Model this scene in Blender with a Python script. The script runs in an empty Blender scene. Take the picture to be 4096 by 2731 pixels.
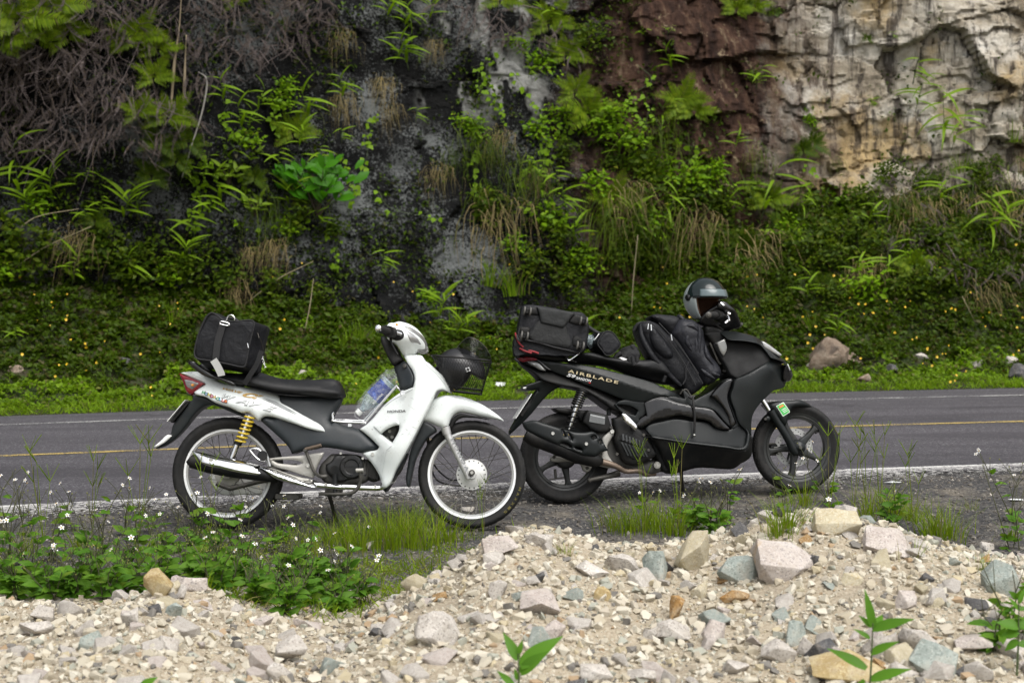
import bpy, bmesh, math, random
import numpy as np
from mathutils import Vector, Matrix, noise as mnoise
from mathutils.geometry import delaunay_2d_cdt
R = math.radians
rng = np.random.default_rng(7)
random.seed(7)
scene = bpy.context.scene
COL = scene.collection

# ------------------------------------------------------------------ camera, sky, sun, exposure
CAM = Vector((0.0, 0.0, 1.16)); FPX = 6258.0; CX, CY = 2048.0, 1365.5
PITCH = math.atan((CY-1228.0)/FPX); ROLL = R(0.7)
_F = Vector((0, math.cos(PITCH), -math.sin(PITCH))); _U = Vector((0, math.sin(PITCH), math.cos(PITCH))); _X = Vector((1, 0, 0))
_RX = _X*math.cos(ROLL) - _U*math.sin(ROLL); _UP = _U*math.cos(ROLL) + _X*math.sin(ROLL)
cd = bpy.data.cameras.new('camera'); cam = bpy.data.objects.new('camera', cd); COL.objects.link(cam)
cd.lens = 55.0; cd.sensor_width = 36.0; cd.clip_start = 0.1; cd.clip_end = 2000
m = Matrix((_RX, _UP, -_F)).transposed().to_4x4(); m.translation = CAM; cam.matrix_world = m
cd.dof.use_dof = True; cd.dof.focus_distance = 8.3; cd.dof.aperture_fstop = 4.0
scene.camera = cam

world = bpy.data.worlds.new('World'); scene.world = world; world.use_nodes = True
SUN_EL, SUN_AZ = R(58), R(-30)      # azimuth measured from +Y towards +X: high, from behind the viewer's left shoulder
wn = world.node_tree.nodes; wl = world.node_tree.links
bg = wn['Background']; sky = wn.new('ShaderNodeTexSky'); sky.sky_type = 'NISHITA'; sky.sun_disc = False
sky.sun_elevation = SUN_EL; sky.sun_rotation = R(180)+SUN_AZ; sky.dust_density = 4.0; sky.air_density = 1.0
hs = wn.new('ShaderNodeHueSaturation'); hs.inputs['Saturation'].default_value = 0.22   # a white overcast sky
wl.new(sky.outputs[0], hs.inputs['Color']); wl.new(hs.outputs[0], bg.inputs['Color']); bg.inputs['Strength'].default_value = 0.15
sd = bpy.data.lights.new('sun', 'SUN'); sun = bpy.data.objects.new('sun', sd); COL.objects.link(sun)
sd.energy = 1.5; sd.angle = R(50); sd.color = (1.0, 0.965, 0.92)
sdir = Vector((math.sin(R(180)+SUN_AZ)*math.cos(SUN_EL), math.cos(R(180)+SUN_AZ)*math.cos(SUN_EL), math.sin(SUN_EL)))
sun.rotation_euler = (-sdir).to_track_quat('-Z', 'Y').to_euler(); sun.location = (0, 0, 30)
scene.view_settings.view_transform = 'Standard'; scene.view_settings.look = 'None'
scene.view_settings.exposure = 0.62; scene.view_settings.gamma = 1.0; scene.view_settings.use_curve_mapping = False
scene.cycles.max_bounces = 8; scene.cycles.transparent_max_bounces = 12

# ------------------------------------------------------------------ object helpers
def tag(o, label=None, cat=None, group=None, kind=None):
    if label: o['label'] = label
    if cat: o['category'] = cat
    if group: o['group'] = group
    if kind: o['kind'] = kind
    return o
def empty(name, mw=None, loc=None):
    o = bpy.data.objects.new(name, None); COL.objects.link(o); o.empty_display_size = .1
    if mw is not None: o.matrix_world = mw
    if loc is not None: o.location = loc
    return o
def link(name, me, mat=None, parent=None, loc=None):
    if mat is not None and not me.materials: me.materials.append(mat)
    o = bpy.data.objects.new(name, me); COL.objects.link(o)
    if parent is not None: o.parent = parent
    if loc is not None: o.location = loc
    return o
def marr(name, V, F, smooth=True):
    """mesh from arrays: V (n,3); F (m,3) or (m,4), or a list of such arrays / of tuples"""
    me = bpy.data.meshes.new(name)
    V = np.asarray(V, dtype=np.float32).reshape(-1, 3)
    if isinstance(F, np.ndarray): F = [F]
    elif F and not isinstance(F[0], np.ndarray):
        me.from_pydata([tuple(map(float, v)) for v in V], [], [tuple(int(i) for i in f) for f in F])
        if smooth: me.polygons.foreach_set('use_smooth', [True]*len(me.polygons))
        me.update(); return me
    F = [f for f in F if len(f)]
    nl = sum(f.size for f in F); nf = sum(len(f) for f in F)
    me.vertices.add(len(V)); me.vertices.foreach_set('co', V.ravel())
    me.loops.add(nl); me.loops.foreach_set('vertex_index', np.concatenate([f.ravel() for f in F]).astype(np.int32))
    me.polygons.add(nf)
    tot = np.concatenate([np.full(len(f), f.shape[1]) for f in F]).astype(np.int32)
    st = np.concatenate([[0], np.cumsum(tot)[:-1]]).astype(np.int32)
    me.polygons.foreach_set('loop_start', st); me.polygons.foreach_set('loop_total', tot)
    me.polygons.foreach_set('use_smooth', np.full(nf, smooth))
    me.update(calc_edges=True); me.validate(); return me
class MB:
    """collects pieces into one mesh"""
    def __init__(s): s.v = []; s.f = []
    def add(s, V, F):
        n = len(s.v); s.v += [tuple(v) for v in V]; s.f += [tuple(i+n for i in f) for f in F]; return s
    def tube(s, pts, r, n=8, caps=True): return s.add(*tube_g(pts, r, n, caps))
    def box(s, c, sx, sy, sz, M=None): return s.add(*box_g(c, sx, sy, sz, M))
    def build(s, name, mat, parent=None, smooth=True, edge=None):
        me = marr(name, s.v, s.f, smooth)
        if smooth: sharp(me, edge or 40)
        return link(name, me, mat, parent)
def sharp(me, deg=40):
    try:
        bm = bmesh.new(); bm.from_mesh(me); lim = R(deg)
        for e in bm.edges:
            if len(e.link_faces) == 2 and e.calc_face_angle(0) > lim: e.smooth = False
        bm.to_mesh(me); bm.free()
    except Exception: pass
def smooth_path(P, k=6):
    P = [Vector(p) for p in P]
    if len(P) < 3: return P
    out = []
    for i in range(len(P)-1):
        a = P[i-1] if i else P[0]*2-P[1]; b, c = P[i], P[i+1]; d = P[i+2] if i+2 < len(P) else P[-1]*2-P[-2]
        for j in range(k):
            t = j/k
            out.append(.5*((2*b)+(c-a)*t+(2*a-5*b+4*c-d)*t*t+(3*b-a-3*c+d)*t**3))
    out.append(P[-1]); return out
def tube_g(pts, r, n=8, caps=True):
    P = [Vector(p) for p in pts]; m_ = len(P); V = []; F = []
    rr = [r]*m_ if not hasattr(r, '__len__') else [np.interp(i/(m_-1)*(len(r)-1), range(len(r)), r) for i in range(m_)]
    prev = None
    for i, p in enumerate(P):
        t = (P[min(i+1, m_-1)]-P[max(i-1, 0)]).normalized()
        if prev is None:
            a = t.cross(Vector((0, 0, 1)));
            if a.length < .1: a = t.cross(Vector((0, 1, 0)))
        else: a = prev - t*prev.dot(t)
        a.normalize(); prev = a; b = t.cross(a)
        for j in range(n):
            q = 2*math.pi*j/n; V.append(p+(a*math.cos(q)+b*math.sin(q))*rr[i])
    for i in range(m_-1):
        for j in range(n): F.append((i*n+j, i*n+(j+1) % n, (i+1)*n+(j+1) % n, (i+1)*n+j))
    if caps: F.append(tuple(range(n))[::-1]); F.append(tuple((m_-1)*n+j for j in range(n)))
    return V, F
def lathe_g(prof, axis_o, axis, n=24, closed=False):
    """prof: list of (radius, along)"""
    o = Vector(axis_o); ax = Vector(axis).normalized(); a = ax.cross(Vector((0, 0, 1)))
    if a.length < .1: a = ax.cross(Vector((1, 0, 0)))
    a.normalize(); b = ax.cross(a); V = []; F = []; k = len(prof)
    for i in range(n):
        q = 2*math.pi*i/n; d = a*math.cos(q)+b*math.sin(q)
        for (r, h) in prof: V.append(o+ax*h+d*r)
    for i in range(n):
        i2 = (i+1) % n
        for j in range(k if closed else k-1):
            j2 = (j+1) % k; F.append((i*k+j, i*k+j2, i2*k+j2, i2*k+j))
    return V, F
def box_g(c, sx, sy, sz, M=None, bev=.12):
    """box with small chamfers (24 verts)"""
    b = bev*min(sx, sy, sz); bm = bmesh.new(); bmesh.ops.create_cube(bm, size=1)
    for v in bm.verts: v.co = Vector((v.co.x*sx, v.co.y*sy, v.co.z*sz))
    bmesh.ops.bevel(bm, geom=list(bm.edges), offset=b, segments=1, affect='EDGES', profile=.5)
    c = Vector(c); V = [(M @ v.co if M is not None else v.co)+c for v in bm.verts]
    F = [[v.index for v in f.verts] for f in bm.faces]; bm.free(); return V, F

# ------------------------------------------------------------------ material helpers
def nodes(name):
    mt = bpy.data.materials.new(name); mt.use_nodes = True; nt = mt.node_tree
    return mt, nt, nt.nodes['Principled BSDF'], nt.nodes['Material Output']
def N(nt, t, **kw):
    n = nt.nodes.new('ShaderNode'+t)
    for k, v in kw.items():
        if k.startswith('i_'): n.inputs[k[2:].replace('_', ' ')].default_value = v
        else: setattr(n, k, v)
    return n
def mixc(nt, fac, a, b, mode='MIX'):
    n = N(nt, 'MixRGB', blend_type=mode)
    for s, v in ((0, fac), (1, a), (2, b)):
        if hasattr(v, 'is_linked') or hasattr(v, 'links'): nt.links.new(v, n.inputs[s])
        elif s == 0: n.inputs[0].default_value = v
        else: n.inputs[s].default_value = (*v, 1) if len(v) == 3 else v
    return n.outputs[0]
def ramp(nt, x, stops):
    n = N(nt, 'ValToRGB'); e = n.color_ramp.elements
    while len(e) < len(stops): e.new(.5)
    for el, (p, c) in zip(e, stops):
        el.position = p; el.color = (c, c, c, 1) if not hasattr(c, '__len__') else (*c, 1)
    nt.links.new(x, n.inputs[0]); return n.outputs[0]
def coords(nt, kind='Object'): return N(nt, 'TexCoord').outputs[kind]
def tex_noise(nt, vec, scale, detail=4, rough=.6, dist=0):
    n = N(nt, 'TexNoise'); n.inputs['Scale'].default_value = scale; n.inputs['Detail'].default_value = detail
    n.inputs['Roughness'].default_value = rough; n.inputs['Distortion'].default_value = dist
    if vec is not None: nt.links.new(vec, n.inputs['Vector'])
    return n.outputs[0]
def mapping(nt, vec, scale=(1, 1, 1), rot=(0, 0, 0)):
    n = N(nt, 'Mapping'); n.inputs['Scale'].default_value = scale; n.inputs['Rotation'].default_value = rot
    nt.links.new(vec, n.inputs['Vector']); return n.outputs[0]
def bump(nt, bsdf, h, strength=.3, dist=.01, prev=None):
    b = N(nt, 'Bump'); b.inputs['Strength'].default_value = strength; b.inputs['Distance'].default_value = dist
    nt.links.new(h, b.inputs['Height'])
    if prev is not None: nt.links.new(prev, b.inputs['Normal'])
    if bsdf is not None: nt.links.new(b.outputs[0], bsdf.inputs['Normal'])
    return b.outputs[0]
def pm(name, col, rough=.5, metal=0., coat=0., var=.12, nscale=12, bmp=0, bscale=250, dust=0., dcol=(.30, .26, .21), trans=0, spec=.5, alpha=1, weave=0, spots=0):
    mt, nt, b, out = nodes(name); v = coords(nt)
    n1 = tex_noise(nt, v, nscale, 6, .65)
    c = mixc(nt, n1, tuple(x*(1-var) for x in col), tuple(min(1, x*(1+var)) for x in col))
    rr = ramp(nt, n1, [(.25, max(0, rough-.09)), (.75, min(1, rough+.09))])
    if dust:
        n2 = tex_noise(nt, v, nscale*.7, 8, .75)
        f = ramp(nt, n2, [(.42, 0), (.75, dust)]); c = mixc(nt, f, c, dcol); rr = mixc(nt, f, rr, (.8, .8, .8))
    if spots: f = ramp(nt, tex_noise(nt, v, 75, 3, .6), [(.66, 0), (.70, spots)]); c = mixc(nt, f, c, (.16, .12, .08))      # dried mud spray
    nt.links.new(c, b.inputs['Base Color']); nt.links.new(rr, b.inputs['Roughness'])
    b.inputs['Metallic'].default_value = metal; b.inputs['Coat Weight'].default_value = coat; b.inputs['Coat Roughness'].default_value = .06
    b.inputs['Specular IOR Level'].default_value = spec; b.inputs['Transmission Weight'].default_value = trans; b.inputs['Alpha'].default_value = alpha
    if bmp: bump(nt, b, tex_noise(nt, v, bscale, 4), bmp, .004)
    if weave:
        w1 = N(nt, 'TexWave'); w1.inputs['Scale'].default_value = weave; nt.links.new(v, w1.inputs['Vector'])
        w2 = N(nt, 'TexWave', bands_direction='Z'); w2.inputs['Scale'].default_value = weave; nt.links.new(v, w2.inputs['Vector'])
        p = bump(nt, None, mixc(nt, .5, w1.outputs[0], w2.outputs[0]), .15, .002)
        bump(nt, b, tex_noise(nt, v, 14, 5, .55, .4), .35, .03, p)
    return mt

# ------------------------------------------------------------------ where a sight line of the camera meets a place
def ray(px, py):
    x = (px-CX)/FPX; y = -(py-CY)/FPX
    return (_RX*x + _UP*y + _F)
def at_depth(px, py, Y):
    d = ray(px, py); return CAM + d*((Y-CAM.y)/d.y)
def at_z(px, py, z):
    d = ray(px, py); return CAM + d*((z-CAM.z)/d.z)
# crops of the photograph used while measuring: (x0, y0, scale)
CROP = dict(A=(0, 0, 2352/4096), Z1=(580, 1200, 1.65), Z2=(1280, 1200, 1.6506), Z3=(2000, 1100, 1.65), Z4=(2600, 1080, 1.65),
            C1=(1160, 1640, 3.92), C2=(1460, 1240, 3.92), C3=(2050, 1200, 3.92), C4=(2540, 1100, 3.136), C5=(2050, 1600, 3.485), C6=(2560, 1500, 3.484))
def px(c, *pts):
    x0, y0, s = CROP[c]; return [(x0+p[0]/s, y0+p[1]/s) for p in pts]

# ------------------------------------------------------------------ ground profile and road layout
def road_s(x, y):           # distance across the gently bending road (measured along y)
    xc = np.clip(x, -14, 14); return y - (.265*x - .011*(2*xc*x - xc*xc))
def road_y(x, s):
    xc = np.clip(x, -14, 14); return s + (.265*x - .011*(2*xc*x - xc*xc))
S_NEAR, S_MID, S_FAR, S_EDGE = 9.51, 12.77, 16.52, 18.2
Z_ROAD = .08
# ------------------------------------------------------------------ shared materials
M = {}
M['white'] = pm('white paint', (.66, .70, .685), .25, coat=.4, var=.04, nscale=6, dust=.25, dcol=(.44, .40, .33), spots=.45)
M['grey_plastic'] = pm('dark grey plastic', (.016, .0205, .0235), .45, var=.2, nscale=9, bmp=.06, bscale=600, dust=.05, spec=.35)
M['black_plastic'] = pm('black plastic', (.0065, .007, .0073), .5, var=.25, nscale=14, bmp=.08, bscale=500, dust=.06, spec=.2)
M['satin_black'] = pm('satin black paint', (.0078, .0098, .0100), .38, var=.15, nscale=8, dust=.015, spec=.28)
M['gloss_black'] = pm('gloss black plastic', (.004, .004, .0045), .15, var=.1, nscale=10, coat=.3, dust=.03, spec=.4)
M['rubber'] = pm('tyre rubber', (.012, .012, .012), .75, var=.3, nscale=18, bmp=.2, bscale=300, dust=.3, dcol=(.075, .068, .06), spec=.3)
M['seat'] = pm('seat leatherette', (.009, .0095, .0105), .5, var=.15, nscale=15, bmp=.15, bscale=700, dust=.03, spec=.25)
M['chrome'] = pm('chrome', (.80, .80, .80), .09, 1, var=.05, nscale=9)
M['rim_alu'] = pm('polished rim', (.40, .40, .39), .34, .55, var=.06, nscale=12, dust=.15)
M['rim_paint'] = pm('pale rim tape', (.86, .87, .86), .35, .0, var=.04)
M['silver'] = pm('silver paint', (.50, .50, .49), .36, .55, var=.08, nscale=20, dust=.15)
M['hub'] = pm('cast hub', (.62, .62, .60), .42, .35, var=.08, nscale=20, dust=.2)
M['cast'] = pm('cast aluminium', (.36, .35, .32), .5, .45, var=.15, nscale=20, bmp=.1, dust=.2)
M['steel'] = pm('dull dark steel', (.07, .068, .062), .5, .6, var=.4, nscale=30, dust=.25)
M['spoke'] = pm('spoke steel', (.17, .165, .15), .5, .5, var=.3, nscale=40, dust=.2)
M['bolt'] = pm('bolt steel', (.6, .59, .55), .3, .9, var=.1)
M['engine'] = pm('engine paint', (.010, .011, .012), .4, .2, var=.3, nscale=20, dust=.06)
M['engine_alu'] = pm('grimy alloy', (.065, .063, .058), .55, .4, var=.5, nscale=25, dust=.15, dcol=(.16, .14, .12))
M['yellow'] = pm('yellow spring paint', (.55, .40, .03), .4, var=.15, nscale=30, dust=.2)
M['red_lens'] = pm('red lens', (.22, .008, .015), .15, coat=.7, var=.15)
M['clear_lens'] = pm('clear lens', (.34, .34, .33), .1, .4, var=.6, nscale=40, coat=.8)
M['grey_lens'] = pm('headlamp lens', (.20, .20, .19), .12, .3, var=.3, nscale=20, coat=.8)
M['amber'] = pm('amber', (.75, .28, .03), .3)
M['plate'] = pm('plate white', (.78, .78, .76), .4, var=.05)
M['rust_pipe'] = pm('heat stained pipe', (.17, .13, .10), .5, .6, var=.3, nscale=12, dust=.2, dcol=(.25, .16, .09))
M['ink'] = pm('dark print', (.04, .04, .04), .5)
M['greyink'] = pm('grey print', (.22, .23, .23), .5)
M['gold'] = pm('gold foil print', (.80, .68, .44), .3, .25)
M['near_black'] = pm('near-black plastic and painted gap shade', (.003, .003, .003), .8)  # base colour paints the shade inside openings; also colours the dark inner cowl
M['ochre'] = pm('ochre print', (.42, .26, .07), .4)
M['whiteink'] = pm('white print', (.8, .8, .8), .5)
M['tyre_print'] = pm('yellow tyre print', (.12, .10, .02), .7)
M['nylon'] = pm('black nylon', (.0065, .007, .0090), .55, var=.2, nscale=9, weave=160, dust=.01, spec=.25)
M['nylon_grey'] = pm('charcoal ripstop', (.014, .0145, .019), .5, var=.2, nscale=7, weave=120, spec=.35)
M['webbing'] = pm('black webbing', (.010, .010, .011), .75, var=.2, bmp=.2, bscale=500)
M['reflect'] = pm('reflective tape', (.42, .42, .40), .35, .4, var=.1, nscale=40)
M['wheel_grey'] = pm('grey caster rubber', (.10, .095, .085), .6, var=.2)

# ------------------------------------------------------------------ a bike's own frame: X forward, Y to its left (away from the viewer), Z up
class Frame:
    def __init__(s, p_rear, p_front, lean):
        s.O = p_rear; s.eu = (p_front-p_rear).normalized()
        ew = Vector((s.eu.y, -s.eu.x, 0)).normalized(); ev = ew.cross(s.eu)*-1
        ev = s.eu.cross(ew)*-1 if ev.z < 0 else ev
        c, n = math.cos(lean), math.sin(lean)
        s.ev = ev*c - ew*n; s.ew = ew*c + ev*n
        s.mw = Matrix((s.eu, -s.ew, s.ev)).transposed().to_4x4(); s.mw.translation = s.O
    def loc(s, px_, py_, w=0.):
        d = ray(px_, py_); t = (w-(CAM-s.O).dot(s.ew))/d.dot(s.ew); p = CAM+d*t-s.O
        return Vector((p.dot(s.eu), -w, p.dot(s.ev)))
    def pts(s, c, w, *P):
        if hasattr(w, '__len__'): return [s.loc(*q, ww) for q, ww in zip(px(c, *P), w)]
        return [s.loc(*q, w) for q in px(c, *P)]
    def uv(s, c, w, *P): return [(p.x, p.z) for p in s.pts(c, w, *P)]

def spline2(P, step, closed=True):
    """Catmull-Rom through 2-D points that keeps sharp corners, resampled"""
    P = [np.array(p[:2], float) for p in P]; n = len(P); out = []
    for i in range(n if closed else n-1):
        b, c = P[i], P[(i+1) % n]; a = P[(i-1) % n]; d = P[(i+2) % n]
        L = np.linalg.norm(c-b)+1e-9
        def tang(p, q, r_):
            v1 = q-p; v2 = r_-q; l1 = np.linalg.norm(v1)+1e-9; l2 = np.linalg.norm(v2)+1e-9
            cs = np.dot(v1, v2)/(l1*l2)
            if cs < .55: return None
            t = v1/l1/l1*l2+v2/l2/l2*l1; t = v1/l1+v2/l2
            return t/(np.linalg.norm(t)+1e-9)
        tb = tang(a, b, c) if closed or i > 0 else None; tc = tang(b, c, d) if closed or i < n-2 else None; e = (c-b)/L
        tb = e if tb is None else tb; tc = e if tc is None else tc
        k = max(1, int(round(L/step)))
        for j in range(k):
            t = j/k; h00 = 2*t**3-3*t**2+1; h10 = t**3-2*t**2+t; h01 = -2*t**3+3*t**2; h11 = t**3-t**2
            out.append(h00*b+h10*L*tb+h01*c+h11*L*tc)
    if not closed: out.append(P[-1])
    return np.array(out)
def inside(poly, Q):
    x, y = Q[:, 0], Q[:, 1]; c = np.zeros(len(Q), bool); n = len(poly); j = n-1
    for i in range(n):
        xi, yi = poly[i]; xj, yj = poly[j]
        t = ((yi > y) != (yj > y)); xx = (xj-xi)*(y-yi)/((yj-yi) if abs(yj-yi) > 1e-12 else 1e-12)+xi
        c ^= t & (x < xx); j = i
    return c
def segdist(loops, Q):
    best = np.full(len(Q), 1e9)
    for P in loops:
        A = P; B = np.roll(P, -1, 0); AB = B-A; L2 = (AB**2).sum(1)+1e-12
        for i in range(0, len(Q), 4000):
            q = Q[i:i+4000][:, None, :]; t = np.clip(((q-A)*AB).sum(2)/L2, 0, 1)
            d = np.sqrt((((A+t[..., None]*AB)-q)**2).sum(2)).min(1); best[i:i+4000] = np.minimum(best[i:i+4000], d)
    return best
def idw(ctrl, lam=2e-3):
    """smooth thin-plate surface through control values (u, v, w)"""
    C = np.array(ctrl, float); n = len(C)
    phi = lambda r: r*r*np.log(r+1e-9)
    K = phi(np.sqrt(((C[:, None, :2]-C[None, :, :2])**2).sum(2)))+lam*np.eye(n)*(1 if n > 3 else 10)
    Pm = np.c_[np.ones(n), C[:, :2]]; A = np.zeros((n+3, n+3)); A[:n, :n] = K; A[:n, n:] = Pm; A[n:, :n] = Pm.T; A[n:, n:] -= 1e-7*np.eye(3)
    sol = np.linalg.lstsq(A, np.r_[C[:, 2], 0, 0, 0], rcond=None)[0]; lo, hi = C[:, 2].min()-.012, C[:, 2].max()+.012
    def f(Q):
        Q = np.asarray(Q, float).reshape(-1, 2); d = np.sqrt(((Q[:, None, :]-C[None, :, :2])**2).sum(2))
        return np.clip(phi(d)@sol[:n]+np.c_[np.ones(len(Q)), Q]@sol[n:], lo, hi)
    return f
class Panel: pass
def pillow(name, outline, near, mat, parent, far=None, r=.02, drop=None, step=.012, holes=(), curve=True, fdrop=None, crease=None, noise=0, deg=100, rp=2.0, lines=()):
    """a shell with a traced side outline: its flank bulges to `near` (w towards the viewer) with a rounded rim of radius r.
    far=None mirrors it to the other side of the bike; a number or function closes it there instead."""
    loops = [spline2(outline, step) if curve else np.array([np.array(p[:2]) for p in resample(outline, step)])]
    for h in holes: loops.append(spline2(h, step))
    L0 = loops[0]; lo, hi = L0.min(0), L0.max(0)
    gx = np.arange(lo[0], hi[0], step*1.25); gy = np.arange(lo[1], hi[1], step*1.08)
    G = np.array([(x+(step*.62 if j % 2 else 0), y) for j, y in enumerate(gy) for x in gx])
    ok = inside(L0, G)
    for h in loops[1:]: ok &= ~inside(h, G)
    G = G[ok]; dG = segdist(loops, G) if len(G) else np.zeros(0); G = G[dG > min(r, step*4)+step*.4] if len(G) else G
    LN = [spline2(l, step, False) for l in lines]
    for l in LN:
        if len(G): G = G[segdist([np.concatenate([l, l[::-1]])], G) > step*.45]
    rings = []
    for P in loops:
        T = np.roll(P, -1, 0)-np.roll(P, 1, 0); T /= np.linalg.norm(T, axis=1)[:, None]+1e-9; Nn = np.stack([-T[:, 1], T[:, 0]], 1)
        rk = min(r, step*4); ks = (.05, .16, .34, .6, 1.0) if r > step*1.5 else (.08, .35, 1.0)
        for k in ks:
            for sg in (1, -1):
                Q = P+Nn*sg*k*rk; o = inside(L0, Q)
                for h in loops[1:]: o &= ~inside(h, Q)
                dd = segdist(loops, Q); o &= dd > .93*k*rk
                for l in LN: o &= segdist([np.concatenate([l, l[::-1]])], Q) > step*.3
                rings.append(Q[o])
    A = np.concatenate(loops+LN+rings+[G]); ed = []; st = 0
    for P in loops:
        n = len(P); ed += [(st+i, st+(i+1) % n) for i in range(n)]; st += n
    for l in LN: ed += [(st+i, st+i+1) for i in range(len(l)-1)]; st += len(l)
    face = [list(range(len(L0)))]
    res = delaunay_2d_cdt([Vector(p) for p in A], ed, face, 1, 1e-6)
    V2 = np.array([tuple(v) for v in res[0]]); tris = np.array([t for t in res[2] if len(t) == 3])
    if len(loops) > 1:
        cen = V2[tris].mean(1); keep = np.ones(len(tris), bool)
        for h in loops[1:]: keep &= ~inside(h, cen)
        tris = tris[keep]
    a = V2[tris]; ar = (a[:, 1, 0]-a[:, 0, 0])*(a[:, 2, 1]-a[:, 0, 1])-(a[:, 2, 0]-a[:, 0, 0])*(a[:, 1, 1]-a[:, 0, 1])
    tris[ar < 0] = tris[ar < 0][:, ::-1]
    nf = near if callable(near) else (lambda Q: np.full(len(Q), float(near)))
    ff = (lambda Q: -nf(Q)) if far is None else (far if callable(far) else (lambda Q: np.full(len(Q), float(far))))
    dr = r*.85 if drop is None else drop; fd = dr if fdrop is None else fdrop
    def prof(d): t = np.clip(d/r, 0, 1); return np.maximum(0, 1-(1-t)**rp)**(1/rp)-1
    def surf(Q):
        Q = np.asarray(Q, float).reshape(-1, 2); w = nf(Q)+dr*prof(segdist(loops, Q))
        if crease: w = w+crease(Q)
        return w
    d = segdist(loops, V2); wn = surf(V2)
    if noise: wn = wn+noise*np.array([mnoise.noise((q[0]*14, q[1]*14, 3.1))+.6*mnoise.noise((q[0]*31, q[1]*31, 7.1)) for q in V2])*np.clip(d/r, 0, 1)
    wf = ff(V2)-fd*prof(d); wf = np.minimum(wf, wn-1e-4)
    n = len(V2)
    V = np.concatenate([np.stack([V2[:, 0], -wn, V2[:, 1]], 1), np.stack([V2[:, 0], -wf, V2[:, 1]], 1)])
    F = [tuple(t) for t in tris]+[tuple(n+t[::-1]) for t in tris]
    cnt = {}
    for t in tris:
        for i in range(3): e = (t[i], t[(i+1) % 3]); cnt[e] = 1
    for (i, j) in list(cnt):
        if (j, i) not in cnt: F.append((j, i, n+i, n+j))
    me = marr(name, V, F); sharp(me, deg)
    o = link(name, me, mat, parent)
    p = Panel(); p.o = o; p.surf = surf; p.loop = L0
    return p
def resample(P, step):
    out = []
    for i in range(len(P)):
        a, b = Vector(P[i][:2]), Vector(P[(i+1) % len(P)][:2]); k = max(1, int((b-a).length/step))
        out += [tuple(a.lerp(b, j/k)) for j in range(k)]
    return out
def loft(name, secs, mat, parent, n=48, k=4, noise=0, deg=60, curve=True, nsc=9):
    """skin through closed sections (lists of 3-D points, same start corner), rounded end caps"""
    S = []
    for P in secs:
        P = [Vector(p) for p in P]; L = [(P[(i+1) % len(P)]-P[i]).length for i in range(len(P))]; tot = sum(L); cum = [0]
        for l in L: cum.append(cum[-1]+l)
        Q = []
        dense = []
        for i in range(len(P)):
            a, b, c, d = P[i-1], P[i], P[(i+1) % len(P)], P[(i+2) % len(P)]
            for j in range(8):
                t = j/8
                q = .5*((2*b)+(c-a)*t+(2*a-5*b+4*c-d)*t*t+(3*b-a-3*c+d)*t**3); dense.append(b.lerp(c, t).lerp(q, .55 if curve else 0))
        Ld = [(dense[(i+1) % len(dense)]-dense[i]).length for i in range(len(dense))]; cd_ = np.concatenate([[0], np.cumsum(Ld)])
        dd = dense+[dense[0]]
        for j in range(n):
            s_ = cd_[-1]*j/n; i = min(int(np.searchsorted(cd_, s_, 'right'))-1, len(dense)-1)
            Q.append(dd[i].lerp(dd[i+1], (s_-cd_[i])/max(1e-9, Ld[i])))
        S.append(Q)
    rows = []
    for i in range(len(S)-1):
        for j in range(k):
            t = j/k; rows.append([a.lerp(b, t) for a, b in zip(S[i], S[i+1])])
    rows.append(S[-1]); V = [p for r_ in rows for p in r_]; F = []
    for i in range(len(rows)-1):
        for j in range(n): F.append((i*n+j, i*n+(j+1) % n, (i+1)*n+(j+1) % n, (i+1)*n+j))
    for row, base, flip in ((rows[0], 0, True), (rows[-1], (len(rows)-1)*n, False)):
        c = sum(row, Vector())/n; prev = list(range(base, base+n))
        for t in (.25, .6, .85):
            st = len(V); V += [p.lerp(c, t) for p in row]; cur = list(range(st, st+n))
            for j in range(n):
                f = (prev[j], prev[(j+1) % n], cur[(j+1) % n], cur[j]); F.append(f[::-1] if flip else f)
            prev = cur
        F.append(tuple(prev[::-1] if flip else prev))
    if noise:
        V = [v+Vector(mnoise.noise_vector(v*nsc))*noise+Vector(mnoise.noise_vector(v*nsc*2.7))*noise*.4 for v in V]
    bm = bmesh.new(); me = marr(name, V, F); bm.from_mesh(me); bmesh.ops.recalc_face_normals(bm, faces=bm.faces); bm.to_mesh(me); bm.free()
    me.polygons.foreach_set('use_smooth', [True]*len(me.polygons)); sharp(me, deg)
    return link(name, me, mat, parent)
_FONT = {}
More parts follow.
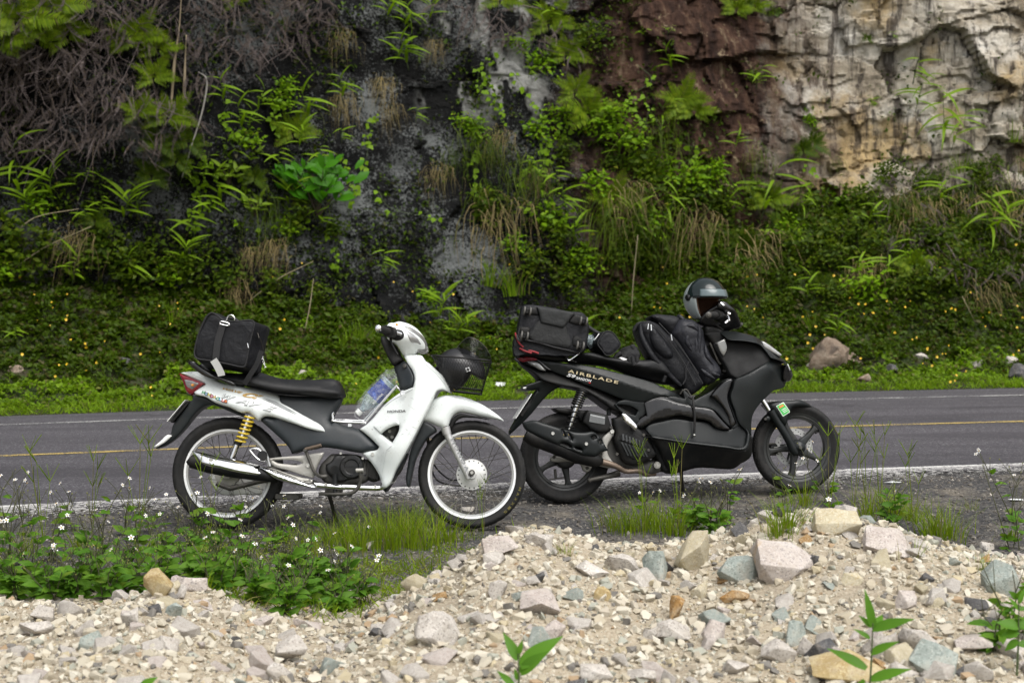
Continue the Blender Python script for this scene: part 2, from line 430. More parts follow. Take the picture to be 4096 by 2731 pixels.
def text(name, s, p0, p1, surf, mat, parent, height=None, bold=.022, lift=.0036, shear=0, spacing=1., cond=1., y_up=None):
    """lettering laid on a flank: baseline from p0 to p1 (u,v); follows the surface"""
    cu = bpy.data.curves.new(name, 'FONT'); cu.body = s; cu.shear = shear; cu.space_character = spacing; cu.resolution_u = 3; cu.offset = bold
    to = bpy.data.objects.new(name, cu); COL.objects.link(to)
    dg = bpy.context.evaluated_depsgraph_get(); me = bpy.data.meshes.new_from_object(to.evaluated_get(dg)); bpy.data.objects.remove(to)
    co = np.empty(len(me.vertices)*3, np.float32); me.vertices.foreach_get('co', co); co = co.reshape(-1, 3)
    if len(co) == 0: return None
    a = np.array(p0); b = np.array(p1); L = np.linalg.norm(b-a); e = (b-a)/L; nrm = np.array([-e[1], e[0]])
    x = (co[:, 0]-co[:, 0].min())/(co[:, 0].max()-co[:, 0].min())*L; h = co[:, 1].max()-min(0, co[:, 1].min())
    sc = (height/h) if height else L/(co[:, 0].max()-co[:, 0].min())
    Q = a+x[:, None]*e+(co[:, 1]*sc)[:, None]*nrm
    w = surf(Q) if callable(surf) else np.full(len(Q), surf)
    out = np.stack([Q[:, 0], -(w+lift), Q[:, 1]], 1).astype(np.float32); me.vertices.foreach_set('co', out.ravel()); me.update()
    me.materials.clear(); return link(name, me, mat, parent)
def decal(name, outline, surf, mat, parent, lift=.0028, step=.008):
    """thin printed patch that follows a flank"""
    L0 = np.array(resample(outline, step)); lo, hi = L0.min(0), L0.max(0)
    G = np.array([(x, y) for y in np.arange(lo[1], hi[1], step) for x in np.arange(lo[0], hi[0], step)] or [(9, 9)]); G = G[inside(L0, G)]
    if len(G): G = G[segdist([L0], G) > step*.3]
    A = np.concatenate([L0, G]); n = len(L0)
    res = delaunay_2d_cdt([Vector(p) for p in A], [(i, (i+1) % n) for i in range(n)], [list(range(n))], 1, 1e-6)
    V2 = np.array([tuple(v) for v in res[0]]); w = surf(V2) if callable(surf) else np.full(len(V2), surf)
    return link(name, marr(name, np.stack([V2[:, 0], -(w+lift), V2[:, 1]], 1), [tuple(t) for t in res[2]]), mat, parent)

def disc(name, c, axis, prof, mat, parent, n=28, deg=35):
    V, F = lathe_g(prof, c, axis, n); me = marr(name, V, F); sharp(me, deg); return link(name, me, mat, parent)
def bolt(parent, c, r=.008, mat=None, name='bolt', axis=(0, -1, 0)):
    return disc(name, c, axis, [(r*.001, .004), (r*.45, .004), (r*.5, .0055), (r*.85, .0055), (r, .003), (r, -.004)], mat or M['bolt'], parent, 10)
def tyre(name, c, Ro, Ri, hw, mat, parent, kind=0, seg=360):
    """tyre with a rounded carcass and cut tread grooves"""
    prof = []; K = 22; mid = (Ro+Ri)/2; h = (Ro-Ri)/2
    for i in range(K+1):
        q = -math.pi*.5+math.pi*2*(i/K)*.5+0  # half-turn from one bead over the tread to the other
        a = -1.22*math.pi/2*1.0+(1.22*math.pi)*(i/K)
        prof.append((mid+h*.12+math.cos(a)*(h*.88 if abs(a) < 1.2 else h*.95), math.sin(a)*hw, a))
    prof = [(Ri+.002, -hw*.62, -9)]+prof+[(Ri+.002, hw*.62, 9)]
    V = []; k = len(prof)
    for i in range(seg):
        q = 2*math.pi*i/seg
        for (r, y, a) in prof:
            g = 0
            if abs(a) < 1.22 and abs(a) > (.10 if kind == 0 else .22):
                ph = (i/seg*(36 if kind == 0 else 30)+abs(a)*(.9 if kind == 0 else 1.4)) % 1
                if ph < (.22 if kind == 0 else .16): g = (.0045 if kind == 0 else .006) if abs(a) < 1.05 else .003
            if abs(a) < .10 and kind == 0: g = .003
            V.append((c[0]+math.cos(q)*(r-g), c[1]+y, c[2]+math.sin(q)*(r-g)))
    F = []
    for i in range(seg):
        i2 = (i+1) % seg
        for j in range(k-1): F.append((i*k+j, i2*k+j, i2*k+j+1, i*k+j+1))
    me = marr(name, V, F); sharp(me, 30); return link(name, me, mat, parent)
def spring(name, a, b, r, turns, wire, mat, parent, taper=1.):
    a, b = Vector(a), Vector(b); t = (b-a).normalized(); x = t.cross(Vector((0, 1, 0))).normalized(); y = t.cross(x); n = int(turns*14)
    P = [a.lerp(b, i/n)+(x*math.cos(2*math.pi*turns*i/n)+y*math.sin(2*math.pi*turns*i/n))*r*(1+(taper-1)*i/n) for i in range(n+1)]
    V, F = tube_g(P, wire, 6); return link(name, marr(name, V, F), mat, parent)
def tubeo(name, pts, r, mat, parent, n=10, smooth=True, k=6):
    V, F = tube_g(smooth_path(pts, k) if smooth else pts, r, n); me = marr(name, V, F); sharp(me, 50); return link(name, me, mat, parent)
def boxo(name, c, sx, sy, sz, mat, parent, ang=0, bev=.15):
    Mx = Matrix.Rotation(-ang, 3, 'Y'); V, F = box_g(c, sx, sy, sz, Mx, bev); return link(name, marr(name, V, F, False), mat, parent)

def side_of(line):
    """signed distance from a polyline (u, v): positive on its left side"""
    L = spline2(line, .01, False)
    def f(Q):
        Q = np.asarray(Q, float).reshape(-1, 2); best = np.full(len(Q), 1e9); sg = np.ones(len(Q))
        for a, b in zip(L[:-1], L[1:]):
            ab = b-a; t = np.clip(((Q-a)@ab)/(ab@ab+1e-12), 0, 1); d = np.sqrt(((a+t[:, None]*ab-Q)**2).sum(1))
            cr = ab[0]*(Q[:, 1]-a[1])-ab[1]*(Q[:, 0]-a[0]); m_ = d < best; best[m_] = d[m_]; sg[m_] = np.sign(cr[m_])
        return best*sg
    return f
# ================================================================== the white underbone motorbike
FW = Frame(at_depth(*px('Z1', (550, 1510))[0], 8.05), at_depth(*px('Z2', (1003, 1508))[0], 8.05), R(5))
def build_white():
    B = FW; root = empty('motorbike', B.mw)
    tag(root, 'white step-through motorbike with wire front basket, wire-spoked wheels and chrome exhaust', 'motorbike', None)
    U = B.uv; P3 = B.pts
    # ---------------- wheels
    def wheel(c, Ro, Rrim, hw, front):
        w = disc('wheel', c, (0, -1, 0), [(Rrim-.016, -.013), (Rrim-.018, 0), (Rrim-.016, .013), (Rrim-.002, .0155), (Rrim+.006, .017), (Rrim+.006, -.017), (Rrim-.002, -.0155), (Rrim-.016, -.013)], M['rim_alu'], root, 72)
        w['label'] = 'spoked wheel with bright white rim'
        tyre('tyre', c, Ro, Rrim+.004, hw, M['rubber'], w, 0)
        for sg in (-1, 1):
            disc('rim_band', c, (0, -1, 0), [(Rrim-.006, .0162*sg), (Rrim-.005, .0178*sg), (Rrim+.005, .0192*sg), (Rrim+.0065, .0178*sg)], M['rim_paint'], w, 72)
        hr = .078 if front else .066
        if front:
            disc('hub', c, (0, -1, 0), [(.012, .062), (.022, .062), (.026, .052), (.060, .050), (.064, .047), (.078, .046), (hr+.002, .042), (hr+.002, .03), (.05, .022), (.04, 0), (.04, -.05), (.012, -.055)], M['hub'], w, 40)
        else:
            disc('hub', c, (0, -1, 0), [(.012, .05), (.03, .05), (.034, .042), (hr, .036), (hr+.002, .02), (.045, .012), (.04, -.05), (.06, -.052), (.01, -.058)], M['cast'], w, 40)
        for i in range(36):
            q = 2*math.pi*(i+.5)/36; side = 1 if i % 2 else -1; cross = (.62 if (i//2) % 2 else -.62)
            a = Vector((c[0]+math.cos(q+cross)*(hr-.006), c[1]-.036*side, c[2]+math.sin(q+cross)*(hr-.006)))
            b = Vector((c[0]+math.cos(q)*(Rrim-.015), c[1]-.003*side, c[2]+math.sin(q)*(Rrim-.015)))
            n = b.lerp(a, .09); V, F = tube_g([a, n, n, b], [.0015, .0015, .0027, .0027], 5); link('spoke', marr('spoke', V, F), M['spoke'], w)
            if front and side == 1:
                h = Vector((c[0]+math.cos(q+.1)*(hr-.009), c[1]-.0468, c[2]+math.sin(q+.1)*(hr-.009)))
                disc('spoke_hole', h, (0, -1, 0), [(.0002, .001), (.0038, .001), (.004, -.002)], M['ink'], w, 8)
        return w
    rc = Vector((-.003, 0, .2883)); fc = Vector((1.2568, 0, .2788))
    wr = wheel(rc, .2885, .222, .041, False); wf = wheel(fc, .279, .2225, .036, True)
    # maker's name on the front tyre wall
    for i, ch in enumerate('MAXXIS'):
        q = R(-17-6.2*i); e = Vector((-math.sin(q), 0, math.cos(q)))*-1; nrm = Vector((math.cos(q), 0, math.sin(q))); p = fc+nrm*.252-e*.010
        text('lettering', ch, (p.x, p.z), (p.x+e.x*.018, p.z+e.z*.018), .0350, M['tyre_print'], wf, .013)
    # ---------------- tail, seat, side covers
    tail = pillow('tail_cover', U('Z1', .11, (213, 475), (270, 466), (345, 470), (500, 545), (700, 580), (870, 625), (890, 650), (940, 690), (1010, 740), (1100, 790), (1170, 832), (1196, 872), (1130, 862), (950, 805), (820, 768), (785, 770), (748, 800), (715, 765), (680, 742), (645, 745), (560, 710), (470, 680), (400, 640), (330, 620), (318, 606), (388, 552)),
                  idw([(*U('Z1', .1, q)[0], w) for q, w in (((240, 480), .055), ((400, 580), .10), ((600, 640), .118), ((800, 700), .125), ((1000, 770), .122), ((1180, 860), .118))]), M['white'], root, r=.028, step=.011)
    lamp = pillow('tail_light', U('Z1', .08, (208, 478), (300, 512), (392, 550), (320, 612), (300, 626), (268, 610), (240, 545)), idw([(*U('Z1', .08, q)[0], w) for q, w in (((215, 490), .035), ((390, 550), .103), ((300, 610), .06))]), M['red_lens'], root, r=.012)
    pillow('indicator_lens', U('Z1', .09, (245, 520), (300, 530), (357, 550), (306, 588), (268, 570)), lambda Q: lamp.surf(Q)+.004, M['clear_lens'], lamp.o, far=lambda Q: lamp.surf(Q)-.01, r=.006)
    disc('indicator_bulb', Vector((*[U('Z1', .09, (313, 560))[0][0]], -.088, U('Z1', .09, (313, 560))[0][1])), (0, -1, 0), [(.0003, .008), (.006, .006), (.007, -.01)], M['amber'], lamp.o, 10)
    pillow('seat', U('Z1', .1, (380, 455), (480, 470), (600, 480), (750, 474), (800, 490), (880, 512), (1000, 521), (1150, 520), (1240, 519), (1270, 535), (1292, 580), (1302, 628), (1285, 641), (1100, 634), (872, 621), (700, 577), (560, 540), (440, 505)),
           idw([(*U('Z1', .1, q)[0], w) for q, w in (((420, 480), .09), ((700, 530), .125), ((1000, 570), .125), ((1250, 570), .085))]), M['seat'], root, r=.05, step=.013)
    pillow('seat_piping', U('Z1', .11, (640, 562), (760, 590), (872, 617), (1100, 629), (1285, 636), (1285, 642), (1100, 636), (872, 624), (760, 597)), idw([(*U('Z1', .1, q)[0], w) for q, w in (((700, 580), .126), ((1000, 630), .124), ((1285, 640), .07))]), M['black_plastic'], root, r=.006)
    mid = pillow('side_cover', U('Z1', .12, (885, 622), (1100, 633), (1270, 638), (1288, 648), (1272, 690), (1240, 740), (1212, 790), (1225, 812)) + U('Z2', .12, (85, 790), (130, 818), (180, 835), (250, 852), (320, 905), (375, 958), (384, 972), (368, 982), (265, 1008), (210, 1000), (100, 980), (0, 973)) + U('Z1', .12, (1100, 985), (1010, 1000), (965, 1016), (945, 975), (900, 925), (820, 850), (758, 795), (768, 775), (800, 768), (850, 778)),
                 idw([(*U('Z1', .12, q)[0], w) for q, w in (((900, 640), .095), ((1250, 660), .055), ((1200, 760), .07), ((1150, 860), .105), ((900, 850), .11), ((1000, 960), .108), ((1300, 900), .115), ((1480, 960), .12))]), M['grey_plastic'], root, r=.03, step=.013)
    rail = pillow('grab_rail', U('Z1', .13, (288, 412), (305, 403), (330, 408), (380, 445), (440, 486), (520, 518), (585, 540), (602, 560), (590, 567), (500, 532), (420, 512), (380, 494), (345, 470), (310, 440)), .14, M['gloss_black'], root, far=.118, r=.008)
    o = rail.o.copy(); o.scale = (1, -1, 1); COL.objects.link(o)
    MB().tube(P3('Z1', [.13, 0, -.13], (300, 414), (285, 406), (300, 414)), .012).build('grab_bar', M['gloss_black'], root)
    # rear mudguard, plate
    pillow('rear_mudguard', U('Z1', .05, (322, 628), (400, 640), (482, 686), (560, 712), (640, 750), (640, 768), (560, 735), (490, 705), (430, 690), (370, 715), (310, 775), (262, 838), (190, 915), (120, 962), (66, 981), (60, 968), (110, 930), (162, 888), (180, 830), (232, 760), (296, 682), (318, 655)),
           idw([(*U('Z1', .05, q)[0], w) for q, w in (((80, 960), .035), ((300, 750), .06), ((450, 670), .075), ((620, 750), .06))]), M['grey_plastic'], root, r=.012)
    pillow('mudguard_tip', U('Z1', .05, (60, 964), (104, 928), (150, 888), (177, 894), (150, 922), (112, 950), (66, 974)), .052, M['plate'], root, r=.006)
    a, b = P3('Z1', .0, (297, 668), (180, 806)); d = (a-b); ang = math.atan2(d.z, d.x)
    boxo('number_plate', (a+b)/2+Vector((-.006, 0, .004)), d.length, .19, .003, M['plate'], root, ang)
    boxo('plate_holder', (a+b)/2+Vector((.008, 0, -.005)), d.length*.92, .165, .012, M['black_plastic'], root, ang)
    # ---------------- shocks
    for w in (.105, -.105):
        sh = tubeo('rear_shock', P3('Z1', w, (692, 762), (640, 905)), .013, M['chrome'], root, 12, False)
        spring('coil_spring', P3('Z1', w, (694, 768))[0], P3('Z1', w, (626, 940))[0], .0255, 6.6, .0052, M['yellow'], sh)
        tubeo('damper', P3('Z1', w, (615, 935), (575, 1045)), .0155, M['chrome'], sh, 12, False)
        tubeo('collar', P3('Z1', w, (621, 925), (609, 955)), .021, M['black_plastic'], sh, 12, False)
    # ---------------- exhaust
    Pm = P3('Z1', [.17, .172, .17, .16, .15, .13], (305, 1062), (420, 1085), (560, 1112), (720, 1140), (830, 1165), (870, 1180))
    tubeo('muffler', Pm, [.034, .043, .043, .038, .028, .02], M['black_plastic'], root, 18)
    shield = pillow('heat_shield', U('Z1', .2, (300, 997), (318, 996), (500, 1034), (690, 1074), (790, 1112), (850, 1168), (820, 1170), (690, 1152), (500, 1117), (385, 1086), (350, 1050)), idw([(*U('Z1', .2, q)[0], w) for q, w in (((310, 1000), .195), ((400, 1050), .214), ((680, 1110), .205), ((840, 1165), .176))]), M['chrome'], root, far=.172, r=.03, drop=.026, fdrop=0, step=.008)
    for q in ((437, 1055), (853, 1135)): p = U('Z1', .21, q)[0]; bolt(root, (p[0], -(.214 if q[0] < 600 else .19), p[1]), .011)
    tubeo('exhaust_tip', P3('Z1', .17, (292, 1046), (312, 1062)), [.024, .030], M['black_plastic'], root, 16)
    pillow('pipe_cover', U('Z1', .17, (760, 1100), (830, 1106), (900, 1128), (1000, 1158), (1100, 1184), (1132, 1196), (1136, 1226), (1128, 1240), (1040, 1226), (950, 1208), (860, 1176)), idw([(*U('Z1', .17, q)[0], w) for q, w in (((800, 1110), .185), ((1000, 1180), .18), ((1130, 1215), .165))]), M['chrome'], root, far=.14, r=.018, fdrop=0, step=.008)
    pipe = tubeo('exhaust_pipe', P3('Z1', .15, (1100, 1216), (1200, 1226), (1320, 1236))+P3('Z2', [.15, .15, .14, .10], (150, 1232), (330, 1240), (395, 1238), (450, 1215)), .0145, M['chrome'], root, 14)
    for q in ((1193, 1216),): p = U('Z1', .165, q)[0]; bolt(root, (p[0], -.166, p[1]), .009)
    p = U('C1', .165, (1337, 1190))[0]; bolt(root, (p[0], -.164, p[1]), .007)
    # ---------------- swing arm, pegs, chain case
    pillow('footrest_bracket', U('Z1', .13, (812, 1044), (900, 1034), (1050, 1022), (1120, 1010), (1182, 1004), (1168, 1040), (1140, 1090), (1112, 1176), (1050, 1160), (960, 1130), (840, 1090)), .135, M['cast'], root, far=.105, r=.012, step=.009,
           holes=[U('Z1', .13, (842, 1056), (900, 1054), (1000, 1058), (1040, 1072), (1010, 1086), (940, 1082), (870, 1072))])
    p = U('Z1', .14, (1074, 1090))[0]; bolt(root, (p[0], -.137, p[1]), .012)
    tubeo('swing_arm', P3('Z1', .06, (560, 1140), (800, 1120), (1000, 1100)), .018, M['steel'], root, 10, False)
    tubeo('swing_arm', P3('Z1', -.06, (560, 1140), (800, 1120), (1000, 1100)), .018, M['steel'], root, 10, False)
    pillow('chain_case', U('Z1', -.07, (430, 1150), (560, 1130), (700, 1140), (860, 1130), (860, 1200), (800, 1270), (640, 1285), (500, 1280), (440, 1220)), -.06, M['hub'], root, far=-.085, r=.01)
    tubeo('passenger_footrest', P3('Z1', [.13, .20], (785, 1040), (775, 1025)), [.016, .026], M['black_plastic'], root, 10)
    tubeo('footrest_hanger', P3('Z1', .12, (690, 990), (720, 978), (755, 988), (800, 1040), (780, 1062), (740, 1045), (690, 990)), .006, M['chrome'], root, 8)
    tubeo('axle_bracket', P3('Z1', .055, (470, 1210), (560, 1245), (740, 1200), (840, 1180)), .012, M['steel'], root, 8, False)
    bolt(root, Vector((rc.x, -.07, rc.z)), .014)
    boxo('lower_tray', P3('Z1', .0, (950, 1295))[0], .125, .14, .028, M['steel'], root, R(-1))
    # ---------------- engine
    e = pillow('engine', U('C1', .09, (560, 760), (640, 690), (720, 690), (900, 690), (1060, 720), (1160, 800), (1200, 900), (1210, 1080), (1150, 1140), (900, 1190), (600, 1180), (500, 1100), (440, 1000), (470, 860), (520, 800)), .088, M['engine_alu'], root, r=.03)
    cov = pillow('clutch_cover', U('C1', .11, (700, 710), (880, 700), (960, 694), (1060, 720), (1120, 780), (1145, 860), (1142, 960), (1100, 1040), (1020, 1080), (940, 1085), (860, 1120), (740, 1130), (640, 1060), (560, 960), (550, 850), (640, 800)), .104, M['engine'], root, far=.05, r=.02)
    cc = U('C1', .12, (960, 885))[0]; c3 = Vector((cc[0], -.118, cc[1]))
    disc('round_cover', c3+Vector((0, .018, 0)), (0, -1, 0), [(.0005, .012), (.0335, .012), (.036, .0155), (.040, .0185), (.054, .0185), (.060, .012), (.061, -.02)], M['engine'], root, 40)
    text('lettering', 'HONDA', U('C1', .12, (855, 900))[0], U('C1', .12, (1055, 896))[0], .1315, M['black_plastic'], root, .008)
    for q in ((832, 810), (1076, 812), (946, 1022), (1140, 755), (1180, 1022), (795, 676)): pp = U('C1', .12, q)[0]; bolt(root, (pp[0], -.118, pp[1]), .007, M['bolt'] if q in ((795, 676), (1140, 755)) else M['engine'])
    for i in range(9):
        q = U('C1', .08, (1190+i*22, 900+i*14))[0]
        boxo('cylinder_fin', (q[0], 0, q[1]), .003, .15, .085-.004*i, M['engine_alu'], root, R(4), .05)
    pillow('cylinder', U('C1', .06, (1160, 780), (1280, 820), (1380, 1000), (1400, 1100), (1300, 1130), (1180, 1060)), .06, M['engine'], root, r=.02)
    pillow('carburettor', U('C1', .05, (1420, 360), (1560, 250), (1700, 235), (1690, 330), (1600, 530), (1500, 470)), .06, M['engine_alu'], root, r=.02)
    for q in ((1515, 440), (1600, 420), (1560, 330)): pp = U('C1', .07, q)[0]; bolt(root, (pp[0], -.064, pp[1]), .009, M['cast'])
    tubeo('kick_lever', P3('C1', [.12, .13, .145, .15, .15, .15, .16], (570, 1040), (480, 1035), (400, 990), (350, 900), (300, 770), (255, 660), (235, 620)), [.012, .010, .009, .008, .008, .009, .011], M['steel'], root, 10)
    tubeo('kick_pedal', P3('C1', [.15, .17], (240, 610), (488, 548)), .0085, M['rust_pipe'], root, 10, False)
    tubeo('footrest_post', P3('C1', .14, (705, 990), (705, 1330)), .0125, M['engine'], root, 10, False)
    tubeo('footrest', P3('C1', [.13, .23], (690, 915), (700, 935)), [.016, .022], M['black_plastic'], root, 12)
    tubeo('brake_pedal', P3('C1', [.13, .15, .16, .165, .17, .175], (460, 1310), (760, 1315), (960, 1300), (1060, 1220), (1105, 1090), (1098, 960)), .0095, M['steel'], root, 10)
    tubeo('brake_pad', P3('C1', [.18, .18], (1035, 945), (1150, 940)), .011, M['cast'], root, 10, False)
    tubeo('footrest_bar', P3('C1', [.14, .0, -.16], (700, 1335), (700, 1340), (700, 1335)), .011, M['steel'], root, 10)
    tubeo('side_stand', [P3('C1', -.06, (620, 1340))[0], Vector((P3('C1', -.12, (660, 1480))[0].x, .155, .10)), Vector((P3('C1', -.12, (690, 1600))[0].x, .23, .028))], [.012, .010, .013], M['steel'], root, 10)
    boxo('engine_sump', P3('C1', .0, (690, 1260))[0], .08, .12, .02, M['steel'], root)
    # ---------------- leg shield
    ridge = U('Z2', .19, (655, 395), (640, 470), (628, 560), (605, 700), (575, 780), (545, 850), (505, 915), (470, 962), (440, 990), (425, 1060), (405, 1170))
    rside = side_of(ridge)
    hole = U('Z2', .17, (398, 884), (412, 868), (505, 824), (522, 828), (524, 850), (478, 944))
    nearleg = idw([(*U('Z2', .18, q)[0], w) for q, w in (((300, 840), .135), ((330, 930), .14), ((420, 740), .145), ((560, 610), .15), ((280, 1015), .135), ((370, 1090), .15), ((410, 1180), .16), ((590, 380), .105), ((640, 420), .13), ((650, 560), .175), ((600, 720), .195), ((540, 870), .205), ((460, 990), .205), ((430, 1200), .185), ((520, 1080), .215), ((640, 850), .215), ((700, 700), .20), ((760, 600), .165), ((760, 480), .11), ((850, 590), .075))])
    leg = pillow('leg_shield', U('Z2', .17, (546, 366), (560, 356), (605, 354), (668, 362), (682, 388), (720, 415), (770, 462), (822, 512), (852, 560), (861, 612), (838, 600), (805, 588), (775, 595), (745, 650), (715, 720), (670, 812), (620, 912), (560, 1022), (505, 1118), (442, 1236), (418, 1244), (408, 1215), (385, 1155), (350, 1100), (310, 1050), (266, 1010), (320, 998), (378, 984), (386, 968), (320, 905), (250, 851), (300, 818), (345, 775), (410, 698), (480, 638), (540, 600), (614, 573), (622, 515), (605, 462), (570, 412)),
                 nearleg, M['white'], root, r=.016, step=.011, holes=[hole], lines=[ridge[1:-1]], crease=lambda Q: -.42*np.clip(-rside(Q), 0, .05)-.10*np.clip(rside(Q), 0, .09))
    leg.o['label'] = 'scuffed white leg shield'
    lip = pillow('air_scoop', U('Z2', .18, (345, 834), (372, 816), (440, 796), (488, 783), (508, 792), (524, 824), (505, 824), (412, 868), (398, 884)), lambda Q: leg.surf(Q)+.008, M['white'], leg.o, far=lambda Q: leg.surf(Q)-.004, r=.008, step=.008, fdrop=0)
    text('lettering', 'HONDA', U('Z2', .16, (441, 742))[0], U('Z2', .16, (567, 738))[0], leg.surf, M['ink'], leg.o, .0125, shear=.1, lift=.0042)
    p = U('Z2', .16, (344, 1018))[0]; bolt(leg.o, (p[0], -float(leg.surf([p])[0])+.001, p[1]), .010)
    rs = random.Random(3)
    for pts in (((655, 402), (700, 425), (760, 480), (815, 545), (842, 596)), ((420, 700), (470, 660), (560, 612), (612, 588)), ((400, 1185), (425, 1062), (440, 992), (475, 962))):      # panel joints
        q = [Vector(U('Z2', .18, p)[0]) for p in pts]; decal('panel_joint', [a+Vector((0, .0011)) for a in q]+[a-Vector((0, .0011)) for a in q[::-1]], leg.surf, M['greyink'], leg.o, .002, .006)
    for q0, q1 in (((636, 523), (668, 517)), ((690, 505), (745, 540)), ((590, 640), (625, 655)), ((560, 845), (585, 865)), ((600, 830), (640, 850)), ((590, 880), (606, 895)), ((570, 905), (610, 850)), ((530, 890), (560, 880)), ((440, 1000), (470, 990)), ((590, 700), (640, 730)), ((725, 540), (745, 560))):   # scuffs
        a = Vector(U('Z2', .19, q0)[0]); b = Vector(U('Z2', .19, q1)[0]); t = (b-a).normalized(); nn = Vector((-t.y, t.x))*rs.uniform(.0005, .0011)
        decal('scratch', [a, (a+b)/2+nn, b, (a+b)/2-nn], leg.surf, M['greyink'], leg.o, .001, .006)
    # lower inner flap behind the front wheel's mudguard
    pillow('inner_flap', U('Z2', .07, (760, 848), (720, 815), (678, 798), (645, 890), (600, 985), (580, 1080), (574, 1225), (586, 1237), (602, 1160), (625, 1062), (662, 980), (712, 905), (765, 868)), .075, M['grey_plastic'], root, r=.012)
    pillow('cylinder_head', U('C1', .05, (1560, 1000), (1700, 820), (1760, 900), (1700, 1010), (1600, 1060)), .06, M['engine_alu'], root, r=.02)
    pillow('lower_cowl', U('C1', .12, (1460, 1250), (1520, 1130), (1700, 800), (1830, 620), (1820, 700), (1640, 1050), (1490, 1290)), .12, M['grey_plastic'], root, r=.01)
    # ---------------- front mudguard, fork
    fm = pillow('front_mudguard', U('Z2', .07, (742, 660), (788, 636), (858, 626), (930, 634), (1000, 655), (1060, 682), (1140, 732), (1192, 772), (1214, 796), (1150, 786), (1060, 768), (980, 748), (915, 742), (885, 758), (862, 790), (846, 832), (824, 850), (800, 841), (765, 828), (715, 806), (676, 794), (705, 735), (722, 690)),
                idw([(*U('Z2', .07, q)[0], w) for q, w in (((720, 740), .085), ((800, 800), .092), ((850, 680), .085), ((960, 690), .075), ((1080, 730), .06), ((1200, 785), .03))]), M['white'], root, r=.035, drop=.03, step=.011)
    pillow('mudguard_lining', U('Z2', .05, (850, 838), (866, 795), (890, 765), (920, 750), (990, 758), (1100, 780), (1130, 790), (1000, 775), (930, 778), (895, 800), (872, 850)), .06, M['black_plastic'], root, r=.008)
    for w in (.068, -.068):
        fk = tubeo('fork_leg', P3('Z2', w, (832, 850), (850, 905), (905, 1020), (960, 1130), (978, 1180)), [.020, .0185, .0165, .016, .013], M['silver'], root, 16, k=3)
        tubeo('fork_collar', P3('Z2', w, (826, 838), (840, 885)), [.0245, .022], M['silver'], fk, 16, False)
        tubeo('fork_tube', P3('Z2', w, (780, 720), (832, 850)), .014, M['steel'], fk, 12, False)
        if w > 0:
            for i, ch in enumerate('HONDA'):
                a = Vector(U('Z2', .088, (862+i*22, 918+i*45))[0]); b = Vector(U('Z2', .088, (878+i*22, 952+i*45))[0])
                text('lettering', ch, a, b, .0875, M['greyink'], fk, .019)
    ax = P3('Z2', .09, (1003, 1138))[0]; bolt(root, ax, .016, M['steel']); bolt(root, ax+Vector((0, -.006, 0)), .009, M['bolt'])
    tubeo('axle', [fc+Vector((0, -.09, .004)), fc+Vector((0, .09, .004))], .008, M['steel'], root, 10, False)
    tubeo('brake_cable', P3('Z2', [.02, -.03, -.055, -.055], (700, 900), (750, 1080), (850, 1180), (930, 1185)), .0045, M['black_plastic'], root, 7)
    tubeo('brake_cable', P3('Z2', [.02, -.04, -.055, -.055, -.055], (715, 900), (745, 1140), (820, 1210), (960, 1225), (1060, 1220)), .0045, M['black_plastic'], root, 7)
    # ---------------- steering head and handlebar
    pillow('inner_fairing', U('Z2', .1, (480, 440), (520, 418), (553, 396), (575, 415), (603, 462), (624, 512), (616, 574), (575, 582), (540, 598), (526, 590), (520, 555), (500, 500)), idw([(*U('Z2', .1, q)[0], w) for q, w in (((500, 440), .06), ((540, 480), .085), ((600, 520), .125), ((540, 580), .11))]), M['grey_plastic'], root, r=.02)
    pillow('steering_cover', U('Z2', .07, (397, 238), (420, 236), (448, 262), (478, 280), (500, 300), (522, 345), (548, 396), (515, 416), (482, 434), (455, 392), (420, 320), (402, 280)), idw([(*U('Z2', .07, q)[0], w) for q, w in (((420, 250), .05), ((450, 330), .065), ((520, 400), .072))]), M['black_plastic'], root, r=.02)
    disc('ignition_lock', P3('Z2', .09, (558, 436))[0], (-.4, -1, .2), [(.0005, .006), (.008, .006), (.0115, .004), (.012, -.01)], M['steel'], root, 16)
    hc = pillow('headlamp_cowl', U('Z2', .1, (448, 165), (458, 154), (490, 150), (518, 140), (560, 146), (598, 160), (640, 188), (676, 232), (700, 285), (706, 325), (690, 338), (640, 338), (628, 352), (590, 360), (556, 376), (540, 356), (520, 318), (498, 288), (462, 270), (447, 255), (444, 210)),
                idw([(*U('Z2', .1, q)[0], w) for q, w in (((460, 210), .155), ((480, 160), .14), ((560, 160), .10), ((560, 240), .15), ((620, 250), .13), ((520, 290), .13), ((580, 340), .075), ((690, 290), .06), ((640, 200), .085))]), M['white'], root, r=.03, step=.010)
    pillow('brake_master_opening', U('Z2', .16, (474, 200), (510, 192), (538, 198), (553, 222), (550, 246), (530, 262), (500, 266), (476, 258)), lambda Q: hc.surf(Q)+.0025, M['near_black'], hc.o, far=lambda Q: hc.surf(Q)-.01, r=.003)  # raised near-black patch, the opening's shade put into its colour
    hl = pillow('headlamp', U('Z2', .08, (556, 177), (598, 182), (640, 206), (680, 240), (704, 288), (711, 328), (700, 342), (650, 346), (640, 338), (645, 320), (675, 322), (688, 318), (692, 296), (674, 262), (640, 232), (598, 206)), lambda Q: hc.surf(Q)+.005, M['grey_lens'], root, far=lambda Q: -hc.surf(Q)-.005, r=.008, step=.008)
    pillow('front_indicator', U('Z2', .13, (554, 194), (580, 204), (612, 222), (645, 254), (666, 290), (655, 290), (640, 282), (606, 282), (594, 268), (576, 228)), lambda Q: hc.surf(Q)+.003, M['clear_lens'], hc.o, far=lambda Q: hc.surf(Q)-.008, r=.006, step=.006)
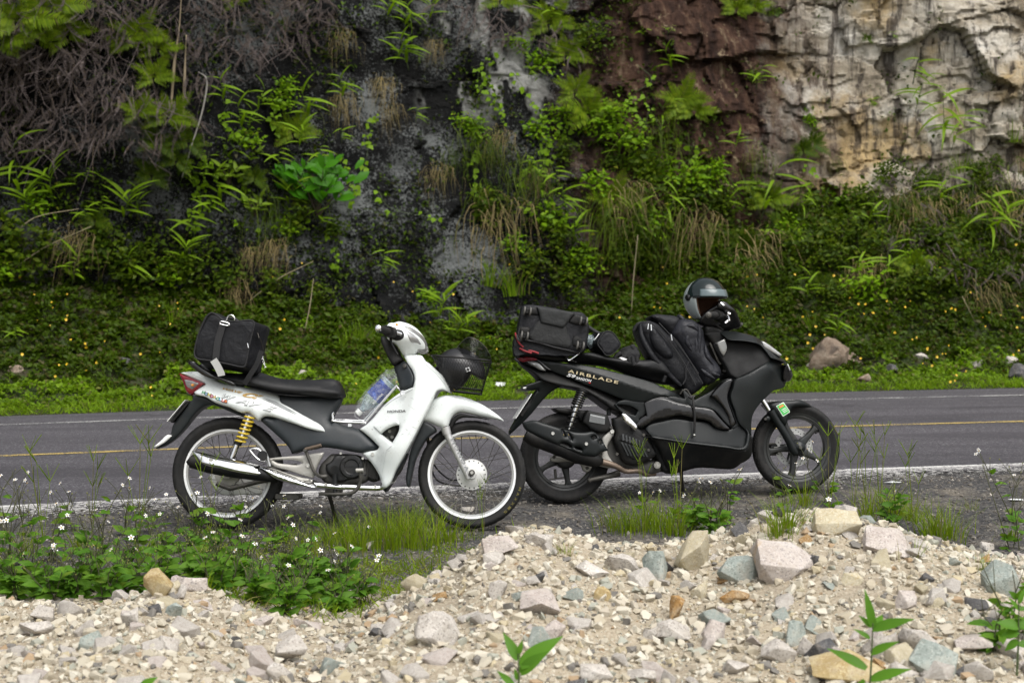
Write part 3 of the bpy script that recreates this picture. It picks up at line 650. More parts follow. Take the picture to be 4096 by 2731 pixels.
    disc('reflector', P3('Z2', .15, (507, 166))[0]+Vector((0, -.002, .004)), (0, -1, .6), [(.0003, .004), (.006, .003), (.007, -.004)], M['amber'], hc.o, 8)
    grip = tubeo('handle_grip', P3('Z2', [.345, .30, .23, .2], (383, 186), (402, 192), (440, 204), (462, 212)), [.0165, .0175, .0185, .024], M['rubber'], root, 16, False)
    a, b = P3('Z2', [.352, .30], (383, 186), (402, 192)); disc('bar_end', a, (a-b), [(.0003, .010), (.006, .0105), (.012, .009), (.0165, .004), (.0172, -.006)], M['chrome'], grip, 18)
    tubeo('handlebar', P3('Z2', [.3, .12, .0], (402, 192), (490, 225), (520, 235)), .011, M['steel'], root, 10)
    tubeo('throttle_housing', P3('Z2', [.225, .17], (452, 208), (478, 215)), [.030, .028], M['black_plastic'], root, 16, False)
    tubeo('brake_lever', P3('Z2', [.17, .2, .24, .27], (468, 240), (470, 275), (490, 320), (514, 362)), [.009, .006, .005, .006], M['black_plastic'], root, 8)
    tubeo('lever_clamp', P3('Z2', [.18, .16], (496, 212), (535, 226)), [.010, .010], M['chrome'], root, 10)
    lg = P3('Z2', -.33, (400, 195))[0]; tubeo('handle_grip', [lg, lg+Vector((.04, -.1, .0)), lg+Vector((.075, -.15, 0))], .018, M['rubber'], root, 14)
    pillow('mirror', U('Z2', -.2, (530, 137), (536, 112), (545, 98), (556, 118), (572, 148), (552, 147)), -.19, M['black_plastic'], root, far=-.215, r=.006)
    # ---------------- luggage hoop between seat and leg shield
    for w in (.075, -.045):
        tubeo('luggage_hoop', P3('Z2', w, (92, 742), (84, 752), (86, 782), (100, 800), (285, 808), (310, 790), (490, 582), (512, 578), (545, 610)), .0068, M['chrome'], root, 9)
    for t, (q) in enumerate(((100, 790), (200, 796), (285, 800), (360, 722), (440, 630))):
        tubeo('hoop_bar', P3('Z2', [.075, -.045], q, q), .004, M['chrome'], root, 8, False)
    tubeo('hoop_rail', P3('Z2', .02, (96, 788), (280, 795), (300, 780), (470, 598)), .0048, M['chrome'], root, 8)
    boxo('hoop_clamp', P3('Z2', .03, (200, 825))[0], .024, .07, .022, M['chrome'], root)
    bolt(root, P3('Z2', .16, (546, 612))[0], .014, M['chrome'])
    # ---------------- printing on the tail
    s = tail.surf
    text('lettering', 'WAVE', U('Z1', .12, (508, 588))[0], U('Z1', .12, (640, 618))[0], s, M['ochre'], tail.o, .011, shear=.45, lift=.0042)
    text('lettering', 'α', U('Z1', .12, (640, 632))[0], U('Z1', .12, (775, 660))[0], s, M['ochre'], tail.o, .026, shear=.5, lift=.0042)
    for dx, w in ((0, .0022), (10, .001)):
        pts = [U('Z1', .12, q)[0] for q in ((770, 640+dx), (860, 668+dx), (940, 712+dx), (1010, 752+dx), (940, 716+dx+5), (855, 674+dx+5))]
        decal('stripe', pts, s, M['greyink'], tail.o)
    for i, ch in enumerate('WAVE'):
        x = 505+i*92; y = 640+i*24
        a, b = U('Z1', .12, (x, y+8))[0], U('Z1', .12, (x+86, y+32))[0]
        text('lettering', ch, a, b, s, M['greyink'], tail.o, .029, bold=.05, shear=.5, lift=.0030)
        a2, b2 = U('Z1', .12, (x+4, y+5))[0], U('Z1', .12, (x+82, y+27))[0]
        text('lettering', ch, a2, b2, s, M['white'], tail.o, .0245, bold=-.012, shear=.5, lift=.0044)
    text('lettering', 'CITY FASHION MOVER', U('Z1', .12, (945, 776))[0], U('Z1', .12, (1085, 816))[0], s, M['greyink'], tail.o, .004)
    cols = [('H', (.02, .35, .10)), ('O', (.05, .25, .45)), ('N', (.70, .60, .03)), ('D', (.65, .08, .18)), ('A', (.70, .45, .03)), ('C', (.02, .35, .12)), ('L', (.03, .30, .45)), ('U', (.65, .08, .08)), ('B', (.60, .15, .03))]
    for i, (ch, c) in enumerate(cols):
        x = 374+i*19.2; y = 612+i*7.6+(3 if i % 2 else 0)
        a, b = U('Z1', .12, (x-2, y+4))[0], U('Z1', .12, (x+20, y+10))[0]
        text('lettering', ch, a, b, s, M['ink'], tail.o, .0175, lift=.0030)
        a, b = U('Z1', .12, (x+1, y+1))[0], U('Z1', .12, (x+16, y+6))[0]
        text('lettering', ch, a, b, s, pm('sticker '+ch+str(i), c, .4, var=.05), tail.o, .013, lift=.0042)
    return root
def build_basket(root):
    B = FW; P3 = B.pts
    # front wire basket (bolted to the bike)
    hw = .135
    def ring(fu, w0=hw):
        pass
    tl, tr, br, bl = B.uv('Z2', 0, (742, 372), (1128, 408), (1066, 622), (866, 600))
    def corner(q, w, rr=.03): return q
    def loop(ql, qr, w, n=6, rr=.045):
        L = []; (u0, v0), (u1, v1) = ql, qr
        cs = [((u0, v0), -w), ((u1, v1), -w), ((u1, v1), w), ((u0, v0), w)]
        base = [Vector((u0, -w, v0)), Vector((u1, -w, v1)), Vector((u1, w, v1)), Vector((u0, w, v0))]
        for i in range(4):
            p, a, b = base[i], base[i-1], base[(i+1) % 4]; r1 = min(rr, (a-p).length*.4); r2 = min(rr, (b-p).length*.4)
            s_, e_ = p+(a-p).normalized()*r1, p+(b-p).normalized()*r2
            for j in range(n+1):
                t = j/n; L.append(s_*(1-t)**2+p*2*t*(1-t)+e_*t*t)
        return L
    top = loop(tl, tr, hw); bot = loop(bl, br, hw*.72)
    bas = MB().tube(top+[top[0], top[1]], .0048, 8, False).build('basket', M['black_plastic'], root)
    bas['label'] = 'black wire basket with diamond mesh'
    MB().tube(bot+[bot[0], bot[1]], .0038, 7, False).build('bottom_ring', M['black_plastic'], bas)
    n = 72
    def samp(L, t):
        t %= 1; d = [0]
        for i in range(len(L)): d.append(d[-1]+(L[(i+1) % len(L)]-L[i]).length)
        s_ = t*d[-1]; i = min(np.searchsorted(d, s_, 'right')-1, len(L)-1)
        return L[i].lerp(L[(i+1) % len(L)], (s_-d[i])/max(1e-9, d[i+1]-d[i]))
    T = [samp(top, i/n) for i in range(n)]; Bt = [samp(bot, i/n) for i in range(n)]; mb = MB(); rows = 16
    for i in range(n):
        for sg in (1, -1):
            P = []
            for j in range(rows+1):
                t = j/rows; k = i+sg*t*7.0; k0 = math.floor(k); f = k-k0
                a = T[k0 % n].lerp(T[(k0+1) % n], f); b = Bt[k0 % n].lerp(Bt[(k0+1) % n], f); P.append(a.lerp(b, t))
            mb.tube(P[::2], .0010, 3, False)
    o = mb.build('wire_mesh', M['black_plastic'], bas); o['kind'] = 'stuff'
    mb = MB()
    for i in range(15):
        t = i/14; a = samp(bot, 0).lerp(samp(bot, .4), 0)
        y = -hw*.70+hw*1.4*t; mb.tube([Vector((bl[0]+.005, y, bl[1])), Vector((br[0]-.005, y, br[1]))], .0013, 3, False)
        u = bl[0]+(br[0]-bl[0])*t; v = bl[1]+(br[1]-bl[1])*t; mb.tube([Vector((u, -hw*.7, v)), Vector((u, hw*.7, v))], .0013, 3, False)
    o = mb.build('bottom_mesh', M['black_plastic'], bas); o['kind'] = 'stuff'
    for t in (.62, .86):
        q = Vector(bl).lerp(Vector(tl), 0)
    q1, q2 = B.uv('Z2', 0, (872, 572), (1072, 596)); lp = loop(q1, q2, hw*.74); MB().tube(lp+[lp[0], lp[1]], .003, 6, False).build('hoop', M['black_plastic'], bas)
    tubeo('basket_bracket', P3('Z2', [.05, .04], (755, 455), (790, 440)), .009, M['black_plastic'], bas, 8, False)
    tubeo('basket_stay', P3('Z2', [.06, .06], (765, 395), (880, 600)), .006, M['black_plastic'], bas, 8, False)
    tubeo('basket_stay', P3('Z2', [-.06, -.06], (765, 395), (880, 600)), .006, M['black_plastic'], bas, 8, False)
WHITE = build_white(); build_basket(WHITE)
# ================================================================== things carried on the white bike (each its own top-level thing)
def build_holdall():
    B = FW; w = .20
    root = empty('travel_bag', B.mw @ Matrix.Translation(B.loc(*px('Z1', (560, 500))[0], 0)))
    tag(root, 'black nylon holdall strapped on the tail of the white motorbike', 'bag')
    off = -B.loc(*px('Z1', (560, 500))[0], 0)
    def T(L): return [p+off for p in L]
    near = [(405, 108), (440, 84), (480, 105), (520, 135), (600, 140), (690, 132), (720, 150), (712, 200), (690, 290), (664, 418), (640, 440), (540, 420), (440, 400), (345, 385), (326, 345), (345, 250), (375, 170)]
    def sec(ww, dx, dy, sc):
        c = (530, 270); return T(B.pts('Z1', ww, *[(c[0]+(x-c[0])*sc+dx, c[1]+(y-c[1])*sc+dy) for x, y in near]))
    body = loft('body', [sec(.205, 2, 0, .93), sec(.20, 0, 0, 1.0), sec(.185, 8, 3, 1.03), sec(.10, 66, 36, 1.10), sec(0, 84, 50, 1.10), sec(-.12, 66, 44, 1.06), sec(-.20, 40, 22, .98), sec(-.22, 38, 20, .85)], M['nylon'], root, n=72, k=5, noise=.009, nsc=6)
    P = lambda ww, *q: T(B.pts('Z1', ww, *q))
    # piping round the end panel
    lp = P(.203, *near); tubeo('piping', lp+[lp[0]], .0042, M['webbing'], root, 6)
    lp = P(.207, (468, 150), (690, 165), (655, 400), (620, 418), (360, 372), (420, 130))
    def strip(name, pts, wid, mat, th=.003):
        V = []; F = []; pts = smooth_path(pts, 5)
        for i, p in enumerate(pts):
            t = (pts[min(i+1, len(pts)-1)]-pts[max(0, i-1)]).normalized(); s_ = t.cross(Vector((0, -1, 0))).normalized()*wid/2; d = Vector((0, -th, 0))
            V += [p-s_, p+s_, p+s_+d, p-s_+d]
        for i in range(len(pts)-1):
            for j in range(4): F.append((i*4+j, i*4+(j+1) % 4, i*4+4+(j+1) % 4, i*4+4+j))
        F += [(0, 1, 2, 3), tuple(len(V)-4+j for j in (3, 2, 1, 0))]
        return link(name, marr(name, V, F, False), mat, root)
    strip('strap', P(.212, (520, 150), (505, 190), (480, 280), (468, 380), (462, 398)), .034, M['webbing'])
    strip('reflective_tab', P(.218, (452, 394), (475, 430), (500, 480), (505, 500)), .037, M['reflect'])
    strip('tie_strap', P([.19, .18, .165, .15], (770, 335), (740, 420), (690, 500), (655, 556)), .026, M['webbing'])
    for q in (((495, 146), (505, 140), (550, 152), (552, 168), (500, 158), (495, 146)),): tubeo('buckle', P(.219, *q), .0022, M['chrome'], root, 7)
    tubeo('snap_hook', P(.215, (525, 150), (540, 130), (545, 112), (560, 100), (580, 102), (592, 120), (590, 132)), .0024, M['chrome'], root, 7)
    tubeo('carry_handle', P(.17, (520, 140), (545, 120), (590, 122), (620, 145)), .007, M['webbing'], root, 7)
    tubeo('zip', P([.205, .2, .195, .19], (672, 420), (660, 330), (690, 230), (722, 175)), .0028, M['black_plastic'], root, 6)
    tubeo('zip', P([.17, .15, .12], (735, 210), (765, 270), (800, 400)), .0028, M['black_plastic'], root, 6)
    tubeo('zip_pull', P(.207, (676, 285), (682, 315)), .0028, M['chrome'], root, 6, False)
    tubeo('zip_pull', P(.18, (744, 218), (752, 250)), .0026, M['steel'], root, 6, False)
    for i, ch in enumerate('SPORT'):
        a = B.uv('Z1', .15, (766+i*5, 372+i*17))[0]; b = B.uv('Z1', .15, (776+i*5, 384+i*17))[0]
        o = text('lettering', ch, a, b, .155, M['whiteink'], root, .009);
        o.location = off
    return root
build_holdall()

def glass(name, col, rough=.05, alpha=.25, tint=None, crinkle=True):
    """thin clear film or sheet: part see-through, part glossy"""
    mt, nt, b, out = nodes(name)
    b.inputs['Base Color'].default_value = (*col, 1); b.inputs['Roughness'].default_value = rough; b.inputs['Coat Weight'].default_value = .5
    tr = N(nt, 'BsdfTransparent'); tr.inputs[0].default_value = (*(tint or (1, 1, 1)), 1); mx = N(nt, 'MixShader')
    v = coords(nt); n = tex_noise(nt, v, 40, 4, .6, 1.2); f = ramp(nt, n, [(.4, alpha*.45), (.68, min(1, alpha*1.9))])
    nt.links.new(f, mx.inputs[0]); nt.links.new(tr.outputs[0], mx.inputs[1]); nt.links.new(b.outputs[0], mx.inputs[2]); nt.links.new(mx.outputs[0], out.inputs['Surface'])
    if crinkle: bump(nt, b, n, .5, .01)
    else: b.inputs['Coat Weight'].default_value = .1
    return mt
M['film'] = glass('clear plastic film', (.75, .78, .80), .12, .15)
M['bottle'] = glass('clear bottle', (.55, .66, .70), .06, .38, (.86, .93, .95))
M['smoke'] = glass('smoked visor', (.010, .010, .011), .05, .16, (.30, .30, .30), False)
def build_bottle():
    B = FW; a, b = B.pts('Z2', [.02, .02], (262, 735), (465, 530)); ax = (b-a).normalized(); L = (b-a).length
    root = empty('water_bottle', B.mw @ Matrix.Translation(a)); tag(root, 'clear water bottle with blue label wrapped in plastic film, cap downward', 'bottle')
    def lath(name, prof, mat, n=28): V, F = lathe_g(prof, (0, 0, 0), ax, n); me = marr(name, V, F); return link(name, me, mat, root)
    R0 = .043
    body = lath('bottle_body', [(.014, .012), (.016, .022), (.028, .045), (.041, .075), (R0, .09), (R0*.97, .10), (R0, .11), (R0, .21), (R0*.96, .215), (R0, .222), (R0*.98, L*.93), (R0*.7, L*.96), (.002, L*.955)], M['bottle'])
    lab = lath('label', [(R0+.001, .098), (R0+.0012, .1), (R0+.0012, .195), (R0+.001, .197)], None)
    mt, nt, bb, out = nodes('blue bottle label'); v = coords(nt); n = tex_noise(nt, v, 22, 3, .5, .3)
    c = mixc(nt, ramp(nt, n, [(.50, 0), (.56, 1)]), (.012, .035, .22), (.03, .09, .42)); n2 = tex_noise(nt, v, 9, 2, .5)
    c = mixc(nt, ramp(nt, n2, [(.70, 0), (.72, 1)]), c, (.45, .5, .6)); nt.links.new(c, bb.inputs['Base Color']); bb.inputs['Roughness'].default_value = .25; lab.data.materials.append(mt)
    lath('cap', [(.0005, -.02), (.0165, -.019), (.018, -.016), (.018, .004), (.0165, .006), (.0005, .006)], pm('white cap', (.72, .74, .72), .4, var=.05))
    # crinkled plastic film round the bottle
    V = []; F = []; n = 36; k = 26
    for j in range(k):
        t = j/(k-1); h = -.005+t*(L+.075); rr = R0*1.1+.012*t if t < .85 else R0*1.25*(1-(t-.85)*3.2)
        rr = .022+(rr-.022)*min(1, t*7)
        for i in range(n):
            q = 2*math.pi*i/n; V.append((q, h, rr))
    base = Vector((0, 1, 0)); s1 = ax.cross(base).normalized(); s2 = ax.cross(s1); W = []
    for (q, h, rr) in V:
        p = ax*h+(s1*math.cos(q)+s2*math.sin(q))*rr; p = p+Vector(mnoise.noise_vector(p*38))*.010; W.append(p)
    for j in range(k-1):
        for i in range(n): F.append((j*n+i, j*n+(i+1) % n, (j+1)*n+(i+1) % n, (j+1)*n+i))
    link('film', marr('film', W, F), M['film'], root)
    tubeo('film_handle', [p-a for p in B.pts('Z2', .03, (255, 745), (235, 745), (232, 765), (265, 790), (290, 785), (292, 760))], .003, M['film'], root, 6)
    # name on the label, reading along the bottle
    u0, u1 = B.uv('Z2', .065, (384, 660))[0], B.uv('Z2', .065, (425, 612))[0]
    def surf(Q):
        d = np.array([abs((Vector((q[0]-a.x, 0, q[1]-a.z))-ax*Vector((q[0]-a.x, 0, q[1]-a.z)).dot(ax)).length) for q in Q]); return .02+np.sqrt(np.maximum(0, (R0+.002)**2-d**2))
    o = text('lettering', 'AQUAFINA', B.uv('Z2', .06, (352, 690))[0], B.uv('Z2', .06, (420, 622))[0], surf, M['whiteink'], root, .014); o.location = -a
    return root
build_bottle()
def helmet_mesh(R_, opening, n=48, k=36, sx=1.08, sy=.92, sz=1.02, bottom=-.82):
    """open-face shell facing +X; opening(a, z) says where the face is cut out"""
    V = []; F = []
    for j in range(k+1):
        z = math.cos(math.pi*j/k*.0+0); th = (j/k)*math.acos(bottom); z = math.cos(th); r = math.sin(th)
        for i in range(n):
            q = 2*math.pi*i/n; flare = 1-.10*max(0, -z)
            V.append(Vector((math.cos(q)*r*R_*sx*flare, math.sin(q)*r*R_*sy*flare, z*R_*sz)))
    for j in range(k):
        for i in range(n):
            q = 2*math.pi*(i+.5)/n; z = math.cos((j+.5)/k*math.acos(bottom)); a = abs((q+math.pi) % (2*math.pi)-math.pi)
            if opening(a, z): continue
            F.append((j*n+i, (j+1)*n+i, (j+1)*n+(i+1) % n, j*n+(i+1) % n))
    return V, F
def solid(o, t, offset=-1):
    md = o.modifiers.new('shell', 'SOLIDIFY'); md.thickness = t; md.offset = offset; return o
def build_basket_helmet():
    B = FW; c = B.loc(*px('Z2', (925, 470))[0], 0)
    root = empty('helmet', B.mw @ Matrix.Translation(c) @ Matrix.Rotation(R(-2), 4, 'Z') @ Matrix.Rotation(R(28), 4, 'Y')); tag(root, 'matt black helmet with smoked visor lying in the wire basket', 'helmet')
    V, F = helmet_mesh(.115, lambda a, z: a < 1.15 and z < .18 and z > -.9, sx=1.15)
    solid(link('shell', marr('shell', V, F), pm('matt black shell', (.014, .014, .015), .4, var=.15), root), .018)
    # the visor stands up and forward, a curved smoked sheet
    V = []; F = []; n = 26; k = 10
    cv = B.loc(*px('Z2', (1000, 360))[0], 0)-c
    inv = (Matrix.Rotation(R(-2), 4, 'Z') @ Matrix.Rotation(R(28), 4, 'Y')).inverted()
    A = [B.loc(*px('Z2', q)[0], 0)-c for q in ((885, 345), (920, 300), (960, 262), (990, 252), (1030, 262), (1085, 305), (1120, 360), (1130, 395))]
    Bt = [B.loc(*px('Z2', q)[0], 0)-c for q in ((885, 345), (920, 352), (955, 362), (990, 372), (1025, 382), (1060, 392), (1095, 402), (1130, 412))]
    A = smooth_path(A, 4); Bt = smooth_path(Bt, 4); n = len(A)
    for i in range(n):
        for j in range(k+1):
            p = A[i].lerp(Bt[i], j/k); t = i/(n-1); p = Vector((p.x, -.085*math.sin(math.pi*t)*(.5+.5*j/k)-.02, p.z)); V.append(inv @ p)
    for i in range(n-1):
        for j in range(k): F.append((i*(k+1)+j, i*(k+1)+j+1, (i+1)*(k+1)+j+1, (i+1)*(k+1)+j))
    v = link('visor', marr('visor', V, F), M['smoke'], root)
    tubeo('visor_edge', [inv @ Vector((p.x, -.085*math.sin(math.pi*i/(n-1))*.5-.02, p.z)) for i, p in enumerate(A)], .0016, M['steel'], v, 5, False)
    q = B.loc(*px('Z2', (977, 458))[0], .11)-c; e = boxo('emblem', inv @ q, .022, .002, .022, M['whiteink'], root, R(45)); boxo('emblem_mark', (inv @ q)+Vector((0, -.0016, 0)), .012, .002, .012, M['ink'], root, R(45))
    return root
build_basket_helmet()
# ================================================================== the black scooter
FB = Frame(at_depth(*px('Z3', (425, 1505))[0], 8.85), at_depth(*px('Z4', (963, 1470))[0], 9.0), R(5))
def build_black():
    B = FB; root = empty('scooter', B.mw); U = B.uv; P3 = B.pts
    tag(root, 'satin black scooter with alloy wheels, loaded with luggage, parked ahead of the white motorbike', 'scooter')
    def C(c, w, *L): return idw([(*U(c, w, q)[0], ww) for q, ww in L])
    rc = Vector((.0109, 0, .2568)); fc = Vector((1.3628, 0, .2612))
    M['alloy'] = pm('dark alloy paint', (.024, .026, .026), .4, .2, var=.15, nscale=12, dust=.08, spec=.35)
    def wheel(c, Ro, Rr, hw, front):
        w = disc('wheel', c, (0, -1, 0), [(Rr-.024, -.022), (Rr-.026, 0), (Rr-.024, .022), (Rr-.010, .027), (Rr-.006, .0235), (Rr+.002, .027), (Rr+.009, .029), (Rr+.009, -.029), (Rr-.012, -.026), (Rr-.024, -.022)], M['alloy'], root, 72)
        w['label'] = 'black five-spoke alloy wheel'
        tyre('tyre', c, Ro, Rr+.004, hw, M['rubber'], w, 1)
        disc('hub', c, (0, -1, 0), [(.0005, .038), (.020, .038), (.024, .034), (.040, .032), (.046, .024), (.046, -.03), (.001, -.032)], M['satin_black'], w, 30)
        for i in range(5):
            q0 = R(18+72*i)+(R(20) if front else R(38))
            def pp(r_, dq): return (c.x+math.cos(q0+dq)*r_, c.z+math.sin(q0+dq)*r_)
            out = [pp(.03, .8), pp(.055, .42), pp(.09, .22), pp(.13, .17), pp(Rr-.03, .20), pp(Rr-.016, .28), pp(Rr-.016, -.14), pp(Rr-.03, -.06), pp(.13, -.05), pp(.09, -.16), pp(.055, -.42), pp(.03, -.8)]
            pillow('wheel_spoke', out, .020, M['alloy'], w, r=.009, step=.010)
        for w_ in ((.078, 0),):
            pass
        return w
    wr = wheel(rc, .2575, .178, .047, False); wf = wheel(fc, .2585, .190, .042, True)
    v = fc+Vector((math.cos(R(33))*.165, -.004, math.sin(R(33))*.165)); tubeo('valve', [v, v+Vector((-.022, -.006, -.012))], .006, M['rubber'], wf, 8, False)
    d = disc('brake_disc', fc+Vector((0, .046, 0)), (0, -1, 0), [(.078, -.002), (.078, .002), (.112, .002), (.112, -.002), (.078, -.002)], M['hub'], wf, 60)
    for i in range(36):
        q = 2*math.pi*i/36; r_ = .088+.014*((i % 3)/2); disc('disc_hole', fc+Vector((math.cos(q)*r_, +.0435, math.sin(q)*r_)), (0, -1, 0), [(.0002, .0006), (.0034, .0006), (.0036, -.002)], M['ink'], d, 8)
    for i in range(5):
        q = R(72*i+10); tubeo('disc_carrier', [fc+Vector((math.cos(q)*.04, .046, math.sin(q)*.04)), fc+Vector((math.cos(q+.25)*.082, .046, math.sin(q+.25)*.082))], .006, M['satin_black'], wf, 6, False)
    q = P3('Z4', -.03, (812, 1180))[0]; cal = boxo('brake_caliper', q, .05, .05, .062, M['engine'], root, R(8), .2)
    boxo('caliper_face', q+Vector((.010, -.029, -.002)), .026, .012, .028, M['cast'], cal, R(8), .2); bolt(cal, q+Vector((.010, -.036, -.002)), .006)
    for dz in (.03, -.032): tubeo('caliper_pin', [q+Vector((-.03, -.02, dz)), q+Vector((.01, -.02, dz))], .006, M['steel'], cal, 7, False)
    # ---------------- fork, front mudguard
    for w in (.072, -.072):
        f = tubeo('fork_leg', P3('Z4', w, (795, 930), (850, 1015), (910, 1110), (948, 1190), (965, 1212)), [.026, .022, .023, .024, .018], M['satin_black'], root, 16, k=3)
        tubeo('fork_tube', P3('Z4', w, (725, 830), (785, 925)), .0145, M['chrome'], f, 14, False)
    tubeo('axle', [fc+Vector((0, -.10, 0)), fc+Vector((0, .1, 0))], .009, M['steel'], root, 10, False)
    disc('axle_cap', fc+Vector((0, -.085, 0)), (0, -1, 0), [(.0003, .008), (.008, .008), (.012, .004), (.024, .001), (.034, -.008)], M['satin_black'], root, 20); bolt(root, fc+Vector((0, -.094, 0)), .010)
    fm = pillow('front_mudguard', U('Z4', .08, (775, 886), (820, 870), (870, 862), (940, 858), (1000, 855), (1050, 873), (1112, 912), (1050, 905), (980, 905), (940, 914), (922, 955), (908, 1005), (894, 1032), (870, 1008), (845, 972), (815, 930)), C('Z4', .08, ((790, 890), .085), ((880, 960), .095), ((1000, 880), .08), ((1100, 908), .03)), M['satin_black'], root, r=.022, step=.01)
    st = decal('inspection_sticker', U('Z4', .1, (834, 896), (884, 870), (928, 936), (878, 966)), fm.surf, pm('white sticker', (.62, .68, .60), .5, var=.05), fm.o, .004)
    decal('sticker_field', U('Z4', .1, (839, 898), (882, 876), (921, 934), (880, 959)), fm.surf, pm('green sticker print', (.03, .42, .06), .5, var=.06), fm.o, .0055)
    decal('sticker_emblem', U('Z4', .1, (850, 900), (878, 884), (886, 896), (858, 912)), fm.surf, pm('orange sticker print', (.62, .22, .04), .5), fm.o, .007)
    for i in range(3): decal('sticker_line', U('Z4', .1, (868+i*6, 922+i*9), (896+i*6, 906+i*9), (898+i*6, 909+i*9), (870+i*6, 925+i*9)), fm.surf, M['whiteink'], fm.o, .007)
    pillow('mudguard_stay', U('Z4', .07, (748, 975), (770, 960), (788, 972), (786, 994), (760, 1002)), .10, M['satin_black'], root, far=.06, r=.008); bolt(root, P3('Z4', .103, (762, 982))[0], .008, M['steel'])
    # ---------------- tail
    tailn = C('Z3', .13, ((130, 560), .05), ((260, 560), .09), ((400, 640), .13), ((600, 680), .155), ((800, 740), .17), ((1000, 760), .165), ((1250, 840), .16))
    tl = U('Z3', .15, (255, 560), (420, 590), (600, 640), (800, 705), (960, 760), (1100, 800)); ts = side_of(tl)
    tail = pillow('tail_cover', U('Z3', .13, (240, 552), (330, 566), (430, 580), (510, 588), (640, 610), (760, 640), (900, 676), (1000, 706), (1100, 750), (1200, 800), (1330, 862), (1310, 880), (1200, 838), (1120, 806), (1060, 800), (1000, 818), (950, 836), (870, 832), (790, 812), (700, 775), (600, 735), (470, 680), (350, 632), (300, 600)),
                  tailn, M['satin_black'], root, r=.0045, step=.011, lines=[tl], crease=lambda Q: -.55*np.clip(ts(Q), 0, .08)-.28*np.clip(-ts(Q), 0, .1))
    pillow('tail_light', U('Z3', .08, (106, 540), (130, 530), (190, 534), (250, 552), (300, 600), (340, 632), (270, 626), (190, 600), (150, 575)), C('Z3', .08, ((115, 540), .04), ((240, 560), .09), ((330, 630), .118)), M['gloss_black'], root, r=.010)
    pillow('brake_lens', U('Z3', .08, (118, 548), (140, 540), (236, 552), (244, 562), (180, 568), (150, 572)), C('Z3', .08, ((120, 550), .052), ((240, 560), .100)), M['red_lens'], root, r=.006)
    il = pillow('rear_indicator', U('Z3', .09, (180, 568), (220, 572), (250, 580), (290, 622), (300, 632), (265, 628), (230, 606), (200, 590)), C('Z3', .09, ((185, 572), .094), ((290, 625), .118)), M['grey_lens'], root, r=.006)
    pillow('indicator_reflector', U('Z3', .1, (196, 573), (222, 577), (238, 598), (216, 594)), lambda Q: il.surf(Q)+.003, M['clear_lens'], il.o, far=lambda Q: il.surf(Q)-.004, r=.004)
    pillow('under_tail', U('Z3', .1, (105, 545), (150, 576), (200, 602), (270, 628), (345, 636), (470, 684), (600, 738), (700, 778), (760, 806), (800, 830), (800, 860), (860, 905), (900, 925), (820, 915), (740, 890), (640, 820), (560, 765), (480, 745), (420, 735), (330, 712), (278, 694), (230, 650), (165, 600)), C('Z3', .1, ((120, 560), .04), ((300, 660), .10), ((600, 760), .12), ((850, 890), .12)), M['black_plastic'], root, r=.02)
    pillow('plate_arm', U('Z3', .05, (272, 694), (340, 700), (430, 716), (440, 732), (380, 745), (315, 790), (262, 850), (200, 925), (120, 1005), (66, 1056), (64, 1036), (95, 975), (150, 880), (195, 850), (222, 790), (250, 755), (160, 756), (150, 742), (160, 730), (215, 712)), C('Z3', .05, ((100, 1000), .04), ((300, 740), .075), ((160, 745), .10), ((430, 725), .08)), M['satin_black'], root, r=.01)
    tubeo('hanger_light', P3('Z3', .10, (152, 746), (172, 745)), .008, M['clear_lens'], root, 8, False)
    a, b = P3('Z3', 0, (198, 786), (92, 948)); dd = a-b; ang = math.atan2(dd.z, dd.x)
    boxo('number_plate', (a+b)/2, dd.length, .19, .003, M['plate'], root, ang)
    boxo('plate_holder', (a+b)/2+Vector((.02, 0, -.008)), dd.length*.7, .12, .02, M['black_plastic'], root, ang)
    boxo('reflector', P3('Z3', 0, (70, 1026))[0], .012, .05, .02, M['red_lens'], root)
    # ---------------- seat
    seat = pillow('seat', U('Z3', .12, (430, 560), (490, 538), (545, 516), (600, 512), (680, 528), (760, 545), (860, 556), (960, 560), (1030, 550), (1070, 570), (1110, 620), (1150, 690), (1180, 720), (1120, 716), (1060, 706), (960, 680), (870, 650), (800, 622), (700, 592), (600, 582), (500, 574)), C('Z3', .12, ((500, 550), .10), ((700, 570), .135), ((950, 620), .14), ((1130, 690), .10)), M['seat'], root, r=.035, step=.012)
    pillow('grab_rail', U('C3', .14, (590, 806), (700, 824), (800, 850), (900, 915), (1012, 970), (1000, 985), (900, 950), (800, 880), (720, 850)), .15, M['gloss_black'], root, far=.12, r=.007)
    pillow('grab_rail', U('C3', -.14, (590, 806), (700, 824), (800, 850), (900, 915), (1012, 970), (1000, 985), (900, 950), (800, 880), (720, 850)), -.12, M['gloss_black'], root, far=-.15, r=.007)
    # rack plate on the tail
    pillow('rear_carrier', U('Z3', .1, (108, 520), (140, 506), (300, 512), (420, 535), (470, 552), (430, 566), (260, 548), (150, 530)), .09, M['black_plastic'], root, r=.01)
    # ---------------- lettering
    s = tail.surf
    text('lettering', 'AIRBLADE', U('Z3', .17, (454, 638))[0], U('Z3', .17, (778, 718))[0], s, M['gold'], tail.o, .017, spacing=1.3, lift=.004)
    text('lettering', '59', U('Z3', .17, (446, 664))[0], U('Z3', .17, (503, 678))[0], s, M['whiteink'], tail.o, .0195, bold=.035, shear=.2, lift=.005)
    text('lettering', 'SAIGON', U('Z3', .17, (506, 682))[0], U('Z3', .17, (606, 704))[0], s, M['whiteink'], tail.o, .0135, bold=.03, shear=.2, lift=.005)
    text('lettering', 'PERFORMANCE', U('Z3', .17, (504, 690))[0], U('Z3', .17, (590, 709))[0], s, M['greyink'], tail.o, .0035, bold=0, lift=.004)
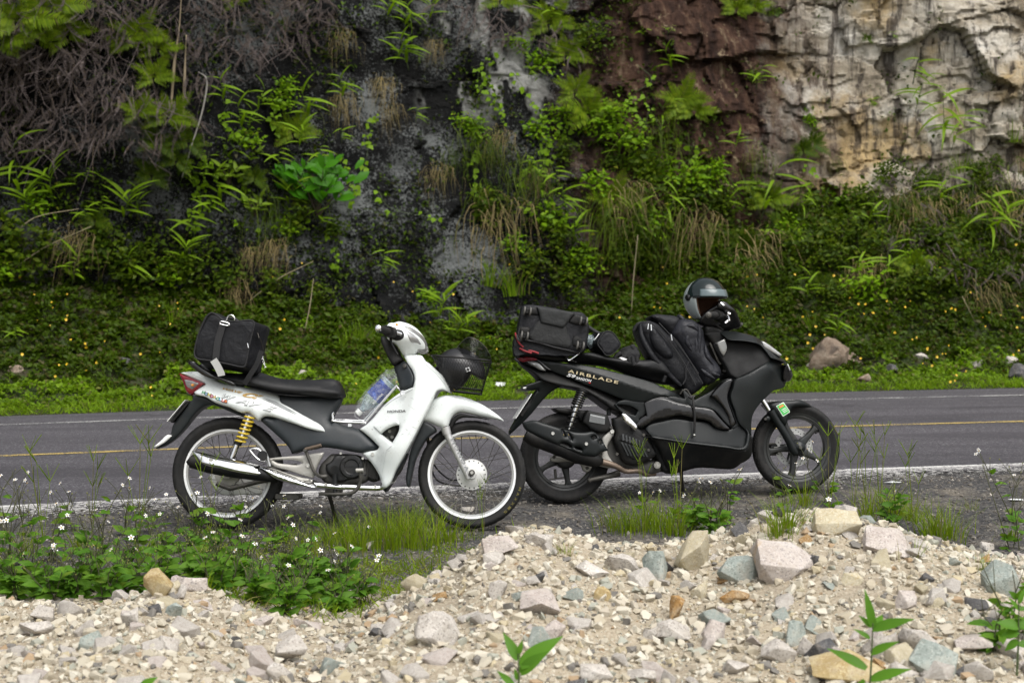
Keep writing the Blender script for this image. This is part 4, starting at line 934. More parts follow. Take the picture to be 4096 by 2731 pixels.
    decal('red_mark', U('Z3', .17, (592, 704), (604, 707), (602, 714), (590, 711)), s, pm('red print', (.6, .03, .03), .5), tail.o, .004)
    # ---------------- rear suspension, engine side
    for w in (.13, -.13):
        sh = tubeo('rear_shock', P3('Z3', w, (548, 760), (500, 880), (475, 960), (456, 1018)), [.019, .017, .012, .008], M['chrome'], root, 12, False)
        spring('coil_spring', P3('Z3', w, (546, 762))[0], P3('Z3', w, (504, 862))[0], .0285, 7, .0055, M['black_plastic'], sh)
        spring('coil_spring', P3('Z3', w, (504, 862))[0], P3('Z3', w, (456, 1012))[0], .0275, 4.6, .0042, M['black_plastic'], sh, .8)
    pillow('hugger', U('C5', .1, (585, 112), (620, 105), (830, 120), (1010, 140), (1050, 140), (1000, 220), (960, 320), (940, 260), (880, 215), (760, 190), (650, 165)), .08, M['black_plastic'], root, r=.012)
    case = pillow('belt_case', U('C5', .1, (1045, 140), (1150, 165), (1320, 205), (1350, 300), (1380, 400), (1370, 430), (1220, 450), (1100, 415), (1020, 340), (975, 310), (1000, 220)), .12, M['black_plastic'], root, far=.05, r=.012)
    decal('warning_label', U('C5', .12, (1085, 190), (1290, 232), (1280, 338), (1068, 298)), case.surf, pm('grey label', (.22, .23, .23), .5, var=.3, nscale=90), case.o, .004)
    for i in range(7): decal('label_line', U('C5', .12, (1085-i*2, 206+i*13), (1285-i*2, 247+i*13), (1284-i*2, 251+i*13), (1084-i*2, 210+i*13)), case.surf, M['whiteink'] if i == 0 else M['ink'], case.o, .0052)
    pillow('engine', U('C5', .08, (1200, 430), (1380, 400), (1440, 600), (1700, 900), (1960, 830), (2100, 900), (2090, 1000), (1900, 1040), (1560, 960), (1300, 900), (1100, 860), (1000, 700)), .08, M['engine_alu'], root, r=.03)
    pillow('swing_plate', U('C5', .13, (1370, 430), (1400, 425), (1415, 455), (1380, 540), (1330, 640), (1340, 760), (1400, 850), (1480, 910), (1400, 950), (1200, 915), (1215, 880), (1260, 720), (1250, 600), (1260, 530), (1330, 460)), .125, M['cast'], root, far=.09, r=.010, step=.009)
    bolt(root, P3('C5', .128, (1388, 437))[0], .013)
    pillow('swing_arm', U('C5', .10, (520, 830), (540, 790), (600, 780), (720, 800), (860, 840), (960, 865), (1010, 900), (1110, 930), (1090, 970), (1040, 1005), (990, 985), (950, 900), (800, 860), (560, 855)), .10, M['cast'], root, far=.07, r=.010, step=.009)
    for q in ((580, 795), (1042, 945)): bolt(root, P3('C5', .103, q)[0], .010, M['steel'])
    pillow('drum', [(rc.x+math.cos(t)*.062, rc.z+math.sin(t)*.062) for t in np.linspace(0, 2*math.pi, 24, False)], .06, M['engine'], root, far=-.05, r=.02)
    # muffler
    tubeo('muffler', P3('C5', [.17, .17, .17, .165, .155, .14], (185, 470), (300, 530), (600, 640), (900, 760), (1150, 830), (1235, 855)), [.038, .046, .047, .047, .043, .022], M['black_plastic'], root, 22)
    sh = pillow('heat_shield', U('C5', .22, (140, 312), (200, 296), (310, 280), (420, 312), (620, 375), (850, 440), (1000, 448), (1140, 440), (1200, 485), (1262, 545), (1300, 620), (1350, 700), (1212, 748), (1170, 782), (1080, 780), (980, 768), (850, 715), (700, 650), (500, 570), (320, 488), (190, 412)), C('C5', .22, ((160, 320), .20), ((320, 330), .222), ((500, 500), .232), ((800, 520), .225), ((1000, 560), .228), ((1150, 730), .215), ((1330, 690), .195)), M['satin_black'], root, far=.175, fdrop=0, r=.018, step=.010,
                holes=[U('C5', .22, (655, 615), (690, 590), (800, 622), (830, 660), (740, 645)), U('C5', .22, (870, 655), (950, 665), (975, 690), (900, 680)), U('C5', .22, (685, 408), (702, 404), (742, 510), (722, 495)), U('C5', .22, (768, 450), (786, 448), (836, 556), (815, 540)), U('C5', .22, (1098, 510), (1150, 492), (1180, 520), (1125, 545)), U('C5', .22, (1205, 570), (1255, 555), (1262, 600), (1235, 612))],
                lines=[U('C5', .22, (420, 330), (640, 470), (850, 590), (1040, 705))])
    for q in ((559, 463), (1028, 609)): p = U('C5', .225, q)[0]; bolt(root, (p[0], -float(sh.surf([p])[0])-.001, p[1]), .0105)
    tubeo('exhaust_pipe', P3('C5', [.14, .14, .13, .11, .09, .06, .04], (1230, 855), (1380, 895), (1480, 940), (1580, 990), (1760, 985), (1860, 1030), (1990, 1020)), [.020, .017, .015, .0145, .0145, .014, .014], M['rust_pipe'], root, 14)
    tubeo('stand_spring_arm', P3('C5', [.1, .09, .05], (1075, 1110), (1280, 1070), (1480, 1020)), [.013, .015, .02], M['steel'], root, 10)
    disc('stand_foot', P3('C5', .1, (1080, 1112))[0], (-1, -.1, -.2), [(.0005, .012), (.014, .012), (.016, .006), (.012, -.004)], M['steel'], root, 12)
    tubeo('brake_arm', P3('C5', .06, (590, 960), (605, 1085)), .008, M['steel'], root, 8, False); tubeo('brake_rod', P3('C5', .06, (515, 1105), (720, 1075)), .004, M['steel'], root, 6, False)
    # fan shroud with slats
    fan = pillow('fan_cover', U('C5', .13, (1400, 250), (1470, 235), (1530, 200), (1600, 230), (1700, 340), (1790, 420), (1860, 520), (1950, 660), (2008, 750), (1960, 800), (1850, 850), (1700, 912), (1640, 905), (1530, 840), (1500, 760), (1440, 640), (1420, 540), (1440, 450), (1410, 350)), C('C5', .13, ((1450, 300), .13), ((1500, 560), .155), ((1700, 600), .165), ((1900, 700), .15), ((1650, 870), .14)), M['black_plastic'], root, far=.05, r=.02, step=.010)
    fl = fan.surf; M['slat'] = pm('grille plastic', (.034, .037, .038), .4, var=.2)
    pillow('fan_grille', U('C5', .16, (1490, 500), (1560, 455), (1700, 470), (1830, 560), (1900, 760), (1680, 830), (1560, 700)), lambda Q: fl(Q)+.004, M['near_black'], fan.o, far=lambda Q: fl(Q)-.01, r=.004)  # near-black backing paints the shade between the slats
    for i in range(7):
        a = Vector(U('C5', .17, (1545+i*44, 470+i*17))[0]); b = Vector(U('C5', .17, (1548+i*46, 560+i*18))[0]); t = Vector((.0045, 0)); decal('slat', [a-t, a+t, b+t, b-t], lambda Q: fl(Q)+.008, M['slat'], fan.o)
        a = Vector(U('C5', .17, (1525+i*50, 585+i*15))[0]); b = Vector(U('C5', .17, (1620+i*44, 775+i*2))[0]); decal('slat', [a-t, a+t, b+t, b-t], lambda Q: fl(Q)+.008, M['slat'], fan.o)
    pillow('grille_bar', U('C5', .17, (1490, 550), (1510, 540), (1830, 650), (1838, 675)), lambda Q: fl(Q)+.010, M['black_plastic'], fan.o, far=fl, r=.004)
    for q in ((1462, 750), (1898, 695), (1385, 380), (1828, 485)): p = U('C5', .16, q)[0]; bolt(fan.o, (p[0], -float(fl([p])[0])-.002, p[1]), .009, M['steel'])
    pg = pillow('passenger_footrest', U('C5', .19, (1518, 190), (1545, 184), (1690, 300), (1740, 375), (1735, 400), (1712, 432), (1650, 372), (1560, 300)), .20, M['chrome'], root, far=.175, r=.009, step=.007)
    tubeo('footrest_pivot', P3('C5', [.19, .14], (1690, 400), (1660, 380)), .011, M['black_plastic'], root, 8, False)
    disc('cylinder_plug', P3('C5', .10, (2018, 905))[0], (0, -1, 0), [(.0005, .008), (.005, .010), (.0065, .006), (.013, .006), (.016, .002), (.019, .002), (.02, -.012)], M['cast'], root, 24)
    boxo('frame_post', P3('C5', .06, (1345, 110))[0], .022, .03, .085, M['satin_black'], root, R(-6))
    # ---------------- centre body and floor
    pillow('inner_frame', U('Z3', .08, (700, 800), (800, 820), (960, 836), (1060, 805), (1320, 880), (1320, 1180), (1200, 1270), (1080, 1300), (1020, 1180), (960, 1040), (860, 950), (760, 900)), .10, M['near_black'], root, r=.02)
    pillow('side_cover', U('C5', .14, (1420, 60), (1500, 10), (1840, 20), (1900, 130), (1880, 170), (1760, 260), (1830, 380), (1780, 400), (1700, 330), (1580, 220), (1500, 150)), .145, M['satin_black'], root, r=.0045, holes=[U('C5', .14, (1450, 60), (1640, 80), (1750, 140), (1715, 215), (1600, 180), (1500, 120))])
    gl = U('C6', .18, (0, 660), (340, 455), (520, 470), (1000, 560), (1200, 740)); gs = side_of(gl)
    pillow('side_fairing', U('C6', .17, (66, 382), (180, 345), (300, 318), (400, 345), (500, 380), (740, 440), (1000, 492), (1060, 560), (1150, 660), (1242, 752), (1180, 758), (1050, 732), (950, 648), (740, 600), (530, 560), (360, 595), (180, 632), (100, 690), (0, 730), (-60, 700), (-20, 640), (30, 590), (100, 560)), C('C6', .17, ((0, 680), .165), ((200, 500), .175), ((500, 480), .185), ((900, 560), .20), ((1200, 740), .205)), M['gloss_black'], root, r=.004, step=.010, lines=[gl[:4]], crease=lambda Q: -.25*np.clip(gs(Q), 0, .06))
    pillow('step_panel', U('C6', .18, (85, 748), (130, 700), (300, 650), (500, 612), (740, 640), (950, 660), (1060, 735), (1242, 764), (1300, 735), (1372, 668), (1440, 730), (1512, 810), (1490, 930), (1460, 1022), (1200, 1000), (900, 962), (600, 925), (380, 885), (160, 842)), C('C6', .18, ((120, 760), .165), ((500, 640), .17), ((900, 700), .172), ((600, 900), .195), ((1200, 960), .19), ((1450, 820), .175), ((1380, 690), .175)), M['satin_black'], root, r=.0045, step=.012)
    pillow('floor_lip', U('C6', .2, (160, 842), (380, 880), (600, 915), (900, 950), (1200, 985), (1420, 1005), (1465, 960), (1490, 860), (1500, 800), (1380, 680), (1372, 668), (1400, 668), (1530, 815), (1520, 930), (1480, 1030), (1440, 1044), (1200, 1020), (900, 985), (600, 945), (380, 905), (170, 862)), C('C6', .2, ((200, 850), .188), ((900, 965), .217), ((1450, 1020), .215), ((1510, 820), .20), ((1390, 675), .19)), M['satin_black'], root, r=.008, step=.010)
    pillow('under_cowl', U('C6', .17, (165, 846), (380, 890), (600, 932), (900, 975), (1200, 1008), (1450, 1035), (1490, 960), (1530, 830), (1562, 862), (1570, 980), (1568, 1130), (1500, 1200), (1440, 1230), (1362, 1300), (1100, 1300), (830, 1296), (680, 1335), (560, 1368), (480, 1380), (420, 1320), (340, 1150), (262, 1000)), C('C6', .17, ((200, 860), .165), ((600, 980), .19), ((1400, 1080), .20), ((1550, 950), .18), ((900, 1250), .12), ((1350, 1280), .12), ((500, 1350), .10), ((400, 1150), .15)), M['black_plastic'], root, r=.02, step=.013)
    pillow('tunnel', U('C6', .1, (560, 190), (620, 230), (740, 350), (780, 330), (1000, 210), (1180, 60), (1300, 20), (1300, 90), (1240, 300), (1350, 560), (1370, 670), (1250, 760), (1150, 660), (1000, 490), (740, 440), (500, 380), (330, 310), (430, 300), (600, 330)), C('C6', .1, ((600, 300), .15), ((1000, 400), .14), ((1240, 400), .16), ((1200, 640), .17), ((1200, 100), .13)), M['satin_black'], root, r=.0045, step=.012)
    pillow('lower_brace', U('Z3', .15, (960, 836), (1060, 800), (1140, 812), (1320, 890), (1320, 915), (1150, 850), (1060, 830), (1000, 850)), .155, M['gloss_black'], root, r=.008)
    tubeo('side_stand', [P3('Z4', -.06, (205, 1320))[0], Vector((P3('Z4', -.1, (222, 1390))[0].x, .15, .11)), Vector((P3('Z4', -.1, (245, 1455))[0].x, .22, .035))], [.012, .010, .012], M['steel'], root, 10)
    # ---------------- front cowl
    fn = C('Z4', .18, ((500, 420), .10), ((700, 460), .13), ((850, 570), .13), ((940, 680), .06), ((800, 640), .19), ((600, 740), .22), ((700, 800), .215), ((850, 760), .13), ((660, 960), .20), ((640, 1060), .19), ((540, 830), .21))
    bl = U('Z4', .18, (640, 685), (780, 640), (880, 712)); bs = side_of(bl)
    cowl = pillow('front_cowl', U('Z4', .17, (555, 724), (600, 704), (640, 685), (700, 650), (780, 603), (800, 585), (905, 612), (935, 650), (966, 690), (945, 730), (925, 762), (880, 780), (822, 796), (770, 836), (735, 866), (690, 920), (672, 955), (664, 1000), (668, 1092), (630, 1060), (580, 1012), (550, 930), (522, 834), (538, 780)), fn, M['satin_black'], root, r=.0045, step=.011, lines=[bl], crease=lambda Q: -.35*np.clip(bs(Q), 0, .09))
    pillow('top_cowl', U('Z4', .12, (465, 406), (500, 398), (540, 398), (620, 415), (700, 441), (740, 468), (800, 515), (860, 566), (906, 613), (800, 590), (775, 585), (745, 535), (712, 500), (640, 478), (560, 468), (508, 462), (485, 430)), C('Z4', .12, ((480, 410), .085), ((560, 440), .14), ((700, 470), .165), ((790, 570), .18), ((880, 605), .13), ((760, 490), .10)), M['satin_black'], root, r=.0045, step=.010)
    pillow('inner_cowl', U('Z4', .12, (430, 440), (500, 460), (560, 468), (640, 478), (712, 500), (745, 535), (778, 590), (770, 610), (700, 650), (640, 682), (560, 720), (520, 690), (500, 640), (460, 560), (430, 500)), C('Z4', .12, ((450, 480), .09), ((600, 560), .13), ((740, 560), .155), ((560, 690), .17)), M['near_black'], root, r=.012)
    pillow('side_vent', U('Z4', .2, (410, 830), (440, 790), (540, 716), (556, 722), (540, 770), (522, 834), (548, 930), (578, 1010), (540, 1045), (520, 960), (440, 850)), .185, M['gloss_black'], root, r=.008)
    pillow('headlamp', U('Z4', .1, (728, 470), (752, 480), (800, 512), (862, 562), (846, 574), (786, 538), (740, 508)), .135, M['clear_lens'], root, r=.006)
    pillow('running_light', U('Z4', .12, (900, 622), (908, 620), (936, 656), (930, 664)), C('Z4', .12, ((900, 622), .135), ((936, 660), .095)), pm('white lamp', (.8, .82, .85), .15, coat=.5), root, r=.004)
    pillow('nose_lens', U('Z4', .1, (884, 648), (896, 622), (940, 655), (962, 692), (942, 728), (890, 732), (874, 708)), C('Z4', .1, ((890, 640), .128), ((950, 690), .06), ((890, 720), .10)), M['gloss_black'], root, r=.006)
    pillow('leg_column', U('Z4', .08, (360, 420), (420, 400), (470, 405), (500, 460), (520, 560), (520, 690), (490, 680), (470, 600), (440, 520), (400, 470)), .09, M['black_plastic'], root, r=.02)
    pillow('inner_panel', U('Z4', .1, (432, 480), (486, 456), (500, 520), (478, 572), (455, 540)), .135, M['grey_lens'], root, r=.006)
    tubeo('bag_hook', P3('Z4', [.06, .08, .09, .09], (498, 596), (504, 640), (492, 672), (482, 660)), .004, M['steel'], root, 7)
    tubeo('trim_bar', P3('Z4', .09, (395, 480), (450, 600), (468, 620)), .006, M['steel'], root, 7)
    # ---------------- handlebar
    hb = pillow('handlebar_cowl', U('C4', .1, (820, 590), (850, 520), (920, 440), (1030, 370), (1060, 320), (1120, 340), (1180, 390), (1260, 460), (1320, 540), (1378, 630), (1340, 650), (1260, 672), (1220, 690), (1110, 690), (1000, 660), (900, 640)), C('C4', .1, ((850, 580), .08), ((1000, 450), .11), ((1150, 500), .13), ((1340, 630), .05)), M['gloss_black'], root, r=.02)
    pillow('steering_column', U('C4', .06, (880, 640), (1000, 650), (1110, 690), (1090, 780), (1110, 810), (1000, 860), (930, 840), (890, 760)), .07, M['black_plastic'], root, r=.02)
    gr = tubeo('handle_grip', P3('C4', [.335, .29, .20, .16], (922, 500), (945, 498), (1010, 500), (1060, 510)), [.0165, .018, .0185, .019], M['rubber'], root, 16, False)
    disc('bar_end', P3('C4', .345, (922, 500))[0], (-.1, -1, 0), [(.0005, .008), (.006, .009), (.011, .005), (.0165, .002), (.017, -.008)], M['steel'], gr, 16)
    tubeo('throttle_housing', P3('C4', [.20, .14], (1015, 495), (1070, 510)), [.027, .026], M['black_plastic'], root, 16, False)
    tubeo('brake_reservoir', P3('C4', .15, (1040, 385), (1130, 400)), .018, M['black_plastic'], root, 12, False)
    tubeo('mirror_mount', P3('C4', [.16, .17], (1075, 350), (1115, 385)), .007, M['chrome'], root, 8, False)
    tubeo('brake_lever', P3('C4', [.14, .17, .2, .21], (1125, 500), (1160, 520), (1175, 560), (1130, 605)), [.010, .010, .009, .008], M['chrome'], root, 10)
    disc('lever_ball', P3('C4', .21, (1178, 566))[0], (0, -1, 0), [(.0005, .009), (.005, .008), (.0085, .003), (.009, -.002)], M['chrome'], root, 12)
    tubeo('lever_clamp', P3('C4', [.14, .14], (1160, 480), (1195, 490)), .009, M['chrome'], root, 8, False)
    tubeo('brake_hose', P3('C4', [.12, .12, .1], (970, 560), (1000, 610), (1110, 690)), .004, M['black_plastic'], root, 7)
    lg = P3('C4', -.33, (940, 505))[0]; tubeo('handle_grip', [lg, lg+Vector((.03, -.15, 0))], .018, M['rubber'], root, 12, False)
    pillow('mirror', U('C4', -.2, (1035, 330), (1045, 292), (1060, 320), (1100, 350), (1060, 370)), -.19, M['black_plastic'], root, far=-.21, r=.006)
    bolt(hb.o, P3('C4', .10, (1338, 612))[0], .009, M['steel'])
    return root
build_black()
# ================================================================== things carried on the scooter
def local_root(name, B, p): return empty(name, B.mw @ Matrix.Translation(p))
def build_suitcase():
    B = FB; o = B.loc(*px('C3', (560, 800))[0], 0); root = local_root('suitcase', B, o)
    tag(root, 'black soft suitcase with four caster wheels lying on the scooter tail', 'suitcase'); off = -o
    T = lambda c, w, *q: [p+off for p in B.pts(c, w, *q)]
    face = [(110, 440), (150, 240), (170, 120), (260, 95), (400, 100), (620, 140), (850, 185), (1050, 205), (1120, 260), (1165, 420), (1150, 600), (1110, 760), (1040, 820), (880, 790), (640, 735), (380, 660), (180, 620), (95, 560)]
    def sec(w, sc, dx=0, dy=0):
        c = (620, 460); return T('C3', w, *[(c[0]+(x-c[0])*sc+dx, c[1]+(y-c[1])*sc+dy) for x, y in face])
    loft('shell', [sec(.187, .97), sec(.183, 1.03), sec(.165, 1.06), sec(0, 1.06, -18, 4), sec(-.2, 1.0, -15, 4), sec(-.24, .93, -12, 4)], M['nylon'], root, n=72, k=4, noise=.004, nsc=10)
    def patch(name, pts, w, mat, th=.01, r=.006): return pillow(name, [(p.x, p.z) for p in T('C3', w, *pts)], w, mat, root, far=w-th, r=r, fdrop=0)
    cover = pm('coarse black cover', (.008, .0085, .0085), .75, var=.3, nscale=20, weave=90)
    cover2 = pm('worn black flap', (.011, .012, .012), .75, var=.3, nscale=16, weave=90)
    patch('cover', [(420, 300), (600, 330), (840, 400), (880, 520), (940, 690), (900, 770), (640, 720), (300, 640), (240, 560), (330, 420)], .198, cover, .03, .02)
    patch('flap', [(385, 105), (620, 140), (840, 170), (985, 200), (930, 260), (880, 330), (800, 438), (640, 400), (445, 355), (430, 240)], .210, cover2, .03, .012)
    patch('corner_shell', [(330, 110), (400, 120), (420, 240), (300, 225), (180, 215), (180, 130)], .196, M['black_plastic'], .02, .01)
    patch('corner_shell', [(120, 420), (270, 420), (295, 460), (250, 520), (230, 560), (120, 520)], .196, M['black_plastic'], .02, .01)
    patch('corner_shell', [(985, 225), (1080, 250), (1160, 300), (1150, 400), (980, 380), (880, 350), (930, 270)], .196, M['black_plastic'], .02, .01)
    patch('corner_shell', [(960, 560), (1030, 560), (1100, 640), (1080, 740), (940, 720), (940, 620)], .196, M['black_plastic'], .02, .01)
    for (x, y) in ((225, 180), (180, 565), (1105, 335), (1052, 720)):
        c = T('C3', .21, (x, y))[0]; ax = (T('C3', .21, (x+10, y+1.6))[0]-c).normalized()
        hs_ = boxo('caster', c, .022, .05, .03, M['black_plastic'], root, R(-9), .2)
        for sg in (-1, 1):
            disc('caster_wheel', c+ax*.0165*sg+Vector((0, -.022, 0)), ax, [(.002, .005), (.014, .0052), (.024, .004), (.0255, 0), (.024, -.004), (.014, -.0052), (.002, -.005)], M['wheel_grey'], hs_, 20)
    loft('folded_cover', [T('C3', .17, (30, 640), (60, 560), (300, 640), (620, 720), (1000, 800), (1060, 850), (760, 870), (420, 850), (150, 850), (40, 860), (10, 760)), T('C3', .15, (15, 640), (60, 560), (300, 640), (620, 720), (1020, 800), (1080, 860), (760, 890), (420, 870), (150, 870), (20, 880), (0, 760)), T('C3', -.15, (15, 640), (60, 560), (300, 640), (620, 720), (1000, 800), (1060, 850), (760, 880), (420, 860), (150, 860), (20, 870), (0, 760))], M['nylon'], root, n=60, noise=.007, nsc=16)
    tubeo('edge_binding', T('C3', .19, *face[11:], face[0]), .005, M['webbing'], root, 6)
    red = pm('red cord', (.25, .02, .025), .7, var=.4, nscale=80)
    for pts in (((40, 510), (70, 600), (110, 680), (170, 740)), ((110, 755), (200, 800), (300, 830)), ((250, 790), (340, 810), (410, 835)), ((1000, 820), (1040, 815), (1070, 790))):
        tubeo('elastic_cord', T('C3', [.18]*len(pts), *pts), .0055, red, root, 7)
    tubeo('cord_hook', T('C3', .185, (1035, 815), (1045, 835), (990, 880), (900, 940), (870, 940), (862, 925)), .003, M['chrome'], root, 6)
    patch('net_pocket', [(60, 540), (110, 560), (180, 625), (120, 660), (70, 620)], .19, pm('mesh net', (.05, .05, .05), .7, var=.8, nscale=120), .02)
    return root
build_suitcase()
def build_roll_bag():
    B = FB; o = B.loc(*px('C3', (1300, 840))[0], .0); root = local_root('equipment_bag', B, o); off = -o
    tag(root, 'small black round-ended pouch lying on the scooter seat', 'pouch')
    T = lambda c, w, *q: [p+off for p in B.pts(c, w, *q)]
    end = [(1345, 640), (1400, 550), (1450, 500), (1510, 486), (1580, 520), (1650, 610), (1690, 700), (1640, 780), (1560, 850), (1470, 862), (1400, 780), (1340, 700)]
    def sec(w, sc, dx=0, dy=0): c = (1510, 680); return T('C3', w, *[(c[0]+(x-c[0])*sc+dx, c[1]+(y-c[1])*sc+dy) for x, y in end])
    loft('body', [sec(.16, .9), sec(.155, .97), sec(.145, 1.0), sec(.05, 1.0, -110, 10), sec(-.05, .98, -190, 20), sec(-.06, .85, -195, 20)], M['nylon'], root, n=48, noise=.003)
    lp = sec(.156, 1.0); tubeo('piping', lp+[lp[0]], .0035, M['webbing'], root, 6)
    return root
build_roll_bag()
def build_clear_bottle():
    B = FB; a = B.loc(*px('C3', (1300, 640))[0], .06); root = local_root('water_bottle', B, a)
    tag(root, 'clear plastic bottle strapped beside the suitcase on the scooter', 'bottle')
    b = B.loc(*px('C3', (1130, 660))[0], .02)-a; ax = b.normalized()
    V, F = lathe_g([(.0005, -.004), (.010, -.003), (.014, .004), (.034, .012), (.040, .03), (.040, .16), (.036, .17), (.0005, .168)], (0, 0, 0), ax, 26)
    link('body', marr('body', V, F), M['bottle'], root)
    V, F = lathe_g([(.0005, -.010), (.012, -.009), (.012, .003), (.0005, .004)], (0, -.03, .005), (0, -1, .1), 16); link('cap', marr('cap', V, F), pm('clear cap', (.5, .54, .54), .2, var=.2), root)
    V, F = lathe_g([(.0415, .035), (.042, .036), (.042, .075), (.0415, .076)], (0, 0, 0), ax, 26); link('sleeve', marr('sleeve', V, F), M['nylon'], root)
    p = [B.loc(*px('C3', q)[0], .07)-a for q in ((1170, 410), (1290, 490), (1390, 540))]; tubeo('strap', p, .011, M['webbing'], root, 8)
    p = [B.loc(*px('C3', q)[0], .09)-a for q in ((1318, 600), (1362, 530))]; tubeo('strap_trim', p, .006, M['whiteink'], root, 6, False)
    return root
build_clear_bottle()
def build_gloves():
    B = FB; o = B.loc(*px('C3', (1800, 900))[0], .05); root = local_root('gloves', B, o); off = -o
    tag(root, 'pair of crumpled black gloves lying on the scooter seat', 'gloves'); T = lambda w, *q: [p+off for p in B.pts('C3', w, *q)]
    g = pm('black glove fabric', (.009, .009, .010), .8, var=.3, bmp=.3, bscale=200)
    loft('palm', [T(.13, (1640, 880), (1700, 780), (1850, 720), (1950, 740), (1990, 830), (1960, 920), (1800, 900)), T(.09, (1620, 890), (1700, 770), (1850, 715), (1970, 730), (2010, 830), (1960, 930), (1800, 915)), T(.02, (1660, 880), (1720, 790), (1850, 740), (1940, 760), (1960, 830), (1900, 900), (1800, 900))], g, root, n=40, noise=.010, nsc=22)
    for pts, w in ((((1700, 830), (1640, 860), (1600, 905)), .13), (((1820, 880), (1830, 940), (1845, 975)), .14), (((1880, 890), (1890, 960), (1900, 1025)), .145), (((1940, 880), (1950, 950), (1940, 990)), .14), (((1900, 760), (1880, 730), (1920, 722)), .12)):
        tubeo('finger', T(w, *pts), [.014, .013, .010], g, root, 9)
    pillow('cuff_tag', [(p.x, p.z) for p in T(.14, (1640, 915), (1660, 905), (1770, 935), (1745, 950), (1710, 955))], .15, M['whiteink'], root, far=.145, r=.002)
    return root
build_gloves()
def build_backpack():
    B = FB; o = B.loc(*px('C4', (800, 1400))[0], 0); root = local_root('backpack', B, o); off = -o
    tag(root, 'bulging black backpack with grey rain cover standing on the scooter footwell', 'backpack')
    U = lambda w, *q: [(p.x+off.x, p.z+off.z) for p in B.pts('C4', w, *q)]; T = lambda w, *q: [p+off for p in B.pts('C4', w, *q)]
    body = pillow('body', U(.14, (60, 640), (90, 590), (160, 565), (230, 570), (300, 600), (420, 720), (520, 800), (640, 960), (760, 1140), (880, 1320), (880, 1390), (800, 1460), (740, 1500), (660, 1490), (600, 1400), (540, 1370), (440, 1280), (330, 1130), (230, 1030), (150, 900), (95, 780)), .135, M['nylon'], root, far=-.14, r=.06, step=.014, noise=.004)
    pillow('front_pocket', U(.16, (190, 640), (260, 650), (340, 740), (430, 860), (500, 980), (500, 1040), (420, 1060), (320, 1000), (230, 900), (190, 780)), .158, M['nylon'], root, far=.08, r=.045, step=.012, noise=.003)
    pillow('top_pocket', U(.11, (200, 520), (240, 490), (400, 492), (560, 520), (600, 560), (560, 700), (470, 760), (430, 720), (330, 620)), .11, M['nylon'], root, far=-.12, r=.05, step=.013, noise=.004)
    pillow('rain_cover', U(.14, (470, 740), (500, 650), (550, 580), (600, 545), (680, 545), (740, 550), (820, 610), (880, 690), (890, 780), (930, 900), (980, 1010), (1060, 1110), (1105, 1190), (1100, 1250), (1040, 1320), (960, 1370), (900, 1385), (830, 1280), (760, 1150), (680, 1060), (620, 960), (540, 820)), .150, M['nylon_grey'], root, far=-.15, r=.075, step=.012, noise=.011)
    pillow('cover_knot', U(.1, (552, 520), (560, 488), (600, 500), (640, 540), (690, 550), (640, 590), (570, 585)), .10, M['nylon_grey'], root, far=.0, r=.03, noise=.01)
    # fold ridges of the cover
    for pts in (((800, 620), (810, 760), (800, 900), (830, 1050)), ((620, 640), (720, 640), (800, 700)), ((880, 880), (900, 1000), (980, 1120)), ((700, 700), (650, 820), (720, 960)), ((830, 1180), (900, 1240), (1000, 1300)), ((760, 760), (770, 900), (740, 1000)), ((920, 1180), (980, 1230), (1060, 1260))):
        tubeo('fold', T([.140]*len(pts), *pts), [.004, .013, .013, .004], M['nylon_grey'], root, 10)
    for pts in (((300, 600), (430, 740), (560, 900), (700, 1100), (850, 1360)), ((430, 730), (540, 850), (680, 1060), (800, 1240)), ((100, 600), (200, 600), (330, 720), (480, 900), (600, 1080), (760, 1380))):
        tubeo('zip', T([.148]*len(pts), *pts), .0035, M['webbing'], root, 6)
    for q0, q1 in (((168, 610), (160, 680)), ((200, 620), (205, 695)), ((450, 745), (462, 820))): tubeo('zip_pull', T(.165, q0, q1), .0042, M['chrome'], root, 7, False)
    tubeo('shoulder_strap', T([.10, .13, .14, .13, .12, .12], (70, 620), (90, 780), (200, 990), (330, 1150), (470, 1290), (580, 1390)), [.008, .016, .018, .018, .016, .010], M['nylon'], root, 9)
    tubeo('shoulder_strap', T([.08, .06, .05], (130, 590), (40, 620), (-15, 700)), [.008, .013, .010], M['webbing'], root, 8)
    tubeo('strap_buckle', T(.15, (385, 1260), (355, 1340)), .011, M['black_plastic'], root, 8, False)
    tubeo('side_cord', T([.15]*4, (680, 1080), (640, 1170), (635, 1300), (600, 1370)), .004, M['webbing'], root, 6)
    return root
build_backpack()
def build_bungee():
    B = FB; o = B.loc(*px('C6', (750, 310))[0], .2); root = local_root('bungee_cord', B, o); off = -o
    tag(root, 'black elastic cord hooked over the scooter side below the backpack', 'cord'); T = lambda w, *q: [p+off for p in B.pts('C6', w, *q)]
    tubeo('cord', T([.19, .21, .215, .21, .205], (735, 300), (745, 400), (762, 560), (760, 720), (755, 830)), .0066, M['rubber'], root, 9)
    disc('ball_end', T(.215, (755, 835))[0], (0, -1, 0), [(.0005, .008), (.005, .007), (.009, 0), (.009, -.006)], M['bolt'], root, 12)
    tubeo('hook', T([.17, .18, .18, .18], (560, 260), (600, 215), (650, 205), (710, 290)), .005, M['steel'], root, 7)
    tubeo('clasp', T([.18, .19, .19], (680, 300), (720, 320), (755, 300)), .008, M['gloss_black'], root, 8)
    return root
build_bungee()
